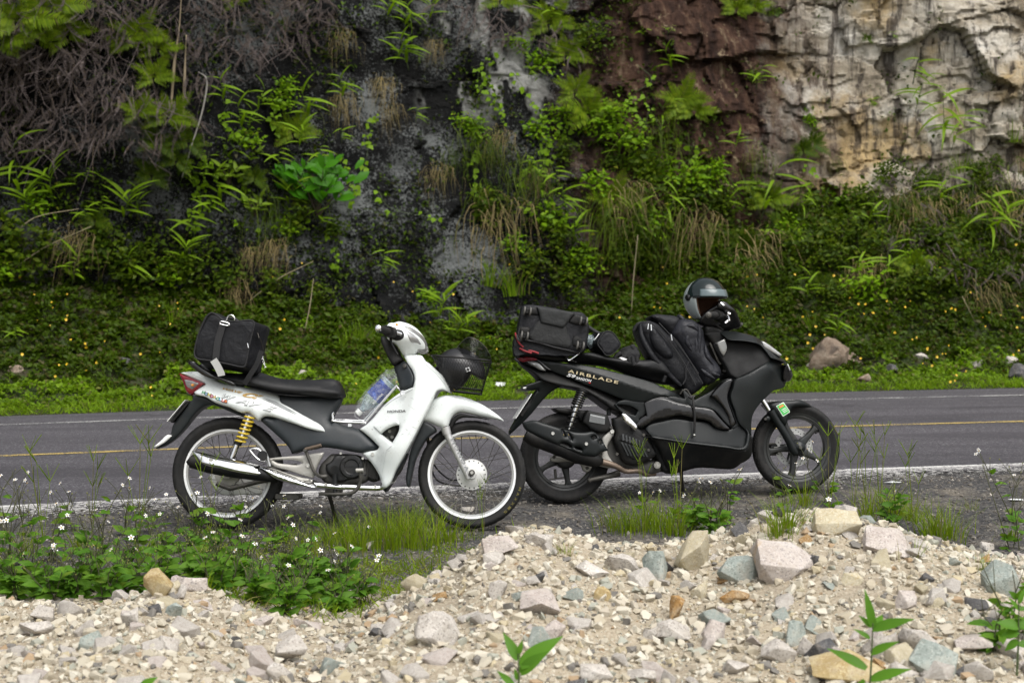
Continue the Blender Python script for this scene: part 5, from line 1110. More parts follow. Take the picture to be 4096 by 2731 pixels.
def build_scooter_helmet():
    B = FB; c = B.loc(*px('Z4', (360, 198))[0], .02); rot = Matrix.Rotation(R(-52), 4, 'Z') @ Matrix.Rotation(R(3), 4, 'Y')
    root = empty('helmet', B.mw @ Matrix.Translation(c) @ rot); tag(root, 'open-face silver grey helmet with dark visor hung over the scooter handlebar', 'helmet')
    Rr = .118
    shell = pm('helmet silver', (.30, .34, .34), .3, coat=.6, var=.05)
    lining = pm('brown helmet lining', (.10, .045, .022), .85, var=.3, bmp=.2)
    op = lambda a, z: a < 1.42 and z < .08 and z > -.95
    V, F = helmet_mesh(Rr, op, 64, 48, 1.10, .96, 1.06, -.86); solid(link('shell', marr('shell', V, F), shell, root), .010)
    V, F = helmet_mesh(Rr-.010, lambda a, z: a < 1.40 and z < .06 and z > -.95, 64, 48, 1.09, .95, 1.05, -.8); solid(link('lining', marr('lining', V, F), lining, root), .014)
    V, F = helmet_mesh(Rr+.004, lambda a, z: not (a < 1.85 and z > .10 and z < .995), 64, 48, 1.11, .97, 1.07, -.86); dk = pm('dark helmet visor', (.008, .014, .014), .1, coat=.15, var=.1, spec=.4)
    V2 = [v for v in V]; solid(link('visor', marr('visor', V2, F), dk, root), .003)
    V, F = helmet_mesh(Rr+.009, lambda a, z: not (a < 1.2 and z > .09 and z < .44), 64, 48, 1.13, .98, 1.07, -.86); solid(link('visor_window', marr('visor_window', V, F), pm('visor window', (.09, .12, .125), .12, coat=.3, var=.1), root), .003)
    for sg in (-1, 1): disc('visor_pivot', Vector((-.030, sg*.112, .012)), (-.25, sg, .05), [(.0005, .012), (.014, .012), (.019, .006), (.020, -.008)], M['gloss_black'], root, 18)
    tubeo('rim', [Vector((math.cos(q)*(Rr+.003)*1.10, math.sin(q)*(Rr+.003)*.96, .10*Rr*1.06-.003)) for q in np.linspace(-1.5, 1.5, 30)], .0035, M['gloss_black'], root, 6, False)
    return root
build_scooter_helmet()
# ================================================================== ground, road, paint
CONTACT = [FW.mw @ Vector((-.003, 0, 0)), FW.mw @ Vector((1.2568, 0, 0)), FB.mw @ Vector((.011, 0, 0)), FB.mw @ Vector((1.3628, 0, .003))]
_MX = np.array([-9, -3, -2.0, -1.66, -1.45, -1.32, -1.2, -1.05, -.91, -.77, -.64, -.47, -.37, -.21, -.13, .04, .21, .38, .52, .62, .79, .92, 1.11, 1.21, 1.37, 1.55, 1.74, 2.0, 2.6, 9])
_MH = np.array([.03, .03, .03, .02, .08, .13, .105, .01, -.03, -.065, -.075, .015, .10, .15, .25, .275, .24, .195, .175, .18, .20, .24, .295, .32, .29, .255, .19, .12, .08, .08])
def crest_h(x): return np.interp(x, _MX, _MH)
def crest_y(x): return 6.15+.10*np.sin(x*1.9+.4)+.25*np.clip((x+.5), 0, 1)-.10*np.clip(-x-.5, 0, 2)
def vnoise(P, sc, seed=0.): return np.array([mnoise.noise((p[0]*sc+seed, p[1]*sc-seed, p[2]*sc+seed*.3 if len(p) > 2 else seed)) for p in P])
def ground_z(x, y):
    x = np.asarray(x, float); y = np.asarray(y, float); s = road_s(x, y)
    z = np.interp(s, [-40, 5.0, 6.6, 7.4, 8.1, 8.5, 8.8, 9.51, 60], [-.06, -.06, -.07, -.05, .015, .035, .055, Z_ROAD-.012, Z_ROAD-.012])
    d = y-crest_y(x); h = crest_h(x)+.05
    m_ = np.where(d > 0, np.exp(-(d/.42)**2), np.interp(-d, [0, .25, .6, 1.2, 1.8, 2.6, 4], [1, .93, .72, .30, .03, -.12, -.2]))
    z = z+h*m_*np.clip((8.0-y)/.9, 0, 1)
    return z
_FIX = [(c.x, c.y, c.z-float(ground_z(c.x, c.y))) for c in CONTACT]
def gz(x, y):
    z = ground_z(x, y)
    for cx_, cy_, dz in _FIX: z = z+(dz-.004)*np.exp(-(((x-cx_)/.30)**2+((y-cy_)/.22)**2))
    return z
def gmesh(name, xs, ys, zf, mat, kind='structure'):
    X, Y = np.meshgrid(xs, ys); Z = zf(X, Y); V = np.stack([X, Y, Z], -1).reshape(-1, 3); nx, ny = len(xs), len(ys)
    i = np.arange((ny-1)*(nx-1)); r_, c_ = i//(nx-1), i % (nx-1); a = r_*nx+c_
    o = link(name, marr(name, V, np.stack([a, a+1, a+nx+1, a+nx], 1)), mat); tag(o, kind=kind); return o
def uniq(*p): return np.unique(np.concatenate(p))
# --- near ground: dark gravel shoulder, running into sandy rubble
mt, nt, b, out = nodes('gravel shoulder'); v = coords(nt)
vo = N(nt, 'TexVoronoi', feature='F1'); vo.inputs['Scale'].default_value = 62; nt.links.new(v, vo.inputs['Vector'])
vo2 = N(nt, 'TexVoronoi', feature='F1'); vo2.inputs['Scale'].default_value = 150; nt.links.new(v, vo2.inputs['Vector'])
g1 = ramp(nt, N(nt, 'SeparateColor').outputs[0], [(0, 0), (1, 1)])
sp = N(nt, 'SeparateColor'); nt.links.new(vo.outputs['Color'], sp.inputs[0]); sp2 = N(nt, 'SeparateColor'); nt.links.new(vo2.outputs['Color'], sp2.inputs[0])
stone = ramp(nt, sp.outputs[0], [(0, (.026, .026, .028)), (.5, (.045, .044, .046)), (.8, (.078, .076, .073)), (.95, (.18, .172, .155))])
fine = ramp(nt, sp2.outputs[0], [(0, (.022, .022, .023)), (.7, (.052, .050, .050)), (1, (.14, .133, .12))])
c = mixc(nt, tex_noise(nt, v, 7, 4), stone, fine); c = mixc(nt, ramp(nt, tex_noise(nt, v, 1.6, 5, .65), [(.58, 0), (.78, .4)]), c, (.085, .074, .060))
geo = N(nt, 'NewGeometry'); sx = N(nt, 'SeparateXYZ'); nt.links.new(v, sx.inputs[0])
mr = N(nt, 'MapRange'); mr.inputs['From Min'].default_value = 7.0; mr.inputs['From Max'].default_value = 6.45; nt.links.new(sx.outputs['Y'], mr.inputs['Value'])
add = N(nt, 'Math', operation='MULTIPLY_ADD'); nt.links.new(tex_noise(nt, v, 3, 5, .7), add.inputs[0]); add.inputs[1].default_value = 1.6; add.inputs[2].default_value = -.8
ad2 = N(nt, 'Math', operation='ADD', use_clamp=True); nt.links.new(mr.outputs[0], ad2.inputs[0]); nt.links.new(add.outputs[0], ad2.inputs[1])
sand = ramp(nt, tex_noise(nt, v, 90, 6, .7), [(.3, (.17, .135, .09)), (.5, (.33, .28, .205)), (.7, (.46, .41, .325))])
c = mixc(nt, ad2.outputs[0], c, sand); nt.links.new(c, b.inputs['Base Color']); b.inputs['Roughness'].default_value = .95; b.inputs['Specular IOR Level'].default_value = .15
p1 = bump(nt, None, vo.outputs['Distance'], -.9, .012); bump(nt, b, vo2.outputs['Distance'], -.7, .006, p1); M['shoulder'] = mt
gmesh('ground', uniq(np.linspace(-60, -7, 16), np.linspace(-7, 7, 261), np.linspace(7, 60, 16)), uniq(np.linspace(-30, 3.6, 10), np.linspace(3.6, 10.5, 150), np.linspace(10.5, 60, 26), np.linspace(60, 400, 6)),
      lambda X, Y: np.where(Y < 11, gz(X, Y)+.012*(np.sin(X*7+Y*5)*np.sin(Y*9-X*3))*np.clip((9.3-road_s(X, Y)), 0, 1)-.03*np.clip(road_s(X, Y)-9.0, 0, 1), Z_ROAD-.05), M['shoulder'])
# --- road
def asphalt(name, base, speck, rough=.85):
    mt, nt, b, out = nodes(name); v = coords(nt)
    vo = N(nt, 'TexVoronoi', feature='F1'); vo.inputs['Scale'].default_value = 95; nt.links.new(v, vo.inputs['Vector']); sp = N(nt, 'SeparateColor'); nt.links.new(vo.outputs['Color'], sp.inputs[0])
    c = ramp(nt, sp.outputs[0], [(0, tuple(x*.55 for x in base)), (.55, base), (.86, tuple(x*1.5 for x in base)), (.97, speck)])
    n = tex_noise(nt, v, .55, 6, .6); c = mixc(nt, ramp(nt, n, [(.3, .0), (.7, .45)]), c, tuple(x*.72 for x in base))
    n2 = tex_noise(nt, mapping(nt, v, (.12, 1.1, 1), (0, 0, R(-15))), 1.4, 5, .6); c = mixc(nt, ramp(nt, n2, [(.45, 0), (.7, .35)]), c, tuple(x*1.4 for x in base))
    n3 = tex_noise(nt, mapping(nt, v, (.05, 1, 1), (0, 0, R(-15))), 2.2, 3, .5); c = mixc(nt, ramp(nt, n3, [(.42, .30), (.56, 0)]), c, tuple(x*.6 for x in base))      # polished wheel tracks
    # wandering cracks and old sealed patches
    ve = N(nt, 'TexVoronoi', feature='DISTANCE_TO_EDGE'); ve.inputs['Scale'].default_value = .42; wv = N(nt, 'VectorMath', operation='ADD'); nt.links.new(v, wv.inputs[0]); nz = N(nt, 'TexNoise'); nz.inputs['Scale'].default_value = 1.3; nz.inputs['Detail'].default_value = 6; nt.links.new(v, nz.inputs['Vector']); nt.links.new(nz.outputs['Color'], wv.inputs[1]); nt.links.new(wv.outputs[0], ve.inputs['Vector'])
    ck = N(nt, 'Math', operation='MULTIPLY'); nt.links.new(ramp(nt, ve.outputs['Distance'], [(.002, .75), (.006, 0)]), ck.inputs[0]); nt.links.new(ramp(nt, tex_noise(nt, v, .35, 3), [(.48, 0), (.56, 1)]), ck.inputs[1]); c = mixc(nt, ck.outputs[0], c, (.02, .019, .02))
    c = mixc(nt, ramp(nt, tex_noise(nt, mapping(nt, v, (.25, .6, 1), (0, 0, R(-15))), .9, 2, .4), [(.60, 0), (.63, .4)]), c, tuple(x*.5 for x in base))
    nt.links.new(c, b.inputs['Base Color']); b.inputs['Roughness'].default_value = rough; b.inputs['Specular IOR Level'].default_value = .25; bump(nt, b, vo.outputs['Distance'], -.6, .005); return mt
M['asphalt'] = asphalt('asphalt', (.070, .066, .074), (.22, .22, .22))
def strip_mesh(name, s0, s1, z, mat, n=260, jag=0., jag2=0., x0=-45, x1=45, rows=2, seed=1):
    r_ = np.random.default_rng(seed); xs = uniq(np.linspace(x0, -9, 40), np.linspace(-9, 9, n), np.linspace(9, x1, 40)) if x1-x0 > 30 else np.linspace(x0, x1, n)
    V = []; k = rows
    for x in xs:
        for j in range(k):
            t = j/(k-1); s_ = s0+(s1-s0)*t
            if j == 0: s_ -= jag*mnoise.noise((x*2.3, seed, 0))+jag*.6*mnoise.noise((x*9, seed, 2))
            if j == k-1: s_ += jag2*mnoise.noise((x*2.3, seed, 5))+jag2*.6*mnoise.noise((x*9, seed, 7))
            V.append((x, road_y(x, s_), z if not callable(z) else z(x, s_, t)))
    F = [(i*k+j, (i+1)*k+j, (i+1)*k+j+1, i*k+j+1) for i in range(len(xs)-1) for j in range(k-1)]
    o = link(name, marr(name, V, F), mat); tag(o, kind='structure'); return o
rd = strip_mesh('road', S_NEAR-.06, S_EDGE, lambda x, s, t: Z_ROAD-.03*(1 if t == 0 else 0)+.02*math.sin(math.pi*t), M['asphalt'], rows=14, jag=.05, jag2=.07)
def paint(name, col, wear, scale=60, lo=.42, hi=.5, fade=0.):
    """thermoplastic line paint worn away over the coarse stones"""
    mt, nt, b, out = nodes(name); v = coords(nt); n = tex_noise(nt, v, scale, 5, .75); n2 = tex_noise(nt, v, 2.2, 4, .6)
    s_ = N(nt, 'Math', operation='MULTIPLY_ADD'); nt.links.new(n2, s_.inputs[0]); s_.inputs[1].default_value = wear; nt.links.new(n, s_.inputs[2])
    src = s_.outputs[0]
    if fade:      # thinner with distance from the line: across-road distance from x and y
        sx = N(nt, 'SeparateXYZ'); nt.links.new(v, sx.inputs[0])
        def mth(op, a, b_, c_=None):
            q = N(nt, 'Math', operation=op)
            for i_, val in enumerate((a, b_, c_)):
                if val is None: continue
                if hasattr(val, 'links'): nt.links.new(val, q.inputs[i_])
                else: q.inputs[i_].default_value = val
            return q.outputs[0]
        t = mth('MULTIPLY_ADD', mth('MULTIPLY', sx.outputs['X'], sx.outputs['X']), .011, mth('MULTIPLY_ADD', sx.outputs['X'], -.265, sx.outputs['Y']))
        src = mth('MULTIPLY_ADD', mth('SUBTRACT', S_NEAR, t), fade, src)
    f = ramp(nt, src, [(lo+wear*.5, 1), (hi+wear*.5, 0)])
    nt.links.new(mixc(nt, tex_noise(nt, v, 18, 5), tuple(x*.85 for x in col), col), b.inputs['Base Color']); b.inputs['Roughness'].default_value = .75
    tr = N(nt, 'BsdfTransparent'); mx = N(nt, 'MixShader'); nt.links.new(f, mx.inputs[0]); nt.links.new(tr.outputs[0], mx.inputs[1]); nt.links.new(b.outputs[0], mx.inputs[2]); nt.links.new(mx.outputs[0], out.inputs['Surface'])
    bump(nt, b, n, .4, .006); return mt
zr = lambda x, s, t: Z_ROAD+.02*math.sin(math.pi*(s-S_NEAR)/(S_EDGE-S_NEAR))+.005
o = strip_mesh('road_edge_line', S_NEAR-.03, S_NEAR+.06, lambda x, s, t: Z_ROAD+.008, paint('white line paint', (.60, .59, .565), .45, 40, .50, .57), n=420, jag=.012, jag2=.012, seed=3)
# the same line's paint scattered thinly on the rough chippings beside it
o = strip_mesh('worn_line_paint', S_NEAR-.62, S_NEAR-.02, lambda x, s, t: float(gz(x, road_y(x, s)))+.010+(Z_ROAD-.004-float(gz(x, road_y(x, s))))*t, paint('worn white paint', (.44, .43, .41), .22, 42, .50, .55, .26), n=300, jag=.05, rows=6, seed=5)
strip_mesh('road_centre_line', S_MID-.055, S_MID+.055, zr, paint('yellow line paint', (.46, .34, .10), .5, 38, .49, .58), n=320, jag=.01, jag2=.01, seed=6)
strip_mesh('road_far_line', S_FAR-.06, S_FAR+.06, zr, paint('faded white paint', (.50, .50, .48), .55, 38, .44, .56), n=320, jag=.012, jag2=.012, seed=8)
# gritty strip of dirt along the far edge
# ================================================================== bank and rock cliff beyond the road
S_CLIFF = 22.6
def bank_top(x): return np.interp(x, [-30, -8, -5, -2.5, -.8, .5, 2.0, 3.2, 4.4, 6, 9, 30], [1.7, 1.7, 1.55, 1.35, .95, .95, 1.6, 2.0, 2.3, 2.6, 2.7, 2.7])
def bank_z(x, s):
    bt = bank_top(x); t = s-S_EDGE
    lo = np.interp(t, [-.3, 0, .25, .8, 1.6, 2.6], [Z_ROAD-.05, Z_ROAD+.015, Z_ROAD+.05, .13, .24, .42])
    up = np.interp(t, [2.3, 2.8, 3.4, 4.1, 4.6, 6], [0, .10, .38, .78, 1.0, 1.25])
    return lo+up*(bt-.42)
def cliff_s(x, h):          # how far back the rock face stands, by height
    lean = .13+.05*np.sin(x*.5+1)
    right = np.clip((x-2.2)/2.5, 0, 1); left = np.clip((-x-1.5)/3, 0, 1)
    return S_CLIFF-.35+lean*h+.75*right-.05*h*left*np.clip(h-2.5, 0, 3)*.9+.22*np.sin(x*.9)*np.sin(h*.8+1.)
def build_cliff():
    xs = uniq(np.linspace(-40, -9.5, 24), np.linspace(-9.5, 10.5, 540), np.linspace(10.5, 40, 24)); hs_ = uniq(np.linspace(-.2, 6.6, 210), np.linspace(6.6, 16, 24))
    X, H_ = np.meshgrid(xs, hs_); S = cliff_s(X, H_); P = np.stack([X, S, H_], -1).reshape(-1, 3); n = len(P); D = np.zeros(n); CR = np.zeros(n)
    r_ = np.random.default_rng(11)
    # fractured blocks: nearest of jittered cells, two sizes; each block stands proud or back and is tilted
    for cell, amp, tilt, seed in ((1.25, .36, .45, 1), (.52, .11, .50, 2), (.22, .045, .45, 3)):
        ax, ay = cell, cell*.72; q = np.stack([P[:, 0]/ax+.35*P[:, 2]/ax, P[:, 2]/ay-.12*P[:, 0]/ay], 1)
        w_ = np.array([mnoise.noise_vector((a*.9+seed*7, b_*.9, seed)) for a, b_ in q])[:, :2]*.26; q = q+w_
        base = np.floor(q).astype(int); best = np.full(n, 9e9); sec = np.full(n, 9e9); bi = np.zeros((n, 2), int); bp = np.zeros((n, 2))
        for dx in (-1, 0, 1):
            for dy in (-1, 0, 1):
                c = base+[dx, dy]; hsh = np.sin(c[:, 0]*127.1+c[:, 1]*311.7+seed*17)*43758.5453; jx = hsh-np.floor(hsh); hsh2 = np.sin(c[:, 0]*269.5+c[:, 1]*183.3+seed*31)*43758.5453; jy = hsh2-np.floor(hsh2)
                pt = np.stack([c[:, 0]+.15+.7*jx, c[:, 1]+.15+.7*jy], 1); dd = np.abs(q-pt); dist = np.maximum(dd[:, 0], dd[:, 1])*.8+np.sqrt((dd**2).sum(1))*.2
                m_ = dist < best; sec = np.where(m_, best, np.minimum(sec, dist)); bi[m_] = c[m_]; bp[m_] = pt[m_]; best = np.minimum(best, dist)
        hh = np.sin(bi[:, 0]*12.9898+bi[:, 1]*78.233+seed)*43758.5453; hh = hh-np.floor(hh); h2 = np.sin(bi[:, 0]*39.3+bi[:, 1]*11.1+seed*3)*43758.5; h2 = h2-np.floor(h2); h3 = np.sin(bi[:, 0]*7.7+bi[:, 1]*51.9+seed*5)*43758.5; h3 = h3-np.floor(h3)
        D += amp*(hh-.5)+tilt*amp*1.6*((h2-.5)*(q[:, 0]-bp[:, 0])+(h3-.5)*(q[:, 1]-bp[:, 1]))*2
        crack = np.clip(1-(sec-best)/.045, 0, 1); D -= crack*amp*.12; CR = np.maximum(CR, crack*min(1, amp*5))
    big = np.array([mnoise.noise((p[0]*.45, p[2]*.45, 4.)) for p in P]); fin = np.array([mnoise.fractal((p[0]*3.2, p[2]*3.2, 1.), .9, 2.2, 4) for p in P])
    amt = np.clip(.75+.25*np.tanh((P[:, 0]-1.5)*.9), .5, 1)     # the dark left rock is smoother
    D = D*amt+.28*big+.03*fin
    S2 = P[:, 1]-D; V = np.stack([P[:, 0], road_y(P[:, 0], S2), P[:, 2]], 1)
    nx, ny = len(xs), len(hs_); i = np.arange((ny-1)*(nx-1)); a = (i//(nx-1))*nx+i % (nx-1)
    me = marr('cliff', V, np.stack([a, a+1, a+nx+1, a+nx], 1)); at = me.attributes.new('crack', 'FLOAT', 'POINT'); at.data.foreach_set('value', CR.astype(np.float32))
    sharp(me, 17)
    # rock colours: dark lichened rock, red-brown iron stained band, pale quartz-like rock with ochre at the right end
    mt, nt, b, out = nodes('cliff rock'); v = coords(nt); sx = N(nt, 'SeparateXYZ'); nt.links.new(v, sx.inputs[0])
    wob = tex_noise(nt, v, .55, 6, .65); wob2 = tex_noise(nt, v, 2.4, 6, .7)
    def zone(lo, hi, slope=0., wa=2.2, wb=.8):
        m1 = N(nt, 'Math', operation='MULTIPLY_ADD'); nt.links.new(wob, m1.inputs[0]); m1.inputs[1].default_value = wa; nt.links.new(sx.outputs['X'], m1.inputs[2])
        m2 = N(nt, 'Math', operation='MULTIPLY_ADD'); nt.links.new(wob2, m2.inputs[0]); m2.inputs[1].default_value = wb; nt.links.new(m1.outputs[0], m2.inputs[2])
        m3 = N(nt, 'Math', operation='MULTIPLY_ADD'); nt.links.new(sx.outputs['Z'], m3.inputs[0]); m3.inputs[1].default_value = slope; nt.links.new(m2.outputs[0], m3.inputs[2])
        mr = N(nt, 'MapRange'); off = (wa+wb)/2; mr.inputs['From Min'].default_value = lo+off; mr.inputs['From Max'].default_value = hi+off; nt.links.new(m3.outputs[0], mr.inputs['Value']); return mr.outputs[0]
    streak = tex_noise(nt, mapping(nt, v, (5, 5, .55)), 1.0, 7, .7)
    lich = tex_noise(nt, v, 24, 8, .85); lich2 = tex_noise(nt, v, 5, 6, .7); patch = tex_noise(nt, v, .9, 5, .7)
    dark = ramp(nt, lich2, [(.3, (.0045, .0048, .005)), (.55, (.011, .0115, .0115)), (.8, (.030, .028, .024))])
    lm = N(nt, 'Math', operation='MULTIPLY_ADD'); nt.links.new(patch, lm.inputs[0]); lm.inputs[1].default_value = .75; nt.links.new(lich, lm.inputs[2])
    dark = mixc(nt, ramp(nt, lm.outputs[0], [(.905, 0), (.95, .9)]), dark, (.19, .20, .195))
    dark = mixc(nt, ramp(nt, tex_noise(nt, v, 1.1, 4, .6), [(.4, .55), (.6, 0)]), dark, (.007, .007, .0065))
    pal0 = N(nt, 'MapRange', interpolation_type='SMOOTHSTEP'); pal0.inputs['From Min'].default_value = 3.6; pal0.inputs['From Max'].default_value = 4.3; nt.links.new(sx.outputs['Z'], pal0.inputs['Value'])
    pn_ = ramp(nt, tex_noise(nt, mapping(nt, v, (1, 1, .6)), 1.7, 4, .6), [(.52, 0), (.58, 1)]); pm_ = N(nt, 'Math', operation='MULTIPLY'); nt.links.new(pn_, pm_.inputs[0]); nt.links.new(pal0.outputs[0], pm_.inputs[1])
    lft = N(nt, 'MapRange'); lft.inputs['From Min'].default_value = -1.4; lft.inputs['From Max'].default_value = -.9; nt.links.new(sx.outputs['X'], lft.inputs['Value']); pm2 = N(nt, 'Math', operation='MULTIPLY'); nt.links.new(pm_.outputs[0], pm2.inputs[0]); nt.links.new(lft.outputs[0], pm2.inputs[1]); rgt = N(nt, 'MapRange'); rgt.inputs['From Min'].default_value = .9; rgt.inputs['From Max'].default_value = .3; nt.links.new(sx.outputs['X'], rgt.inputs['Value']); pm3 = N(nt, 'Math', operation='MULTIPLY'); nt.links.new(pm2.outputs[0], pm3.inputs[0]); nt.links.new(rgt.outputs[0], pm3.inputs[1]); pm2 = pm3
    dark = mixc(nt, pm2.outputs[0], dark, (.34, .34, .32))   # bare pale scars high up
    brown = ramp(nt, streak, [(.30, (.012, .009, .008)), (.46, (.040, .022, .016)), (.58, (.085, .048, .032)), (.70, (.22, .17, .11))])
    brown = mixc(nt, ramp(nt, lich2, [(.60, 0), (.66, .85)]), brown, (.30, .24, .15))
    pale = ramp(nt, tex_noise(nt, v, 1.3, 7, .7), [(.28, (.16, .13, .095)), (.43, (.38, .33, .25)), (.55, (.57, .525, .44)), (.68, (.69, .665, .60))])
    och = ramp(nt, tex_noise(nt, v, .8, 5, .6), [(.52, 0), (.64, .8)]); pale = mixc(nt, och, pale, (.46, .32, .13))
    pale = mixc(nt, ramp(nt, streak, [(.50, 0), (.60, .88)]), pale, (.05, .040, .034))
    c = mixc(nt, zone(.5, 1.5, -.05, 2.4, 1.4), dark, brown); c = mixc(nt, zone(3.4, 5.2, -.06, 2.8, 2.2), c, pale)
    c = mixc(nt, zone(8.0, 8.5, 0, .6, .4), c, ramp(nt, streak, [(.3, (.06, .04, .02)), (.5, (.20, .12, .045)), (.7, (.36, .24, .10))]))
    att = N(nt, 'Attribute', attribute_name='crack'); c = mixc(nt, ramp(nt, att.outputs['Fac'], [(.3, 0), (.95, .30)]), c, (.03, .025, .02))   # darker tone along the cracks
    nt.links.new(c, b.inputs['Base Color']); b.inputs['Roughness'].default_value = .9; b.inputs['Specular IOR Level'].default_value = .12
    p1 = bump(nt, None, tex_noise(nt, v, 6, 9, .72, .3), .9, .12); bump(nt, b, tex_noise(nt, v, 34, 6, .7), .6, .025, p1)
    o = link('cliff', me, mt); tag(o, kind='structure'); return o
CLIFF = build_cliff()
# grassy bank: soil sheet under the plants
mt, nt, b, out = nodes('bank soil'); v = coords(nt)
c = ramp(nt, tex_noise(nt, v, 2.2, 7, .7), [(.3, (.018, .016, .010)), (.55, (.045, .038, .024)), (.75, (.10, .085, .06))])
c = mixc(nt, ramp(nt, tex_noise(nt, v, 6, 5), [(.35, 0), (.6, .8)]), c, (.022, .042, .010)); nt.links.new(c, b.inputs['Base Color']); b.inputs['Roughness'].default_value = .95; b.inputs['Specular IOR Level'].default_value = .1; bump(nt, b, tex_noise(nt, v, 30, 5), .7, .03); M['soil'] = mt
def build_bank():
    xs = uniq(np.linspace(-45, -10, 30), np.linspace(-10, 11, 220), np.linspace(11, 45, 30)); ss = np.linspace(S_EDGE-.15, S_CLIFF+1.4, 80)
    X, S = np.meshgrid(xs, ss); Z = bank_z(X, S); nz = np.array([mnoise.fractal((a*1.3, b_*1.3, 0.), 1., 2., 4) for a, b_ in zip(X.ravel(), S.ravel())]).reshape(X.shape)
    Z = Z+nz*np.clip((S-S_EDGE)*.12, .006, .16); V = np.stack([X, road_y(X, S), Z], -1).reshape(-1, 3); nx, ny = len(xs), len(ss)
    i = np.arange((ny-1)*(nx-1)); a = (i//(nx-1))*nx+i % (nx-1); o = link('bank', marr('bank', V, np.stack([a, a+1, a+nx+1, a+nx], 1)), M['soil']); tag(o, kind='structure'); return o
BANK = build_bank()
from mathutils.bvhtree import BVHTree
def bvh(o): me = o.data; return BVHTree.FromPolygons([v.co for v in me.vertices], [tuple(p.vertices) for p in me.polygons])
_BC, _BB = bvh(CLIFF), bvh(BANK)
def far_hit(px_, py_):
    """point and normal where a sight line first meets the bank or the cliff (pixels of the 2352-wide copy)"""
    d = ray(px_*4096/2352, py_*4096/2352).normalized(); best = None
    for t in (_BC, _BB):
        h = t.ray_cast(CAM, d)
        if h[0] is not None and (best is None or h[3] < best[3]): best = h
    if best is None: return None
    n = best[1]; n = -n if n.dot(d) > 0 else n
    return best[0], n, d
# ================================================================== plant kit
def leafmat(name, lo, hi, alt=None, altp=.12, trans=.35, rough=.45, nsc=.9, patch=.5):
    """leaf colour varies from leaf to leaf and from patch to patch; thin enough to let light through"""
    mt, nt, b, out = nodes(name); g = N(nt, 'NewGeometry'); rnd = g.outputs['Random Per Island']
    oi = N(nt, 'ObjectInfo'); v = coords(nt)
    c = ramp(nt, rnd, [(0, lo), (.6, tuple((a+b_)/2 for a, b_ in zip(lo, hi))), (1, hi)])
    if alt: c = mixc(nt, ramp(nt, rnd, [(1-altp-.02, 0), (1-altp, 1)]), c, alt)
    c = mixc(nt, ramp(nt, oi.outputs['Random'], [(0, .35), (1, 0)]), c, tuple(x*.55 for x in lo))
    c = mixc(nt, ramp(nt, tex_noise(nt, v, nsc, 4, .6), [(.35, patch), (.62, 0)]), c, tuple(x*.6 for x in lo))
    nt.links.new(c, b.inputs['Base Color']); b.inputs['Roughness'].default_value = rough; b.inputs['Specular IOR Level'].default_value = .12
    t = N(nt, 'BsdfTranslucent'); nt.links.new(mixc(nt, 1, c, (1.25, 1.3, .45), 'MULTIPLY'), t.inputs['Color'])
    mx = N(nt, 'MixShader'); mx.inputs[0].default_value = trans; nt.links.new(b.outputs[0], mx.inputs[1]); nt.links.new(t.outputs[0], mx.inputs[2]); nt.links.new(mx.outputs[0], out.inputs['Surface'])
    return mt
LM = dict(
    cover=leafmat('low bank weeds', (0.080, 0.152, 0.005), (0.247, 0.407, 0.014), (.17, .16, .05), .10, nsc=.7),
    verge=leafmat('verge grass', (0.121, 0.221, 0.007), (0.257, 0.399, 0.015), (.16, .15, .05), .08, nsc=.8, patch=.35),
    bush=leafmat('bush leaves', (0.037, 0.076, 0.005), (0.145, 0.198, 0.008), (.12, .14, .02), .05),
    bright=leafmat('bright leaves', (0.103, 0.218, 0.005), (0.230, 0.362, 0.010), (.17, .17, .02), .06, patch=.2),
    glossy=leafmat('glossy shrub leaves', (0.034, 0.142, 0.006), (0.078, 0.241, 0.011), None, rough=.3, patch=.15),
    blade=leafmat('grass blades', (0.107, 0.210, 0.008), (0.254, 0.383, 0.017), (.22, .18, .06), .10, patch=.25),
    fern=leafmat('fern fronds', (0.097, 0.168, 0.006), (0.219, 0.290, 0.012), (.13, .13, .03), .08, patch=.25),
    dead=leafmat('dead grey fern', (0.074, 0.059, 0.055), (0.230, 0.191, 0.179), (.14, .105, .07), .12, trans=.1, rough=.9, patch=.4),
    straw=leafmat('dry straw', (0.171, 0.131, 0.062), (0.394, 0.315, 0.147), (.07, .09, .02), .12, trans=.2, rough=.8, patch=.2),
    upper=leafmat('shaded bank weeds', (0.039, 0.074, 0.004), (0.103, 0.167, 0.008), (.12, .09, .04), .14, nsc=.9),  # a darker kind of weed than on the lower bank
    red=leafmat('reddish shrub leaves', (0.072, 0.172, 0.009), (0.216, 0.270, 0.015), (.16, .05, .02), .25, patch=.1),
    weed=leafmat('weed leaves', (0.083, 0.201, 0.021), (0.173, 0.316, 0.034), (.17, .26, .03), .12, trans=.45, patch=.12, nsc=2),
    tuft=leafmat('tuft grass', (0.125, 0.215, 0.008), (0.293, 0.378, 0.020), (.26, .22, .09), .12, patch=.2, nsc=2),
    moss=leafmat('cliff moss leaves', (0.036, 0.071, 0.004), (0.105, 0.164, 0.009), (.07, .06, .03), .2, nsc=1.2),
    sapling=leafmat('young sapling leaves', (.06, .17, .012), (.13, .28, .03), None, rough=.35, patch=.1, nsc=4))
STEM = pm('green stem', (.05, .075, .02), .6, var=.4, nscale=30); TWIG = pm('brown twig', (.06, .042, .028), .8, var=.4, nscale=30); PALETWIG = pm('bleached twig', (.30, .28, .25), .8, var=.3)
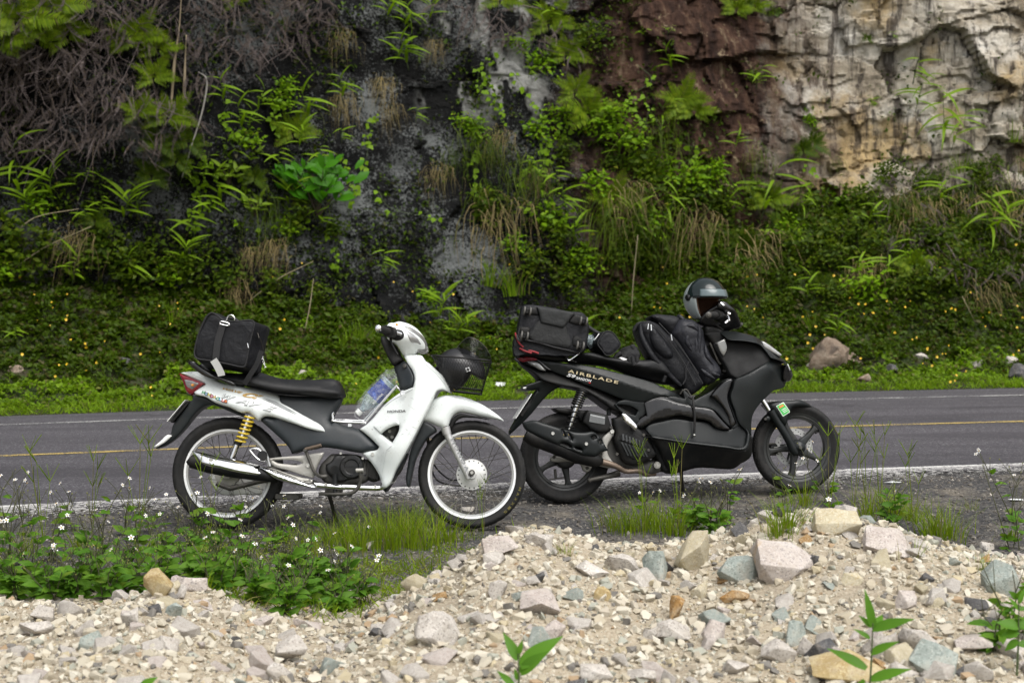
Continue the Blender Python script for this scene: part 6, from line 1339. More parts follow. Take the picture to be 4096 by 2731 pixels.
def blade_g(L, W, n=4, droop=.3, fold=.25, tip=1., shape='lance', up=0.):
    """leaf along +X, upper side +Z"""
    V = []; F = []
    for i in range(n+1):
        t = i/n
        if shape == 'lance': w = W*.5*(math.sin(math.pi*min(1, (t*.92+.08))**.75))
        elif shape == 'grass': w = W*.5*(1-t**1.6)
        elif shape == 'heart': w = W*.5*(math.sin(math.pi*(1-(1-t)**1.7)*.97+.05) if t > 0 else .25)
        else: w = W*.5*math.sin(math.pi*min(1, t*.97+.03)**1.25)      # obovate
        w = max(w, .0008)
        a = droop*t; x = L*(t-droop*droop*t**3/6); z = up*L*t-L*droop*t*t*.5
        V += [(x, -w, z+w*fold), (x, 0, z), (x, w, z+w*fold)]
    for i in range(n):
        for j in range(2): F.append((i*3+j, i*3+3+j, i*3+4+j, i*3+1+j))
    return np.array(V), np.array(F)
def basis(d, up=None, roll=None):
    """rotation matrices whose X axis is d (m,3), Z near up"""
    d = d/np.linalg.norm(d, axis=1)[:, None]; up = np.tile([0, 0, 1.], (len(d), 1)) if up is None else up
    y = np.cross(up, d); y /= np.linalg.norm(y, axis=1)[:, None]+1e-9; z = np.cross(d, y)
    if roll is not None: c, s = np.cos(roll)[:, None], np.sin(roll)[:, None]; y, z = y*c+z*s, z*c-y*s
    return np.stack([d, y, z], 2)
def batch(tV, tF, P, Rm, S):
    V = P[:, None, :]+np.einsum('mij,kj->mki', Rm, tV)*np.asarray(S)[:, None, None]; m_, k = len(P), len(tV)
    F = (np.arange(m_)*k)[:, None, None]+tF[None]; return V.reshape(-1, 3), F.reshape(-1, tF.shape[1])
def join(parts):
    V = []; F = []; n = 0
    for v, f in parts: V.append(v); F.append(f+n); n += len(v)
    return np.concatenate(V), np.concatenate(F)
def rdirs(n, zlo=-1., zhi=1., r_=rng):
    z = r_.uniform(zlo, zhi, n); q = r_.uniform(0, 2*math.pi, n); s = np.sqrt(np.maximum(0, 1-z*z)); return np.stack([s*np.cos(q), s*np.sin(q), z], 1)
def Mx(d, up, p, s=1.):
    Rm = basis(np.array([d], float), np.array([up], float))[0]; m_ = Matrix([[*(Rm[i]*s), p[i]] for i in range(3)]+[[0, 0, 0, 1]]); return m_
class Proto:
    def __init__(s): s.parts = []
    def add(s, name, me, mat, M_=None, kind=None, sub=()):
        if not me.materials: me.materials.append(mat)
        s.parts.append((name, me, M_ or Matrix(), kind, sub)); return s
    def place(s, name, label, cat, group, MW):
        r_ = bpy.data.objects.new(name, None); COL.objects.link(r_); r_.empty_display_size = .05; r_.matrix_world = MW; tag(r_, label, cat, group)
        for (n, me, m_, kind, sub) in s.parts:
            o = bpy.data.objects.new(n, me); COL.objects.link(o); o.parent = r_; o.matrix_local = m_
            if kind: o['kind'] = kind
            for (n2, me2, m2) in sub: q = bpy.data.objects.new(n2, me2); COL.objects.link(q); q.parent = o; q.matrix_local = m2
        return r_
def tube_np(pts, r, n=5): V, F = tube_g(pts, r, n, False); return np.array([tuple(v) for v in V]), np.array(F)
def frond_mesh(name, L, pairs=13, w=.16, droop=.9, curl=0., lw=.26):
    """fern frond along +X bending down"""
    pts = [(L*(t-.12*droop*t**3), 0, L*(.18*t-.5*droop*t*t)) for t in np.linspace(0, 1, 9)]; parts = [tube_np(pts, [.004, .001], 4)]
    V, F = blade_g(1, lw, 2, .35+curl, .1, shape='lance'); P = []; D = []; S = []
    for i in range(pairs):
        t = .12+.86*i/pairs; p = np.array([np.interp(t, np.linspace(0, 1, 9), [q[k] for q in pts]) for k in range(3)])
        l = L*w*2.0*math.sin(math.pi*(.18+.82*t)**.8)+.01
        for sg in (-1, 1): P.append(p); D.append((.45, sg, -.15-curl*.8+rng.normal(0, .12))); S.append(l*rng.uniform(.85, 1.1))
    v, f = batch(V, F, np.array(P), basis(np.array(D)), np.array(S)); parts.append((v, f)); return marr(name, *join(parts), smooth=False)
# ---- prototypes
def fern_proto(n, L, mat, droop=.5, seed=0):
    r_ = random.Random(seed); p = Proto(); ms = [frond_mesh('frond', L*k, 19, .135, droop*r_.uniform(.8, 1.2), lw=.21) for k in (1, .8)]
    for i in range(n):
        q = -2.3+4.6*i/(max(1, n-1))+r_.uniform(-.15, .15); d = (r_.uniform(.35, .8), math.sin(q), math.cos(q)*.75+.1); p.add('frond', ms[i % 2], mat, Mx(d, (.9, 0, .55), (0, 0, 0), r_.uniform(.75, 1.1)))
    return p
def bamboo_proto(n, L, W, mat, seed=0, tall=.35, spread=1.0, droop=.7):
    r_ = random.Random(seed); p = Proto(); lm = [marr('leaf', *blade_g(L, W, 6, droop*k, .3)) for k in (.7, 1.2)]
    top = Vector((.18*spread, r_.uniform(-.1, .1), tall)); path = [Vector((0, 0, 0)), top*.5+Vector((0, 0, .05)), top]
    p.add('stem', marr('stem', *tube_g(smooth_path(path, 4), [.006, .003], 5)), STEM)
    for i in range(n):
        t = .25+.75*i/max(1, n-1); b_ = path[0].lerp(path[2], t); q = r_.uniform(-1.9, 1.9) if i else 0; el = r_.uniform(-.25, .85)
        d = (math.cos(q)*math.cos(el), math.sin(q)*math.cos(el), math.sin(el)); p.add('leaf', lm[i % 2], mat, Mx(d, (.75, 0, .7), b_, r_.uniform(.6, 1.15)))
    return p
def shrub_proto(n, L, W, mat, seed=0, size=.45, shape='obo', single=True):
    r_ = random.Random(seed); rr = np.random.default_rng(seed); p = Proto(); stems = []; tips = []
    for i in range(7):
        q = r_.uniform(-1.7, 1.7); el = r_.uniform(.3, 1.3); e = Vector((math.cos(q)*math.cos(el), math.sin(q)*math.cos(el), math.sin(el)))*size*r_.uniform(.6, 1.1); stems.append(tube_np(smooth_path([(0, 0, 0), e*.5+Vector((0, 0, .04)), e], 3), [.007, .003], 4)); tips.append(e)
    p.add('stem', marr('stem', *join(stems)), TWIG); lv = blade_g(L, W, 3, .35, .2, shape=shape); ms = [marr('leaf', *lv)]; P = []; D = []; S = []
    for i in range(n):
        e = tips[i % len(tips)]; t = r_.uniform(.45, 1.05); b_ = e*t; q = r_.uniform(0, 6.28); el = r_.uniform(-.3, .9); d = Vector((math.cos(q)*math.cos(el), math.sin(q)*math.cos(el), math.sin(el)))+e.normalized()*.6
        if single: p.add('leaf', ms[0], mat, Mx(tuple(d), (.8, 0, .6), b_, r_.uniform(.6, 1.15)))
        else: P.append(tuple(b_)); D.append(tuple(d)); S.append(r_.uniform(.6, 1.2))
    if not single: p.add('foliage', marr('foliage', *batch(*lv, np.array(P), basis(np.array(D)), np.array(S))), mat, kind='stuff')
    return p
def bush_proto(n, leaf, size, mat, seed=0, flat=.6):
    rr = np.random.default_rng(seed); p = Proto(); k = 9
    cl = rdirs(k, -.2, 1, rr)*size*rr.uniform(.3, .8, (k, 1)); P = cl[rr.integers(0, k, n)]+rr.normal(0, size*.24, (n, 3)); P[:, 0] = np.abs(P[:, 0])*flat
    D = rdirs(n, -.6, .7, rr)+np.array([.5, 0, -.1]); lv = blade_g(leaf, leaf*.55, 2, .4, .2, shape='obo'); p.add('foliage', marr('foliage', *batch(*lv, P, basis(D, np.array([.75, 0, .7])+rr.normal(0, .45, (n, 3))), rr.uniform(.5, 1.3, n))), mat, kind='stuff')
    st = [tube_np(smooth_path([(0, 0, -.05), tuple(c*.5), tuple(c)], 3), [.006, .002], 4) for c in cl]; p.add('stem', marr('stem', *join(st)), TWIG); return p
def hang_proto(n, L, mat, seed=0, wide=.35, W=.010, out=.25):
    """grass hanging from a ledge"""
    rr = np.random.default_rng(seed); p = Proto(); parts = []
    for i in range(n):
        y = rr.normal(0, wide*.42); z0 = -abs(y)*.35+rr.normal(0, .09); l = L*rr.uniform(.25, 1.1); o = out*rr.uniform(.3, 1.2); sw = rr.normal(0, .28); ts = np.linspace(0, 1, 6); w = W*rr.uniform(.6, 1.3)
        c = np.stack([o*np.sin(ts*2.0)*.9, y+sw*ts*l+.03*np.sin(ts*5+i), z0+.10*np.sin(ts*3.1)-l*ts**1.5], 1); wv = w*.5*(1-ts*.85); side = np.array([math.sin(i*1.7)*.7, 1, 0]); side /= np.linalg.norm(side)
        V = np.concatenate([c-side*wv[:, None], c+side*wv[:, None]]); F = np.array([(j, j+1, 7+j, 6+j) for j in range(5)]); parts.append((V, F))
    p.add('blades', marr('blades', *join(parts)), mat, kind='stuff'); return p
def tuft_proto(n, L, mat, seed=0, W=.006, spread=.09, lean=.6):
    rr = np.random.default_rng(seed); p = Proto(); parts = []
    for i in range(n):
        q = rr.uniform(0, 6.28); b_ = np.array([math.cos(q), math.sin(q), 0])*abs(rr.normal(0, spread)); l = L*rr.uniform(.35, 1.1); d = np.array([math.cos(q), math.sin(q)])*rr.uniform(.05, lean)*l; ts = np.linspace(0, 1, 5)
        c = np.stack([b_[0]+d[0]*ts**2, b_[1]+d[1]*ts**2, l*ts*(1-.12*ts)], 1); wv = W*.5*rr.uniform(.6, 1.3)*(1-ts**1.5*.95); a = rr.uniform(0, 6.28); side = np.array([math.cos(a), math.sin(a), 0])
        V = np.concatenate([c-side*wv[:, None], c+side*wv[:, None]]); parts.append((V, np.array([(j, j+1, 6+j, 5+j) for j in range(4)])))
    p.add('blades', marr('blades', *join(parts)), mat, kind='stuff'); return p
def fan_basis(p, n, s=1., tilt=0.):
    """stand a plant on the face: its X points out of the face, Z up"""
    o = Vector((n.x, n.y, 0)); o = o.normalized() if o.length > .05 else Vector((0, -1, 0)); o = o.lerp(Vector((0, -1, 0)), .5).normalized()
    y = Vector((0, 0, 1)).cross(o); m_ = Matrix((o, y, Vector((0, 0, 1)))).transposed().to_4x4() @ Matrix.Rotation(tilt, 4, 'X') @ Matrix.Scale(s, 4); m_.translation = p; return m_
# ================================================================== plants on the bank and the cliff
KA = 4096/2352
DIA = (np.array([(0, 0, 0), (.55, -.3, .08), (1, 0, -.12), (.55, .3, .08)], float), np.array([(0, 1, 2), (0, 2, 3)]))
def cover():
    """the close carpet of small weeds on the bank"""
    n = 58000; x = np.where(rng.random(n) < .78, rng.uniform(-7.0, 9.4, n), np.where(rng.random(n) < .5, rng.uniform(-13, -7, n), rng.uniform(9.4, 15, n))); s = S_EDGE+.05+(S_CLIFF+1.2-S_EDGE)*rng.random(n)**.72
    pn = np.array([mnoise.fractal((a*.8, b_*.8, 3.), 1, 2, 4) for a, b_ in zip(x, s)]); t = s-S_EDGE
    keep = rng.random(n) < np.clip(.95+pn*.7-.5*np.exp(-((t-.55)/.28)**2), 0, 1); x, s, pn, t = x[keep], s[keep], pn[keep], t[keep]; n = len(x)
    z = bank_z(x, s); P = np.stack([x, road_y(x, s), z], 1)
    for i in range(n):
        h = _BB.ray_cast(Vector((P[i, 0], P[i, 1], 6)), Vector((0, 0, -1)))
        if h[0] is not None: P[i, 2] = h[0].z
    P[:, 2] += np.clip(np.array([mnoise.fractal((a*2.3, b_*2.3, 5.), 1, 2, 3) for a, b_ in zip(x, s)]), -.2, 1)*np.clip(t*.10, 0, .20)
    tv = []
    for k in range(3):
        q = rng.uniform(0, 6.28, 7); d = np.stack([np.cos(q), np.sin(q), rng.uniform(.05, 1.3, 7)], 1); b_ = rng.normal(0, .35, (7, 3))*[1, 1, .0]+[0, 0, 1]*np.abs(rng.normal(.3, .35, (7, 1)))
        tv.append(batch(*DIA, b_, basis(d), rng.uniform(.6, 1.1, 7)))
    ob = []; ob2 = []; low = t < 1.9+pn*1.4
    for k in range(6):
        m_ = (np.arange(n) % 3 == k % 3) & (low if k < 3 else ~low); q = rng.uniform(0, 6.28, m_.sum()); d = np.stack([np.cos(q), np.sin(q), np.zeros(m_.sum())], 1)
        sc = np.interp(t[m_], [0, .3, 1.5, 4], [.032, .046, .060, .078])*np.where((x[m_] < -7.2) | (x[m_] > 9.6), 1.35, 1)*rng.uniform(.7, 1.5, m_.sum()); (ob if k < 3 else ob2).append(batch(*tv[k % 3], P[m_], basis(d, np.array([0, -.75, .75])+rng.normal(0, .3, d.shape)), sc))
    o = link('ground_cover', marr('ground_cover', *join(ob)), LM['cover']); tag(o, 'low green weeds carpeting the bank below the cliff', 'weeds', kind='stuff')
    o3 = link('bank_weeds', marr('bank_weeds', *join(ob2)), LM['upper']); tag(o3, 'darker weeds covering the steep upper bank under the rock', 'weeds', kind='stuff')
    # small yellow flowers standing in it
    fv = batch(*blade_g(1, .75, 2, .1, .15, shape='obo'), np.zeros((6, 3)), basis(np.stack([np.cos(np.arange(6)*1.047), np.sin(np.arange(6)*1.047), np.full(6, .25)], 1)), np.ones(6))
    fm = marr('flower', *fv); ym = pm('yellow petals', (.62, .40, .015), .5, var=.12); fm.materials.append(ym); cnt = 0; tries = 0
    while cnt < 190 and tries < 9000:
        tries += 1; a, b_ = rng.uniform(0, 2352), rng.uniform(560, 930)
        if rng.random() > np.interp(a, [0, 500, 900, 1300, 1600, 2000, 2352], [.35, .4, .5, .6, .8, 1, 1])*np.interp(b_, [560, 680, 760, 850, 930], [.15, .6, 1, 1, .3]): continue
        if mnoise.noise((a*.012, b_*.02, 9.))+.35*mnoise.noise((a*.05, b_*.06, 3.)) < .05: continue      # they grow in patches
        h = far_hit(a, b_)
        if not h: continue
        f = link('flower', fm, None, o); d = (Vector((0, -1, .35))+Vector(rng.normal(0, .35, 3))).normalized(); f.matrix_local = Matrix.Translation(h[0]+h[1]*.03+Vector((0, -.05, rng.uniform(.03, .10)))) @ d.to_track_quat('Z', 'X').to_matrix().to_4x4() @ Matrix.Scale(rng.uniform(.011, .024), 4); cnt += 1
    # short bright grass along the asphalt edge
    n = 27000; x = rng.uniform(-11, 13, n); s = S_EDGE-.06+np.abs(rng.normal(0, .20, n))+(rng.random(n) < .35)*rng.uniform(0, 2.4, n)
    pn = np.array([mnoise.noise((a*1.7, b_*1.7, 8.)) for a, b_ in zip(x, s)]); k = rng.random(n) < np.clip(.75+pn*.8, .08, 1); x, s = x[k], s[k]; n = len(x)
    P = np.stack([x, road_y(x, s), bank_z(x, s)-.006], 1); d = rdirs(n, .35, 1.0); o2 = link('verge_grass', marr('verge_grass', *batch(*blade_g(1, .11, 2, .8, .2, shape='grass'), P, basis(d, rdirs(n)), rng.uniform(.05, .13, n))), LM['verge']); tag(o2, 'short bright grass along the far asphalt edge', 'grass', kind='stuff')
cover()
def dead_mass():
    fm = []
    for L in (.46, .34):
        m_ = frond_mesh('x', L, 14, .040, 1.1, .7, lw=.34); co = np.empty(len(m_.vertices)*3, np.float32); m_.vertices.foreach_get('co', co); fm.append((co.reshape(-1, 3), np.array([tuple(p.vertices) for p in m_.polygons])))
    regs = [([(-60, 150), (250, 120), (380, 230), (470, 300), (360, 350), (200, 350), (60, 370), (-60, 340)], 540, 'grey mat of dead fern hanging over the dark rock at the cliff top'),
            ([(200, -80), (700, -80), (800, 60), (700, 130), (560, 150), (470, 250), (400, 160), (250, 110)], 470, 'wide grey curtain of dead fern above the straw stalks'),
            ([(-700, -80), (-60, -60), (-60, 340), (-300, 300), (-650, 180)], 260, 'grey dead fern trailing past the yellow-green fern clump'),
            ([(-60, -60), (220, -60), (330, 120), (120, 170), (-60, 170)], 260, 'grey dead fern behind the yellow-green fern clump'),
            ([(980, -30), (1130, 20), (1330, 60), (1320, 170), (1180, 130), (1010, 60)], 90, 'thin grey dead fern beside the pale rock streak'),
            ([(2040, 400), (2352, 380), (2400, 640), (2200, 660), (2020, 560)], 160, 'brown dead stems hanging down the bank under the pale rock')]
    for poly, n, lab in regs:
        A = np.array(poly, float); lo, hi = A.min(0), A.max(0); P = []; D = []; S = []
        while len(P) < n:
            q = rng.uniform(lo, hi)
            if not inside(A, q[None])[0]: continue
            h = far_hit(*q)
            if not h: n -= 1; continue
            P.append(tuple(h[0]+Vector((0, -1, 0))*rng.uniform(.02, .42)+Vector((0, 0, .1)))); D.append((rng.normal(0, .5), -.55+rng.normal(0, .25), -.75+rng.normal(0, .3))); S.append(rng.uniform(.35, 1.3))
        P, D, S = map(np.array, (P, D, S)); k = np.arange(len(P)) % 2 == 0
        v = join([batch(*fm[j], P[k == (j == 0)], basis(D[k == (j == 0)], rdirs((k == (j == 0)).sum())), S[k == (j == 0)]) for j in (0, 1)])
        st = []
        for a_, d_ in zip(P[::3], D[::3]):     # bare twigs and roots among the fronds
            e = Vector(a_); dv = Vector(d_)*rng.uniform(.25, .7); sw = Vector(rng.normal(0, .08, 3)); st.append(tube_np([e, e+dv*.4+sw, e+dv*.75-sw*.5, e+dv], [rng.uniform(.002, .008), .001], 3))
        v = join([v]+st); o = link('dead_fern', marr('dead_fern', *v, smooth=False), LM['dead']); tag(o, lab, 'dead fern', kind='stuff')
dead_mass()
def moss():
    """small dark growth in the cracks and on ledges of the rock"""
    P = []; D = []; S = []; n = 0
    def dens(a, b_):
        nn = mnoise.fractal((a*.006, b_*.006, 2.), 1, 2, 4); base = np.interp(b_, [0, 200, 450, 650, 750], [.18, .16, .30, .75, .9]); base *= np.interp(a, [0, 400, 850, 1000, 1300, 1500, 1700, 1800, 1900, 2352], [1.0, .9, .5, .35, .7, 1.1, .9, .3, .55, .7]); return base+nn*.75
    for _ in range(34000):
        a, b_ = rng.uniform(-500, 2852), rng.uniform(-20, 760)
        if rng.random() > dens(a, b_)*(.28 if (b_ < 430 and a > 1650) else 1): continue
        h = far_hit(a, b_)
        if not h: continue
        P.append(tuple(h[0]+h[1]*.01)); D.append(tuple(h[1]*.9+Vector((0, -.3, -.4))+Vector(rng.normal(0, .6, 3)))); S.append(rng.uniform(.035, .10))
    P, D, S = map(np.array, (P, D, S)); r3 = np.concatenate([P+rng.normal(0, .05, P.shape) for _ in range(3)]); d3 = np.concatenate([D+rng.normal(0, .6, D.shape) for _ in range(3)])
    o = link('cliff_growth', marr('cliff_growth', *batch(*DIA, r3, basis(d3), np.tile(S, 3))), LM['moss']); tag(o, 'small dark leaves growing over the rock face', 'creepers', kind='stuff')
moss()
def where(a, b_):
    """plain words for what lies around a spot on the far side"""
    row = 'high up' if b_ < 150 else 'half way up' if b_ < 330 else 'low down' if b_ < 520 else 'on the bank'
    cols = ((180, 'by the cliff-top fern clump'), (380, 'under the grey dead fern'), (620, 'by the straw stalks'), (860, 'beside the glossy shrub'), (1010, 'on the speckled rock'), (1180, 'by the trailing vines'), (1330, 'under the pale scar'), (1480, 'above the suitcase'), (1620, 'above the backpack'), (1850, 'by the red-brown rock'), (2010, 'below the pale rock'), (2180, 'beside the tall reeds'), (9999, 'under the ochre rock'))
    return row+' '+next(w for x, w in cols if a < x)
PR = dict(
    fern=[fern_proto(8, .55, LM['fern'], .9, i) for i in range(2)], fernd=[fern_proto(7, .42, LM['bush'], 1.0, i+5) for i in range(2)],
    bam=[bamboo_proto(9, .34, .040, LM['blade'], i) for i in range(3)], bams=[bamboo_proto(6, .24, .03, LM['blade'], i+9, .2) for i in range(2)],
    reed=[bamboo_proto(8, .55, .045, LM['blade'], i+20, .6, .6, 1.1) for i in range(2)],
    gloss=[shrub_proto(46, .15, .075, LM['glossy'], 3, .42)], red=[shrub_proto(34, .13, .042, LM['red'], i+2, .30, 'lance') for i in range(2)],
    bush=[bush_proto(220, .085, .34, LM['bush'], i) for i in range(3)], bright=[bush_proto(170, .08, .30, LM['bright'], i+4) for i in range(3)],
    straw=[hang_proto(60, .62, LM['straw'], i) for i in range(2)], hang=[hang_proto(46, .60, LM['bush'], i+3, .4, .010) for i in range(3)],
    tuft=[tuft_proto(60, .42, LM['blade'], i, .012, .10, .8) for i in range(2)])
KIND = dict(fern=('fern', 'yellow-green fern with arching fronds', 'fern'), fernd=('fern', 'small dark green fern', 'fern'), bam=('broad_leaved_grass', 'grass with broad pointed light green blades', 'plant'), bams=('broad_leaved_grass', 'small sprig of pointed grass blades', 'plant'),
            reed=('reed', 'tall reed with long arching leaves', 'reed'), gloss=('shrub', 'shrub with large glossy green leaves', 'shrub'), red=('shrub', 'yellow-green shrub with some red leaves', 'shrub'), bush=('bush', 'dark green leafy bush', 'bush'),
            bright=('bush', 'bright green leafy climber clump', 'bush'), straw=('dry_grass', 'dry straw-coloured grass hanging down', 'dry grass'), hang=('hanging_grass', 'long green grass drooping', 'grass'), tuft=('grass_tuft', 'upright tuft of long grass', 'grass'))
SC = dict(fern=1.0, fernd=.95, bush=1.12, bright=1.15, bam=1.25, bams=1.3, gloss=1.35, red=1.25, reed=1.15, straw=1.1, hang=1.2, tuft=1.1)
def put(kind, a, b_, s=1., out=.0, tilt=None):
    h = far_hit(a, b_)
    if not h: return
    nm, lab, cat = KIND[kind]; p = PR[kind][rng.integers(0, len(PR[kind]))]; lab2 = lab+' '+where(a, b_)
    p.place(nm, lab2, cat, nm.replace('_', ' ')+' '+where(a, b_), fan_basis(h[0]+Vector((0, -1, 0))*out, h[1], s*SC.get(kind, 1.3)*rng.uniform(.9, 1.15), rng.uniform(-.25, .25) if tilt is None else tilt))
L_ = [('fern', 60, 60, 1.25, .3), ('fern', 130, 30, 1.1, .3), ('fern', 20, 110, 1.0, .35), ('fern', 170, 90, .8, .3), ('fern', 110, 100, .9, .35), ('fern', 330, 95, .8, .3), ('fern', 375, 120, .7, .3), ('fern', 365, 185, .75, .3), ('fern', 300, 105, .6, .3), ('fern', 400, 275, .8, .3), ('fern', 330, 265, .6, .3), ('fernd', 440, 330, .9, .2), ('fernd', 370, 330, .8, .2), ('fernd', 410, 370, .8, .15), ('fern', 545, 10, .6, .2),
      ('bam', 560, 310, .9, .1), ('bam', 590, 270, .7, .1), ('bam', 715, 290, 1.0, .1), ('bam', 690, 350, .8, .1), ('bams', 640, 390, 1, .1), ('bam', 285, 520, 1.05, .15), ('bam', 320, 500, .7, .1), ('bams', 450, 545, 1.2, .1), ('bam', 170, 660, .9, .1), ('bam', 310, 660, .8, .1), ('bam', 930, 75, .8, .1), ('bam', 890, 55, .8, .1), ('bam', 940, 165, 1.0, .1), ('bam', 905, 150, .9, .1), ('bam', 985, 60, .8, .1), ('bams', 880, 620, 1.1, .1), ('bams', 1300, 490, 1.2, .1), ('bam', 1010, 740, .9, .1), ('bams', 1280, 430, 1, .1),
      ('gloss', 735, 500, 1.25, .25), ('gloss', 680, 470, 1.0, .2), ('gloss', 770, 450, .9, .2), ('red', 530, 430, 1.1, .15), ('red', 590, 500, 1.0, .15), ('red', 555, 385, .8, .15),
      ('bright', 640, 235, .8, .05), ('bright', 660, 210, .6, .05), ('bright', 1400, 275, 1.0, .1), ('bright', 1370, 300, .9, .1), ('bright', 1100, 310, .8, .1), ('bright', 1070, 290, .7, .1), ('bright', 1240, 310, .8, .08), ('bright', 1290, 270, .9, .08), ('bright', 1250, 160, .9, .1), ('bright', 1190, 110, .7, .1), ('fern', 1300, 130, .8, .15), ('fern', 1260, 60, .9, .2), ('fern', 1150, 5, .9, .2), ('fern', 1320, 215, .7, .15), ('bright', 1440, 320, 1.0, .1), ('bright', 1530, 410, 1.0, .1), ('bright', 1590, 430, 1.1, .12), ('bush', 1500, 380, 1.1, .1), ('bright', 1460, 380, .9, .1), ('bright', 1640, 410, 1.0, .1), ('bush', 1580, 470, 1.1, .1), ('bush', 1680, 480, 1.0, .1),
      ('fern', 1560, 240, .9, .25), ('fern', 1590, 260, .8, .25), ('reed', 1510, 330, .7, .15), ('hang', 1510, 290, 1.1, .1), ('tuft', 1520, 320, .9, .1), ('hang', 1620, 380, 1.0, .15), ('bam', 1545, 170, .7, .1), ('bams', 1735, 205, 1.2, .1), ('bush', 1735, 180, .5, .05), ('fern', 1730, 20, .7, .1), ('fern', 1690, 25, .6, .1), ('fernd', 1860, 330, .9, .1), ('bright', 1860, 285, .5, .05), ('fernd', 1840, 345, .8, .1), ('fernd', 1800, 520, 1.0, .2), ('fern', 1760, 460, .9, .15),
      ('reed', 2165, 330, 1.0, .1), ('reed', 2180, 350, .9, .1), ('reed', 2100, 260, .7, .05), ('bams', 2095, 195, 1.2, .05), ('reed', 2150, 480, .9, .1), ('reed', 2250, 560, 1.0, .2), ('bam', 2270, 540, 1.1, .2), ('fern', 2090, 610, .8, .2), ('fernd', 1880, 650, .9, .15), ('bam', 1960, 640, .8, .15), ('bam', 1850, 690, .7, .1), ('bush', 1780, 700, .6, .1),
      ('straw', 885, 190, .7, .1), ('straw', 900, 250, .6, .08), ('straw', 1010, 390, .7, .15), ('hang', 1040, 360, .6, .1), ('straw', 1150, 480, 1.4, .1), ('straw', 1440, 440, 1.0, .2), ('straw', 640, 560, .7, .15), ('straw', 585, 575, .6, .15), ('straw', 1735, 560, 1.5, .2), ('straw', 1600, 500, 1.1, .15), ('straw', 1240, 400, .8, .05), ('straw', 550, 650, .8, .1), ('straw', 190, 540, .7, .2), ('hang', 1090, 300, .9, .12), ('hang', 1130, 330, .8, .1), ('hang', 1370, 470, 1.0, .1), ('hang', 1560, 480, 1.2, .15), ('hang', 1460, 470, 1.2, .15), ('hang', 1690, 540, 1.2, .15),
      ('hang', 2050, 470, 1.4, .15), ('hang', 2130, 460, 1.5, .2), ('hang', 2210, 440, 1.5, .2), ('hang', 2290, 450, 1.5, .2), ('straw', 2170, 470, 1.4, .25), ('straw', 2250, 460, 1.4, .25), ('straw', 2100, 480, 1.2, .2), ('straw', 2320, 480, 1.3, .25), ('hang', 2000, 530, 1.2, .15), ('hang', 2340, 400, 1.4, .2), ('tuft', 2320, 330, 1.0, .1), ('tuft', 2200, 400, 1.0, .1), ('bush', 2050, 400, .8, .1), ('bush', 2120, 430, .9, .1), ('bush', 2260, 400, .9, .1), ('bush', 1900, 470, 1.0, .1), ('bright', 1950, 480, .9, .1), ('bush', 1990, 460, 1.0, .1), ('red', 1960, 480, 1.1, .1), ('bush', 1930, 540, 1.1, .1), ('bush', 2010, 580, 1.1, .1),
      ('tuft', 1180, 680, 1.2, .05), ('tuft', 1130, 660, 1.0, .05), ('tuft', 1050, 750, .9, .05), ('tuft', 830, 790, .9, .05), ('tuft', 800, 800, .8, .05), ('tuft', 400, 740, .7, .05), ('bush', 60, 560, 1.0, .15), ('bush', 130, 590, 1.0, .15), ('bush', 220, 600, 1.1, .15), ('bush', 330, 610, 1.0, .1), ('bush', 420, 620, .9, .1), ('bush', 250, 560, .9, .15), ('bright', 90, 480, .8, .1), ('bam', 130, 470, .9, .15), ('reed', 60, 470, 1.0, .2), ('bush', 460, 610, .9, .1), ('bush', 520, 660, .8, .1), ('bush', 640, 660, .8, .1), ('bush', 740, 690, .8, .1), ('bush', 30, 640, 1, .1), ('tuft', 60, 620, 1.1, .1),
      ('bush', 1230, 620, .9, .1), ('bush', 1330, 600, .9, .1), ('bush', 1290, 560, .8, .1), ('bush', 1420, 600, 1.0, .1), ('bush', 1500, 600, 1.0, .1), ('bush', 1600, 600, 1.0, .1), ('bush', 1450, 540, 1.0, .1), ('bush', 1650, 560, 1.0, .1), ('hang', 1400, 520, 1.1, .1), ('hang', 1520, 540, 1.2, .1), ('bush', 1700, 640, .9, .1), ('straw', 1700, 620, 1.0, .1), ('bush', 1830, 580, 1.0, .1), ('bush', 1900, 600, 1.0, .1), ('bush', 2200, 640, .9, .1), ('bush', 2300, 640, .9, .1), ('bush', 2080, 660, .8, .1), ('straw', 1950, 640, .8, .1)]
for e in L_: put(*e)
def scatter(n, x0, x1, y0, y1, kinds, w, smin=.6, smax=1.15):
    for k in random.choices(kinds, w, k=n): put(k, rng.uniform(x0, x1), rng.uniform(y0, y1), rng.uniform(smin, smax), rng.uniform(.03, .18))
scatter(18, 380, 880, 150, 640, ['bam', 'bams', 'bright', 'bush', 'hang', 'fernd', 'straw', 'fern'], [4, 6, 5, 2, 4, 4, 2, 3], .5, .95)
scatter(12, 0, 420, 360, 640, ['bam', 'bams', 'bush', 'bright', 'hang', 'fernd'], [3, 4, 3, 4, 3, 4], .5, .95)
scatter(8, 780, 1130, 0, 640, ['bams', 'bam', 'hang', 'straw', 'bright', 'tuft'], [4, 2, 3, 3, 2, 3], .4, .8)
scatter(18, 1130, 1420, 20, 640, ['bright', 'hang', 'fern', 'bush', 'bams', 'bam', 'straw'], [8, 2, 3, 5, 4, 3, 2])
scatter(17, 1400, 1780, 340, 620, ['bright', 'hang', 'fern', 'bush', 'bam', 'straw', 'reed', 'fernd'], [8, 2, 3, 6, 4, 2, 2, 3])
scatter(26, 1780, 2352, 440, 680, ['bush', 'bright', 'hang', 'bam', 'fernd', 'straw', 'reed'], [6, 4, 5, 4, 3, 3, 2])
scatter(6, 1450, 1850, 0, 260, ['bams', 'fernd', 'bush', 'hang'], [3, 3, 2, 2], .35, .6)
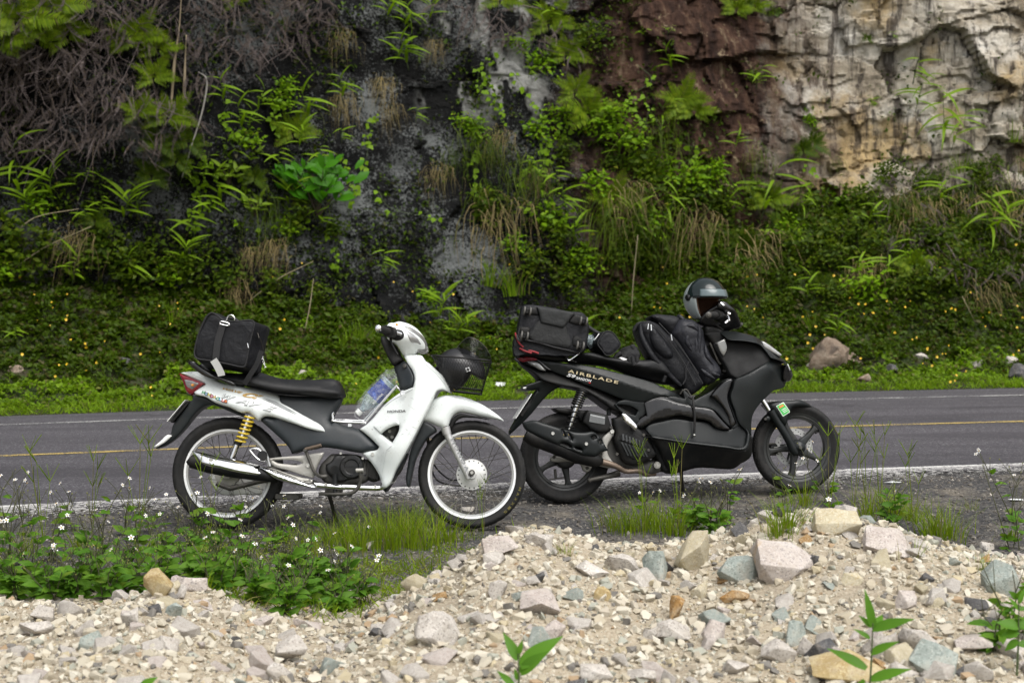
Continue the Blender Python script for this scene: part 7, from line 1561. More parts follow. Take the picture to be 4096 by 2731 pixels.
scatter(8, 1900, 2352, 60, 420, ['bams', 'fernd', 'bush', 'hang'], [3, 2, 2, 2], .3, .6)
scatter(26, -900, -20, 40, 660, ['bush', 'bright', 'bam', 'hang', 'fernd', 'straw'], [6, 3, 4, 3, 3, 2])
scatter(26, 2370, 3250, 250, 660, ['bush', 'bright', 'bam', 'hang', 'fernd', 'straw'], [6, 3, 4, 3, 3, 2])
scatter(20, 0, 2352, 680, 800, ['bams', 'bam', 'tuft', 'bush', 'bright'], [3, 2, 5, 4, 3], .4, .7)
# trailing vines with heart-shaped leaves
HEART = [marr('leaf', *blade_g(k, k*.95, 3, .3, .12, shape='heart')) for k in (.085, .065)]
for h_ in HEART: h_.materials.append(LM['bright'])
def vine(pts, n, lab, s=1.):
    hs_ = [far_hit(*q) for q in pts]; hs_ = [h for h in hs_ if h]
    P = smooth_path([h[0]+Vector((0, -.06, 0)) for h in hs_], 6); root = empty('vine', loc=P[0]); tag(root, lab, 'vine', 'trailing vines on the cliff'); V, F = tube_g([p-P[0] for p in P], .004, 4); link('stem', marr('stem', V, F), STEM, root)
    for i in range(n):
        p = P[int(rng.uniform(0, 1)*(len(P)-1))]; d = Vector((rng.normal(0, .8), -.5, -.8+rng.normal(0, .3))); o = link('leaf', HEART[i % 2], None, root); o.matrix_local = Mx(tuple(d), tuple(Vector((rng.normal(0, .3), -1, .4))), p-P[0]+Vector((rng.normal(0, .04), -abs(rng.normal(0, .04)), rng.normal(0, .03))), s*rng.uniform(.7, 1.3))
vine([(865, 270), (850, 310), (845, 350), (835, 400), (815, 450), (800, 500)], 34, 'long leafy vine hanging between the glossy shrub and the speckled rock')
vine([(1180, 170), (1200, 200), (1230, 250), (1280, 290), (1320, 330)], 30, 'leafy vine slanting down from the pale rock streak')
vine([(1100, 310), (1095, 360), (1090, 420), (1085, 450)], 22, 'yellow-green vine hanging in front of the tan grass', 1.1)
vine([(1260, 320), (1250, 380), (1245, 440)], 20, 'leafy vine dangling under the bright climber clump')
vine([(1340, 190), (1350, 230), (1390, 260), (1420, 300)], 24, 'leafy vine running into the climber above the scooter helmet side')
vine([(1530, 430), (1535, 500), (1530, 560), (1540, 610)], 22, 'leafy vine falling down the shrubby slope by the plume grass')
vine([(1850, 360), (1860, 420), (1850, 450), (1880, 480)], 18, 'leafy vine under the small fern on the pale rock')
vine([(640, 230), (630, 270), (650, 310)], 18, 'leafy vine below the straw stalks beside the broad grass')
vine([(770, 520), (775, 580), (768, 620)], 12, 'thin vine with few leaves dangling from the glossy shrub')
vine([(700, 500), (560, 530), (540, 480)], 10, 'thin vine crossing from the glossy shrub to the red-tinged shrub')
vine([(870, 440), (900, 480), (990, 500), (1020, 510)], 12, 'sparse vine creeping sideways across the speckled rock')
vine([(1960, 500), (1990, 540), (1980, 600)], 16, 'leafy vine on the bank below the pale rock')
for n_ in range(16):      # thinner trailers down the rock
    a_, b_ = (rng.uniform(1120, 1560), rng.uniform(20, 380)) if n_ < 10 else (rng.uniform(420, 900), rng.uniform(180, 420)); l_ = rng.uniform(70, 190); w_ = rng.normal(0, 18, 4)
    vine([(a_, b_), (a_+w_[0], b_+l_*.33), (a_+w_[1], b_+l_*.66), (a_+w_[2], b_+l_)], int(l_*.16), 'thin leafy trailer '+where(a_, b_), .9)
# bleached twigs and straw stalks
def stick(name, pts, r, mat, lab, cat, out=.35):
    P = [far_hit(*q) for q in pts]; y = min(h[0].y for h in P if h)-out; P = [at_depth(q[0]*KA, q[1]*KA, y+.04*i) for i, q in enumerate(pts)]; o = empty(name, loc=P[0]); tag(o, lab, cat); V, F = tube_g([p-P[0] for p in smooth_path(P, 5)], r, 6); link('stalk', marr('stalk', V, F), mat, o); return o
stick('twig', [(455, 165), (475, 185), (466, 250), (445, 320), (418, 408)], [.004, .012, .012, .008], PALETWIG, 'bleached crooked twig hanging over the dark rock', 'twig')
for q, lab in (([(418, -40), (412, 60), (400, 150), (392, 262)], 'broad straw-coloured dead stalk hanging from the cliff top'), ([(428, 80), (425, 150), (420, 285)], 'thin straw-coloured dead stalk beside the broad one')):
    o = stick('straw_stalk', q, [.006, .008, .022, .014], pm('straw stalk', (.24, .19, .12), .8, var=.3), lab, 'stalk')
for q, lab in (([(2210, 680), (2240, 740)], 'short dry stick lying on the flowery bank'), ([(1465, 540), (1455, 640), (1450, 720)], 'long thin dry stem standing above the suitcase'), ([(0, 640), (100, 570), (210, 520)], 'long leaning straw stem on the left of the bank'), ([(20, 550), (80, 500), (180, 480)], 'arching dry leaf stem beside the tall reed'), ([(560, 700), (640, 640), (720, 600)], 'dry stem leaning across the bank above the holdall'), ([(700, 760), (712, 700), (720, 640)], 'upright dry stem on the bank behind the seat')):
    stick('dry_stem', q, [.005, .008, .004], pm('dry stem', (.24, .20, .12), .8, var=.3), lab, 'stem', .15)
# ================================================================== rubble heap, gravel, roadside weeds
_GO = bpy.data.objects['ground']; _BG = bvh(_GO)
def ghit(px_, py_):
    h = _BG.ray_cast(CAM, ray(px_*KA, py_*KA).normalized()); return (h[0], h[1]) if h[0] is not None else None
def gdrop(x, y):
    h = _BG.ray_cast(Vector((x, y, 3)), Vector((0, 0, -1))); return h[0].z if h[0] is not None else float(gz(x, y))
def stonemat(name, lo, mid, hi, spk=(.12, .11, .10), stain=None, rndmix=.35):
    mt, nt, b, out = nodes(name); v = coords(nt); oi = N(nt, 'ObjectInfo'); g = N(nt, 'NewGeometry')
    n = tex_noise(nt, v, 9, 6, .65); c = ramp(nt, n, [(.3, lo), (.5, mid), (.7, hi)])
    vo = N(nt, 'TexVoronoi'); vo.inputs['Scale'].default_value = 190; nt.links.new(v, vo.inputs['Vector']); sp = N(nt, 'SeparateColor'); nt.links.new(vo.outputs['Color'], sp.inputs[0])
    c = mixc(nt, ramp(nt, sp.outputs[0], [(.83, 0), (.88, .55)]), c, spk); c = mixc(nt, ramp(nt, sp.outputs[1], [(.80, 0), (.88, .4)]), c, tuple(min(1, x*1.25) for x in hi))
    if stain: c = mixc(nt, ramp(nt, tex_noise(nt, v, 6, 4, .6, .5), [(.55, 0), (.68, .8)]), c, stain)
    c = mixc(nt, ramp(nt, oi.outputs['Random'], [(0, rndmix), (1, 0)]), c, tuple(x*.72 for x in lo))
    c = mixc(nt, ramp(nt, tex_noise(nt, v, 30, 6, .7), [(.5, 0), (.75, .5)]), c, (.34, .29, .225))      # dust of the heap
    nt.links.new(c, b.inputs['Base Color']); b.inputs['Roughness'].default_value = .92; b.inputs['Specular IOR Level'].default_value = .15; p = bump(nt, None, tex_noise(nt, v, 22, 7, .7), .5, .02); bump(nt, b, tex_noise(nt, v, 120, 4), .4, .004, p); return mt
SM = dict(pale=stonemat('pale granite', (.34, .305, .265), (.47, .435, .39), (.58, .55, .505)), pink=stonemat('pinkish granite', (.36, .305, .27), (.48, .425, .385), (.57, .53, .49), (.14, .13, .13)),
          cream=stonemat('cream stone', (.36, .31, .20), (.48, .43, .31), (.55, .51, .40), (.40, .30, .15)), green=stonemat('grey-green stone', (.19, .22, .195), (.30, .335, .305), (.40, .425, .385), (.12, .14, .13), (.42, .38, .32)),
          dark=stonemat('dark stone', (.045, .045, .048), (.085, .085, .088), (.15, .145, .14), (.2, .2, .2)), boulder=stonemat('brown weathered boulder', (.12, .085, .06), (.22, .165, .125), (.33, .28, .22), (.05, .04, .03), (.06, .05, .045)), rust=stonemat('rust stained stone', (.24, .12, .04), (.38, .23, .09), (.50, .40, .26), (.10, .06, .04)),
          ochre=stonemat('yellow ochre stone', (.30, .21, .09), (.42, .33, .17), (.50, .44, .30), (.3, .2, .1)), spot=stonemat('rust spotted slab', (.38, .33, .29), (.47, .42, .38), (.54, .50, .47), (.16, .15, .16), (.46, .30, .12)))
def hull_stone(name, npts, dims, seed, bev=.06, detail=0):
    r_ = random.Random(seed); bm = bmesh.new()
    for i in range(npts):
        v = Vector((r_.gauss(0, 1), r_.gauss(0, 1), r_.gauss(0, 1))).normalized(); k = max(abs(v.x), abs(v.y), abs(v.z)); v = v.lerp(v/k, .62)*r_.uniform(.84, 1.0); bm.verts.new(Vector((v.x*dims[0]*.5, v.y*dims[1]*.5, v.z*dims[2]*.5)))
    res = bmesh.ops.convex_hull(bm, input=bm.verts); dead = [e for e in res['geom_interior'] if isinstance(e, bmesh.types.BMVert)]+[v for v in bm.verts if not v.link_faces]; bmesh.ops.delete(bm, geom=list(set(dead)), context='VERTS')
    bmesh.ops.dissolve_limit(bm, angle_limit=R(14), verts=bm.verts, edges=bm.edges)
    if bev: bmesh.ops.bevel(bm, geom=list(bm.edges), offset=min(dims)*bev, segments=2 if detail else 1, affect='EDGES', profile=.6)
    bmesh.ops.triangulate(bm, faces=bm.faces)
    if detail:
        for _ in range(detail): bmesh.ops.subdivide_edges(bm, edges=[e for e in bm.edges if e.calc_length() > min(dims)*.16], cuts=1, use_grid_fill=True)
        bmesh.ops.triangulate(bm, faces=bm.faces)
        for v in bm.verts: v.co += Vector(mnoise.noise_vector(v.co*9+Vector((seed, 0, 0))))*min(dims)*.045+Vector(mnoise.noise_vector(v.co*26+Vector((seed, 0, 0))))*min(dims)*.022
    me = bpy.data.meshes.new(name); bm.to_mesh(me); bm.free(); me.polygons.foreach_set('use_smooth', [True]*len(me.polygons)); sharp(me, 24); return me
# --- the big stones, each as it lies
BIG = [  # centre x, y, width, height (2352-wide copy), kind, tilt, label
 (1596, 1265, 118, 104, 'cream', -25, 'large cream block with a flat sloping top on the heap'), (1802, 1278, 172, 118, 'spot', 14, 'largest pinkish slab with a rust-yellow spot on its corner'), (1928, 1196, 118, 76, 'cream', 12, 'cream angular stone at the very top of the heap'), (2044, 1236, 136, 78, 'pink', 10, 'long pinkish stone beside the topmost cream stone'),
 (1696, 1304, 104, 78, 'green', -6, 'blue-grey stone between the cream block and the spotted slab'), (1512, 1292, 62, 92, 'green', -20, 'upright grey-green pointed stone beside the cream block'), (1242, 1368, 112, 104, 'pink', 25, 'large tilted pinkish stone low on the middle heap'), (1146, 1352, 58, 52, 'pale', 5, 'squarish pale stone left of the tilted pinkish stone'), (1386, 1362, 46, 46, 'ochre', 0, 'round yellow ochre stone in the middle heap'), (1362, 1302, 84, 46, 'pale', 4, 'flat pale stone near the crest of the middle heap'),
 (1004, 1442, 118, 86, 'pale', 20, 'wide pale stone half buried at the foot of the middle heap'), (1150, 1250, 96, 52, 'pink', 0, 'pale lumpy stone on the crest left end of the middle heap'), (1245, 1240, 84, 40, 'pale', 5, 'pale stone on the crest of the middle heap'), (1430, 1292, 92, 50, 'pale', 12, 'pale stone at the right shoulder of the middle heap'), (362, 1336, 74, 78, 'ochre', 12, 'yellow ochre stone crowning the left heap'), (440, 1332, 72, 44, 'pink', 5, 'pinkish stone beside the ochre stone on the left heap'),
 (312, 1412, 72, 58, 'pale', 10, 'pale stone on the flank below the ochre stone'), (96, 1408, 62, 46, 'pale', 10, 'pale stone at the outer end of the left heap'), (398, 1398, 40, 44, 'green', 8, 'small square grey-green stone below the ochre stone'), (666, 1488, 72, 92, 'pale', 20, 'upright pale stone in the hollow between the heaps'), (636, 1542, 72, 54, 'pale', -8, 'rounded pale stone under the upright one in the hollow'), (706, 1428, 74, 36, 'pink', 8, 'pinkish flat stone on the rim of the hollow'), (380, 1468, 62, 56, 'pale', 6, 'block of pale stone in the left heap'), (196, 1470, 72, 48, 'green', -28, 'slanting slate-green stone in the left heap'), (80, 1440, 80, 44, 'pale', 16, 'long pale stone slanting in the left heap'),
 (2112, 1446, 88, 118, 'pale', 24, 'long pale slab leaning on the right heap'), (1896, 1484, 96, 74, 'dark', 12, 'dark grey angular stone low in the right heap'), (1822, 1452, 74, 66, 'green', -18, 'pointed grey-green stone beside the dark stone'), (1790, 1494, 88, 62, 'pale', 12, 'pale blunt stone left of the dark stone'), (1848, 1478, 46, 60, 'pale', -14, 'small white stone wedged against the dark stone'), (2150, 1506, 120, 100, 'green', 6, 'large olive-green stone at the foot of the right heap'), (1950, 1556, 200, 76, 'ochre', 0, 'broad flat yellow stone at the foot of the right heap'), (2306, 1326, 104, 96, 'green', 14, 'large pale green stone at the far end of the heap'), (2240, 1476, 92, 52, 'pink', 8, 'pinkish stone behind the olive-green stone'), (2330, 1490, 80, 46, 'pale', 28, 'slanting grey stone past the olive-green stone'),
 (1552, 1392, 40, 74, 'rust', 12, 'upright rust-coloured stone below the cream block'), (1688, 1368, 72, 34, 'rust', 0, 'flat rust-brown stone below the spotted slab'), (1606, 1346, 42, 66, 'cream', 6, 'narrow cream stone standing under the cream block'), (1546, 1448, 88, 54, 'pale', 6, 'pale blocky stone low in the middle heap'), (1640, 1450, 56, 70, 'pink', 18, 'pinkish tilted block beside the pale one'), (1500, 1448, 52, 40, 'pale', 0, 'pale block with speckles by the sapling'), (1372, 1540, 84, 74, 'pale', 4, 'large pale stone at the foot of the middle heap'), (1270, 1452, 76, 56, 'pink', -24, 'slanted pinkish stone above the young sapling'), (2080, 1372, 66, 56, 'pink', 0, 'pink stone half way down the right heap'), (1960, 1330, 54, 40, 'cream', 0, 'small cream stone below the topmost stones'), (1476, 1556, 78, 40, 'pale', 0, 'flat pale stone near the foot of the middle heap'), (1690, 1530, 76, 40, 'pale', 4, 'wide pale stone in front of the blunt pale stone'), (2030, 1480, 96, 60, 'pale', -14, 'pale slab under the leaning slab'), (2080, 1536, 70, 44, 'pale', 8, 'pale stone against the olive-green stone'), (2250, 1540, 70, 50, 'pale', 10, 'pale stone in front of the slanting grey stone')]
for i, (cx_, cy_, w, h, kd, tl, lab) in enumerate(BIG):
    hit = ghit(cx_, min(1566, cy_+h*.40))
    if not hit: continue
    d = (hit[0]-CAM).length; k = d/(FPX/KA); dims = (w*k, w*k*.8, h*k*1.05); slab = kd in ('spot', 'pink') and w > 100 or i in (25,); dims = (dims[0], dims[1], dims[2]*.62) if slab else dims; me = hull_stone('boulder_stone', 13, dims, 100+i, .025, 2); me.materials.append(SM[kd])
    o = link('stone', me, None); o.location = hit[0]+Vector((0, .12*w*k, h*k*(.22 if slab else .26))); o.rotation_euler = (R(38) if slab else random.uniform(-.15, .25), R(tl), random.uniform(-.3, .3)); tag(o, lab, 'stone')
# --- loose stones of middling size: 12 shared shapes
POOL = []
for i in range(14):
    dm = (1, random.uniform(.65, 1), random.uniform(.45, .8)); POOL.append(hull_stone('rubble_stone', 11, dm, 300+i, .03))
LAB = dict(pale='pale stone lying loose in the rubble heap', green='grey-green stone lying loose in the rubble heap', dark='dark grey stone lying loose in the rubble heap', rust='rust-brown stone lying loose in the rubble heap', cream='cream yellow stone lying loose in the rubble heap', pink='pinkish stone lying loose in the rubble heap')
MESH = {}
import re
ANCH = []
def near_big(x, y):
    return min(ANCH, key=lambda a_: (a_[0]-x)**2+(a_[1]-y)**2)[2]
for o in bpy.data.objects:
    if o.name.split('.')[0] == 'stone':
        s_ = re.split(r' (?:with|at|beside|between|left|in|near|on|low|half|below|wedged|under|behind|past|by|against|crowning|slanting in|leaning on) ', o['label'])[0]
        if len(s_.split()) > 2: ANCH.append((o.location.x, o.location.y, s_))
def rub_pos():
    while True:
        x = random.uniform(-3.4, 3.6); y = random.uniform(4.5, 6.9); d = y-float(crest_y(x))
        if d < .14 and abs(x) < (.36*y if random.random() < .9 else .55*y): return x, y, d
for i in range(290):
    x, y, d = rub_pos(); kd = random.choices(list(LAB), [52, 10, 8, 2, 11, 17])[0]; j = random.randrange(len(POOL)); key = (kd, j)
    if key not in MESH: m_ = POOL[j].copy(); m_.materials.clear(); m_.materials.append(SM[kd]); MESH[key] = m_
    s_ = random.choice((.05, .06, .07, .085, .10, .12))*random.uniform(.8, 1.2); o = link('stone', MESH[key], None); o.location = (x, y, gdrop(x, y)+s_*.05); o.scale = (s_,)*3; o.rotation_euler = (random.gauss(0, .35), random.gauss(0, .35), random.uniform(0, 6.28)); tag(o, ('larger ' if s_ > .085 else 'small ')+LAB[kd].replace('lying loose in the rubble heap', 'lying loose next to the '+near_big(x, y)), 'stone', kd+' stones in the rubble heap')
# --- small stones and chips: nobody could count them
def chips(name, label, n, posf, smin, smax, mat, flat=.75, sink=.25, cat='gravel'):
    shapes = []
    for i in range(6):
        m_ = hull_stone('x', 10, (1, .85, flat), 500+i, 0); co = np.empty(len(m_.vertices)*3, np.float32); m_.vertices.foreach_get('co', co); shapes.append((co.reshape(-1, 3), np.array([tuple(p.vertices) for p in m_.polygons if len(p.vertices) == 3]))); bpy.data.meshes.remove(m_)
    P = posf(n); n = len(P); S = smin*(smax/smin)**(rng.random(n)**2.2); P = P.copy(); P[:, 2] += S*(.5*flat-sink)*.8; Rm = basis(rdirs(n, -.3, .3), rdirs(n, .6, 1)); k = np.arange(n) % 6
    o = link(name, marr(name, *join([batch(*shapes[j], P[k == j], Rm[k == j], S[k == j]) for j in range(6)]), smooth=False), mat); tag(o, label, cat, kind='stuff'); return o
def chipmat(name, stops):
    mt, nt, b, out = nodes(name); g = N(nt, 'NewGeometry'); v = coords(nt); c = ramp(nt, g.outputs['Random Per Island'], stops); c.node.color_ramp.interpolation = 'CONSTANT'
    c = mixc(nt, tex_noise(nt, v, 60, 5, .7), c, mixc(nt, .5, c, (.40, .35, .28))); nt.links.new(c, b.inputs['Base Color']); b.inputs['Roughness'].default_value = .93; b.inputs['Specular IOR Level'].default_value = .15; bump(nt, b, tex_noise(nt, v, 160, 4), .4, .004); return mt
def heap_pos(n):
    y = rng.uniform(4.2, 7.1, n); x = rng.uniform(-1, 1, n)*y*np.where(rng.random(n) < .8, .35, .55); d = y-crest_y(x); k = (d < .12) | (rng.random(n) < .55*np.exp(-np.clip(d-.12, 0, 9)*6)); x, y = x[k], y[k]; z = np.array([gdrop(a, b_) for a, b_ in zip(x, y)]); return np.stack([x, y, z], 1)
PALE = [(0, (0.473, 0.435, 0.343)), (.20, (0.374, 0.330, 0.244)), (.36, (0.528, 0.495, 0.406)), (.52, (0.429, 0.385, 0.307)), (.66, (0.286, 0.303, 0.255)), (.74, (0.418, 0.358, 0.229)), (.81, (0.083, 0.085, 0.086)), (.88, (0.561, 0.533, 0.447)), (.975, (0.297, 0.198, 0.104))]
chips('rubble', 'pale broken rubble making up the roadside heap', 17500, heap_pos, .014, .06, chipmat('rubble chips', PALE))
chips('grit', 'fine sandy grit between the rubble stones', 22000, heap_pos, .006, .016, chipmat('grit chips', PALE))
def shoulder_pos(n):
    y = rng.uniform(6.2, 9.9, n); x = rng.uniform(-1, 1, n)*y*np.where(rng.random(n) < .82, .35, .52); s = road_s(x, y); d = y-crest_y(x); k = (s < S_NEAR-.03) & (d > .05) & (rng.random(n) < np.interp(s, [6, 7.6, 8.6, 9.3], [1, .9, .55, .45])); x, y = x[k], y[k]; z = np.array([gdrop(a, b_) for a, b_ in zip(x, y)]); return np.stack([x, y, z], 1)
DARKS = [(0, (.038, .038, .041)), (.3, (.058, .057, .058)), (.55, (.028, .028, .030)), (.76, (.085, .082, .08)), (.87, (.14, .135, .125)), (.94, (.24, .225, .20)), (.985, (.36, .335, .30))]
chips('shoulder_gravel', 'dark crushed gravel on the road shoulder', 24000, shoulder_pos, .007, .032, chipmat('shoulder chips', DARKS))
# --- a few single stones on the shoulder and on the far verge
for i, (a, b_, w, h, kd, lab, far) in enumerate([(160, 1, 1, 1, 'pale', '', 0)][:0]+[(1380-420, 1330, 0, 0, 'pale', '', 0)][:0]+[
    (1902, 802, 128, 92, 'boulder', 'big brown-stained boulder on the far grassy verge', 1), (1958, 826, 64, 36, 'boulder', 'low brown stone leaning on the big boulder', 1), (1985, 868, 40, 26, 'boulder', 'brownish rounded rock on the far verge below the boulder', 1), (2050, 848, 40, 26, 'dark', 'grey rock on the far verge in the grass', 1), (2115, 820, 44, 20, 'pale', 'flat pale rock half sunk in the flowery verge', 1), (2345, 855, 50, 46, 'dark', 'dark mossy boulder at the far verge', 1), (2330, 830, 40, 26, 'pale', 'pale rock on top of the dark mossy boulder', 1), (2250, 838, 44, 20, 'pale', 'small pale rocks in the verge grass past the boulder', 1), (280, 832, 44, 26, 'dark', 'grey rock in the verge behind the rear mudguard', 1), (30, 850, 50, 24, 'boulder', 'brown flat rock in the grass of the far verge', 1), (690, 858, 30, 16, 'pale', 'small pale rock in the grass behind the seat', 1), (1868, 838, 40, 18, 'pale', 'small flat rock beneath the brown boulder', 1),
    (850, 1262, 46, 30, 'pale', 'pale rough stone lying on the shoulder among the weeds', 0), (1000, 1330, 50, 28, 'pale', 'pale stone on the shoulder beside the middle heap', 0), (770, 1300, 40, 26, 'dark', 'grey stone in the weeds on the shoulder', 0), (2135, 1265, 50, 26, 'pale', 'pale stone in the dip behind the heap', 0), (2200, 1300, 60, 30, 'green', 'grey-green stone in the dip behind the heap', 0), (2280, 1262, 40, 24, 'pale', 'small pale stone by the grass tuft on the shoulder', 0), (1075, 1172, 40, 16, 'pale', 'pale chunk on the gravel seen through the front wheel', 0)]):
    hit = far_hit(a, b_+h*.4) if far else ghit(a, b_+h*.4)
    if not hit: continue
    dd = (hit[0]-CAM).length; k = dd/(FPX/KA); me = hull_stone('roadside_stone', 15, (w*k, w*k*.8, h*k*1.15), 700+i, .06, 2); me.materials.append(SM[kd]); o = link('stone', me, None); o.location = hit[0]+Vector((0, .1, h*k*.3)); o.rotation_euler = (random.uniform(-.2, .2), random.uniform(-.2, .2), random.uniform(0, 6)); tag(o, lab, 'stone')
# litter
WP = pm('white foam litter', (.66, .68, .68), .6, var=.15)
for (a, b_, w, lab, far) in ((1150, 886, 36, 'crumpled white plastic litter on the far verge', 1), (2050, 1110, 44, 'torn white paint flake lying on the shoulder', 0), (2330, 1150, 44, 'white splintered strip lying on the shoulder past the scooter', 0)):
    hit = far_hit(a, b_) if far else ghit(a, b_)
    if hit: k = (hit[0]-CAM).length/(FPX/KA); me = hull_stone('litter', 14, (w*k, w*k*.45, w*k*(.35 if far else .07)), 900+a, .04, 1); me.materials.append(WP); o = link('litter', me, None); o.location = hit[0]+Vector((0, 0, .02 if far else .008)); o.rotation_euler = (0, 0, .3); tag(o, lab, 'litter')
# ------------------------------------------------------------------ white-flowered weeds
WHITE_PETAL = pm('white petals', (.78, .78, .74), .5, var=.04); YELLOW_C = pm('yellow flower centre', (.55, .30, .02), .6, var=.2)
pv = batch(*blade_g(1, .62, 3, .35, .1, shape='obo'), np.stack([np.cos(np.arange(5)*1.2566), np.sin(np.arange(5)*1.2566), np.zeros(5)], 1)*.22, basis(np.stack([np.cos(np.arange(5)*1.2566), np.sin(np.arange(5)*1.2566), np.full(5, .12)], 1)), np.ones(5))
FLM = marr('flower', *pv); FLM.materials.append(WHITE_PETAL); V, F = lathe_g([(.001, .20), (.18, .17), (.27, .06), (.22, -.05), (.06, -.22)], (0, 0, 0), (0, 0, 1), 10); FCM = marr('flower_centre', V, F); FCM.materials.append(YELLOW_C)
V, F = lathe_g([(.001, .42), (.18, .38), (.26, .15), (.2, -.12), (.04, -.3)], (0, 0, 0), (0, 0, 1), 8); BUD = marr('bud', V, F); BUD.materials.append(pm('seed head', (.16, .17, .03), .7, var=.5, nscale=3))
def weed(bx, by, h, nst, nfl, nlf, lab, seed, lean=.25, leafL=.05):
    """one plant: forking stems, toothed leaflets, white flowers and seed heads"""
    r_ = random.Random(seed); rr = np.random.default_rng(seed); z0 = gdrop(bx, by); root = empty('flowering_weed', loc=(bx, by, z0-.01)); tag(root, lab, 'weed', 'white-flowered weeds by the road'); st = []; P = []; D = []; tips = []
    for i in range(nst):
        q = r_.uniform(0, 6.28); l = h*r_.uniform(.55, 1.05); e = Vector((math.cos(q)*lean*l*1.2+r_.gauss(0, .03), math.sin(q)*lean*l*.8, l)); mid = e*.5+Vector((r_.gauss(0, .02), r_.gauss(0, .02), .02)); path = smooth_path([Vector((r_.gauss(0, .02), r_.gauss(0, .02), 0)), mid, e], 4); st.append(tube_np(path, [.0032, .0014], 4)); tips.append(e)
        for k in range(2):
            b_ = path[int(len(path)*r_.uniform(.45, .8))]; q2 = r_.uniform(0, 6.28); e2 = b_+Vector((math.cos(q2)*.07, math.sin(q2)*.05, r_.uniform(.05, .14)))*(h/.3); st.append(tube_np([tuple(b_), tuple(b_.lerp(e2, .5)+Vector((0, 0, .006))), tuple(e2)], [.0018, .001], 4)); tips.append(e2)
        for k in range(max(1, nlf//nst)):
            t = min(.95, abs(r_.gauss(.33, .22))+.03); b_ = path[int((len(path)-1)*t)]; q2 = r_.uniform(0, 6.28); el = r_.uniform(-.1, .7); d = Vector((math.cos(q2)*math.cos(el), math.sin(q2)*math.cos(el), math.sin(el)))
            for sg in (0, .75, -.75):
                dd = Matrix.Rotation(sg, 3, 'Z') @ d; P.append(tuple(b_+d*.012)); D.append(tuple(dd))
    root_st = marr('stem', *join(st)); link('stem', root_st, pm('weed stem', (.06, .055, .025), .7, var=.5, nscale=8) if 'wst' not in M else M['wst'], root)
    if P: n = len(P); o = link('foliage', marr('foliage', *batch(*blade_g(1, .46, 3, .5, .25, shape='lance'), np.array(P), basis(np.array(D), np.array([0, -.7, .75])+rr.normal(0, .4, (n, 3))), rr.uniform(.6, 1.35, n)*leafL)), LM['weed'], root); o['kind'] = 'stuff'
    r_.shuffle(tips); tips.sort(key=lambda t: -t.z*r_.uniform(.7, 1.3))
    for i, e in enumerate(tips):
        if i < nfl:
            f = link('flower', FLM, None, root); d = (Vector((r_.gauss(0, .8), -.45+r_.gauss(0, .4), .8))).normalized(); f.matrix_local = Matrix.Translation(e) @ d.to_track_quat('Z', 'X').to_matrix().to_4x4() @ Matrix.Scale(r_.uniform(.0075, .0125), 4); c = link('flower_centre', FCM, None, f); c.matrix_local = Matrix.Translation((0, 0, .05))
        elif r_.random() < .75:
            c = link('bud', BUD, None, root); c.location = e; c.scale = (r_.uniform(.008, .013),)*3; c.rotation_euler = (r_.gauss(0, .5), r_.gauss(0, .5), 0)
    return root
M['wst'] = pm('weed stem', (.055, .058, .022), .7, var=.5, nscale=8)
def wlab(a, b_, nf, tall):
    sz = 'tall sparse' if tall else ('leafy' if nf < 3 else 'flowering')
    if a < 330: pl = 'by the left heap'
    elif a < 560: pl = 'in front of the white motorbike rear wheel'
    elif a < 780: pl = 'below the white motorbike engine'
    elif a < 1100: pl = 'beside the hollow between the heaps'
    elif a < 1820: pl = 'in front of the black scooter floor'
    elif a < 2080: pl = 'in front of the scooter front wheel'
    else: pl = 'past the heap by the bare shoulder'
    return sz+' weed with '+('several' if nf >= 3 else 'few')+' white flowers '+pl
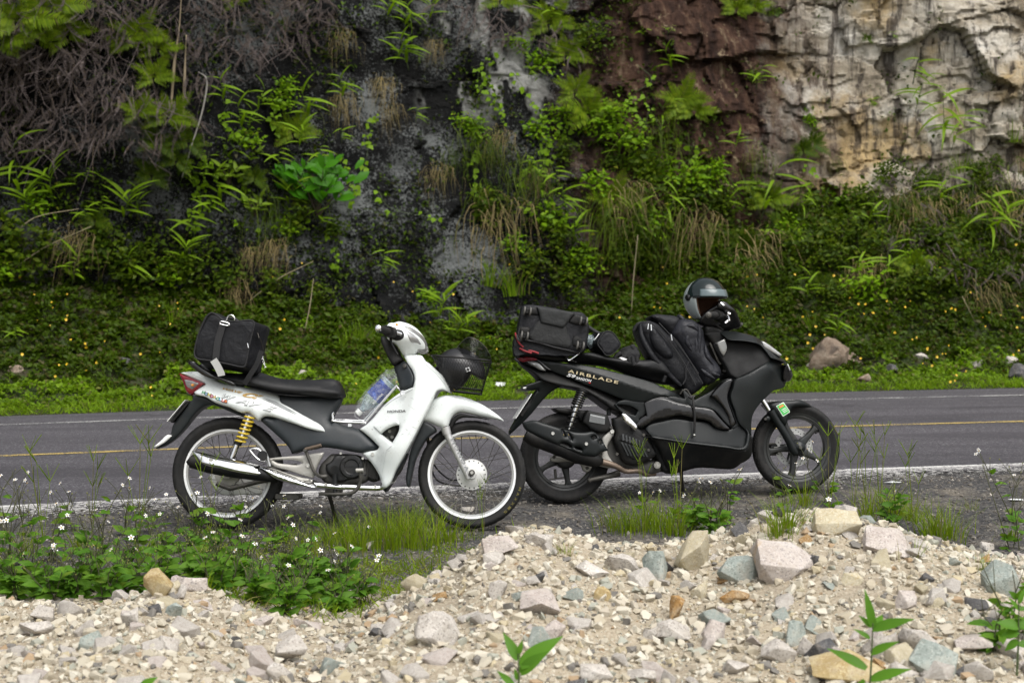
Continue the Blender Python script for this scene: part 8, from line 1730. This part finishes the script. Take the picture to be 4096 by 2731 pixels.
for a, b_, h, nst, nf, nl in [(30, 1360, .26, 6, 1, 50), (120, 1380, .24, 6, 1, 50), (210, 1360, .25, 6, 1, 50), (280, 1385, .22, 6, 1, 50), (500, 1360, .22, 6, 1, 50), (560, 1395, .2, 6, 1, 50), (690, 1420, .2, 6, 1, 50), (780, 1400, .18, 6, 2, 44), (20, 1300, .42, 5, 4, 26), (70, 1340, .30, 5, 3, 34), (120, 1290, .34, 4, 4, 22), (40, 1380, .26, 5, 2, 40), (150, 1370, .25, 5, 3, 40), (200, 1330, .34, 5, 4, 30), (250, 1380, .24, 5, 2, 44), (100, 1400, .20, 4, 2, 40), (230, 1290, .38, 4, 3, 18), (290, 1330, .30, 5, 3, 36), (310, 1280, .36, 4, 3, 18), (340, 1390, .22, 5, 2, 44), (380, 1330, .26, 5, 2, 40), (390, 1270, .30, 4, 3, 24), (430, 1310, .26, 5, 2, 40), (455, 1250, .30, 4, 3, 22), (470, 1350, .24, 6, 2, 44), (500, 1300, .28, 5, 2, 38), (520, 1380, .22, 6, 2, 48), (540, 1260, .30, 4, 4, 22), (570, 1330, .26, 6, 2, 44), (590, 1400, .22, 6, 3, 46), (610, 1270, .28, 4, 4, 20), (640, 1350, .24, 6, 2, 46), (660, 1410, .20, 6, 2, 48), (690, 1300, .28, 5, 4, 26), (700, 1390, .22, 6, 2, 46), (730, 1345, .24, 5, 3, 36), (760, 1420, .18, 6, 3, 46), (800, 1425, .16, 5, 3, 40), (790, 1350, .22, 4, 3, 24), (830, 1390, .18, 4, 3, 26), (5, 1220, .45, 3, 3, 8), (60, 1230, .42, 3, 3, 8), (160, 1220, .40, 3, 3, 8), (280, 1230, .36, 3, 3, 8), (350, 1225, .34, 3, 3, 10), (640, 1240, .26, 3, 4, 10), (740, 1250, .26, 3, 3, 10), (560, 1230, .24, 3, 3, 8), (820, 1260, .2, 3, 3, 10), (450, 1400, .2, 5, 1, 44), (610, 1380, .22, 5, 2, 44), (10, 1420, .2, 5, 1, 40), (180, 1410, .2, 5, 1, 40),
    (1590, 1215, .24, 5, 1, 40), (1640, 1225, .24, 6, 1, 46), (1665, 1200, .36, 2, 2, 18), (1690, 1225, .22, 6, 0, 46), (1740, 1220, .22, 5, 0, 40), (1560, 1200, .26, 3, 3, 14), (1780, 1215, .22, 4, 1, 30), (1480, 1190, .26, 3, 3, 6), (1830, 1190, .24, 5, 1, 40), (1870, 1200, .26, 5, 1, 44), (1920, 1190, .30, 5, 2, 40), (1900, 1160, .34, 4, 3, 16), (1960, 1205, .22, 6, 0, 44), (2010, 1215, .24, 6, 0, 46), (2050, 1210, .22, 5, 1, 36), (1790, 1140, .34, 3, 2, 8), (2340, 1260, .5, 3, 4, 20), (2320, 1200, .55, 2, 3, 10), (2300, 1500, .22, 3, 0, 24), (2345, 1460, .30, 4, 0, 30)]:
    hit = ghit(a, min(1560, b_))
    if not hit: continue
    q = hit[0]; yb = float(crest_y(q.x))+.22
    if q.y < yb and b_ < 1435: yb += random.uniform(0, .7); q = Vector((q.x*yb/q.y, yb, 0))
    if True: weed(q.x, q.y, h*(.95 if nl > 12 else .72), nst, (nf+1)//2 if a < 900 or a > 2200 else nf, int(nl*.7), wlab(a, b_, nf, nl < 12), int(a*7+b_), .3, .056 if nl > 20 else .048)
def thin_grass():
    n = 9000; y = rng.uniform(6.1, 8.0, n); x = rng.uniform(-1.5, .1, n)*y/7.2; kk = (y > crest_y(x)+.12) & (rng.random(n) < np.clip(.35+vnoise(np.stack([x, y, y*0], 1), 2.6)*1.3, .02, 1)); x, y = x[kk], y[kk]; n = len(x)
    P = np.stack([x, y, np.array([gdrop(a, b_) for a, b_ in zip(x, y)])-.003], 1); o = link('thin_grass', marr('thin_grass', *batch(*blade_g(1, .07, 2, .9, .2, shape='grass'), P, basis(rdirs(n, .2, 1.0), rdirs(n)), rng.uniform(.03, .10, n))), LM['tuft']); tag(o, 'thin trodden grass on the shoulder behind the hollow', 'grass', kind='stuff')
thin_grass()
# ------------------------------------------------------------------ grass tufts
TP = [tuft_proto(70, .22, LM['tuft'], i+40, .0045, .06, .9) for i in range(3)]+[tuft_proto(30, .16, LM['tuft'], 50, .004, .05, 1.1)]
def seedgrass():
    p = Proto(); st = []
    for i in range(4):
        q = random.uniform(0, 6.28); e = Vector((math.cos(q)*.05, math.sin(q)*.03, .30+random.uniform(-.06, .08))); st.append(tube_np(smooth_path([(0, 0, 0), e*.5, e], 3), [.0016, .0011], 4))
        for k in range(4): q2 = random.uniform(0, 6.28); st.append(tube_np([tuple(e), tuple(e+Vector((math.cos(q2)*.05, math.sin(q2)*.04, .07)))], [.0018, .0009], 4))
    p.add('stalks', marr('stalks', *join(st)), LM['tuft'], kind='stuff'); return p
SG = [seedgrass() for _ in range(2)]
for i, (a, b_, s_, k) in enumerate([(760, 1250, .9, 0), (790, 1262, 1.0, 1), (830, 1265, 1.1, 2), (870, 1258, 1.1, 0), (905, 1262, 1.2, 1), (940, 1258, 1.2, 2), (975, 1262, 1.1, 0), (1000, 1248, 1.0, 1), (1030, 1245, .9, 2), (885, 1235, 1.0, 1), (925, 1228, 1.0, 0), (960, 1232, 1.0, 2), (1065, 1240, .8, 3), (1090, 1235, .7, 3), (800, 1240, .8, 2), (720, 1280, .8, 0), (690, 1262, .7, 2), (820, 1300, .7, 3), (900, 1320, .7, 3), (950, 1345, .7, 3), (860, 1340, .8, 3), (1020, 1290, .7, 3), (910, 1370, .7, 3), (980, 1300, .7, 3),
     (1410, 1218, .9, 0), (1440, 1222, 1.0, 1), (1480, 1220, 1.1, 2), (1510, 1216, 1.0, 0), (1390, 1205, .8, 3), (1540, 1225, 1.0, 1), (1560, 1230, .9, 2), (1620, 1190, .8, 0), (1790, 1232, .9, 1), (1810, 1215, .9, 2), (1990, 1190, 1.0, 0), (2030, 1180, 1.0, 1), (2060, 1190, 1.0, 2), (2090, 1195, .9, 0), (1850, 1160, .9, 1), (2140, 1235, 1.1, 2), (2160, 1240, 1.2, 0), (2180, 1236, 1.0, 1), (2230, 1170, .7, 3), (2320, 1240, .8, 3), (60, 1275, .9, 0), (330, 1290, .8, 1), (180, 1265, .8, 2), (480, 1275, .7, 0), (2250, 1310, .7, 3), (2100, 1280, .8, 3), (1300, 1275, .6, 3)]):
    hit = ghit(a, b_)
    if not hit: continue
    pl = 'beside the white front wheel' if 860 < a < 1110 and b_ < 1280 else 'on the shoulder between the weeds' if a < 860 else 'on the worn gravel by the hollow' if a < 1110 else 'under the scooter exhaust' if a < 1580 else 'by the scooter front wheel' if a < 2110 else 'past the heap on the bare shoulder'
    TP[k].place('grass_tuft', ('short sparse' if k == 3 else 'bright green')+' grass tuft growing '+pl, 'grass', 'grass tufts '+pl, Matrix.Translation(hit[0]-Vector((0, 0, .01))) @ Matrix.Rotation(i*1.3, 4, 'Z') @ Matrix.Scale(s_, 4))
for i, (a, b_, s_) in enumerate([(320, 1240, 1.3), (210, 1250, 1.1), (480, 1240, 1.0), (100, 1245, 1.2), (1480, 1200, 1.0), (1560, 1215, 1.1), (1905, 1170, 1.1), (1960, 1180, 1.1), (2020, 1165, 1.1), (1990, 1160, 1.2), (2100, 1230, 1.1), (1110, 1228, .7)]):
    hit = ghit(a, b_)
    if hit: SG[i % 2].place('seeding_grass', 'thin grass with forked seed heads '+('near the white motorbike' if a < 1150 else 'near the black scooter'), 'grass', 'seeding grass '+('near the white motorbike' if a < 1150 else 'near the black scooter'), Matrix.Translation(hit[0]) @ Matrix.Rotation(i*2.1, 4, 'Z') @ Matrix.Scale(s_, 4))
# ------------------------------------------------------------------ young saplings at the foot of the heap
def sapling(lab, Y, base, tip, leaves):
    b_ = at_depth(base[0]*KA, base[1]*KA, Y); t = at_depth(tip[0]*KA, tip[1]*KA, Y); root = empty('sapling', loc=(b_.x, b_.y, gdrop(b_.x, b_.y)-.01)); tag(root, lab, 'sapling'); o = root.location
    tubeo('stem', [Vector((0, 0, 0)), (b_-o).lerp(t-o, .4)+Vector((.004, 0, 0)), t-o], [.004, .003, .0018], STEM, root, 6)
    for (x0, y0, x1, y1, wd, dy) in leaves:
        p = at_depth(x0*KA, y0*KA, Y)-o; q = at_depth(x1*KA, y1*KA, Y+dy)-o; d = q-p; L = d.length; l = link('leaf', marr('leaf', *blade_g(L, L*wd, 8, .35, .22, shape='lance')), LM['sapling'], root); l.matrix_local = Mx(tuple(d+Vector((0, 0, .12*L))), (0, -.75, .65), p, 1.03)
sapling('young sapling with two long bright leaves at the foot of the middle heap', 4.55, (1188, 1600), (1190, 1500), [(1195, 1530, 1292, 1464, .34, .0), (1190, 1515, 1155, 1452, .34, .02), (1195, 1545, 1255, 1500, .38, -.04), (1192, 1500, 1200, 1470, .4, 0), (1180, 1575, 1140, 1540, .3, .03), (1188, 1560, 1182, 1535, .4, 0), (1176, 1590, 1150, 1600, .3, 0)])
sapling('taller young sapling with narrow pointed leaves in front of the right heap', 4.6, (1992, 1610), (2005, 1430), [(2004, 1440, 1990, 1356, .24, 0), (2004, 1445, 2098, 1425, .28, -.05), (2002, 1440, 1972, 1412, .34, .03), (2008, 1446, 2030, 1410, .4, .05), (1998, 1465, 1962, 1445, .3, 0), (2000, 1500, 2062, 1476, .3, -.04), (1990, 1535, 1900, 1490, .26, .04), (2000, 1560, 2090, 1540, .28, -.05), (2006, 1440, 2012, 1420, .5, 0), (1985, 1560, 1960, 1600, .3, 0)])
sapling('small sapling leaf showing at the foot of the left heap', 4.5, (320, 1640), (322, 1580), [(322, 1580, 360, 1556, .5, 0), (322, 1585, 280, 1572, .4, 0), (322, 1590, 340, 1575, .5, 0)])
sapling('leafy sapling growing at the far end beside the olive-green stone', 4.9, (2335, 1500), (2340, 1380), [(2340, 1440, 2290, 1430, .5, 0), (2340, 1450, 2300, 1462, .5, 0), (2342, 1440, 2390, 1425, .5, 0), (2340, 1400, 2318, 1372, .3, 0), (2340, 1385, 2356, 1350, .3, 0), (2338, 1470, 2310, 1495, .5, 0), (2340, 1400, 2365, 1395, .4, 0), (2340, 1480, 2380, 1480, .5, 0)])
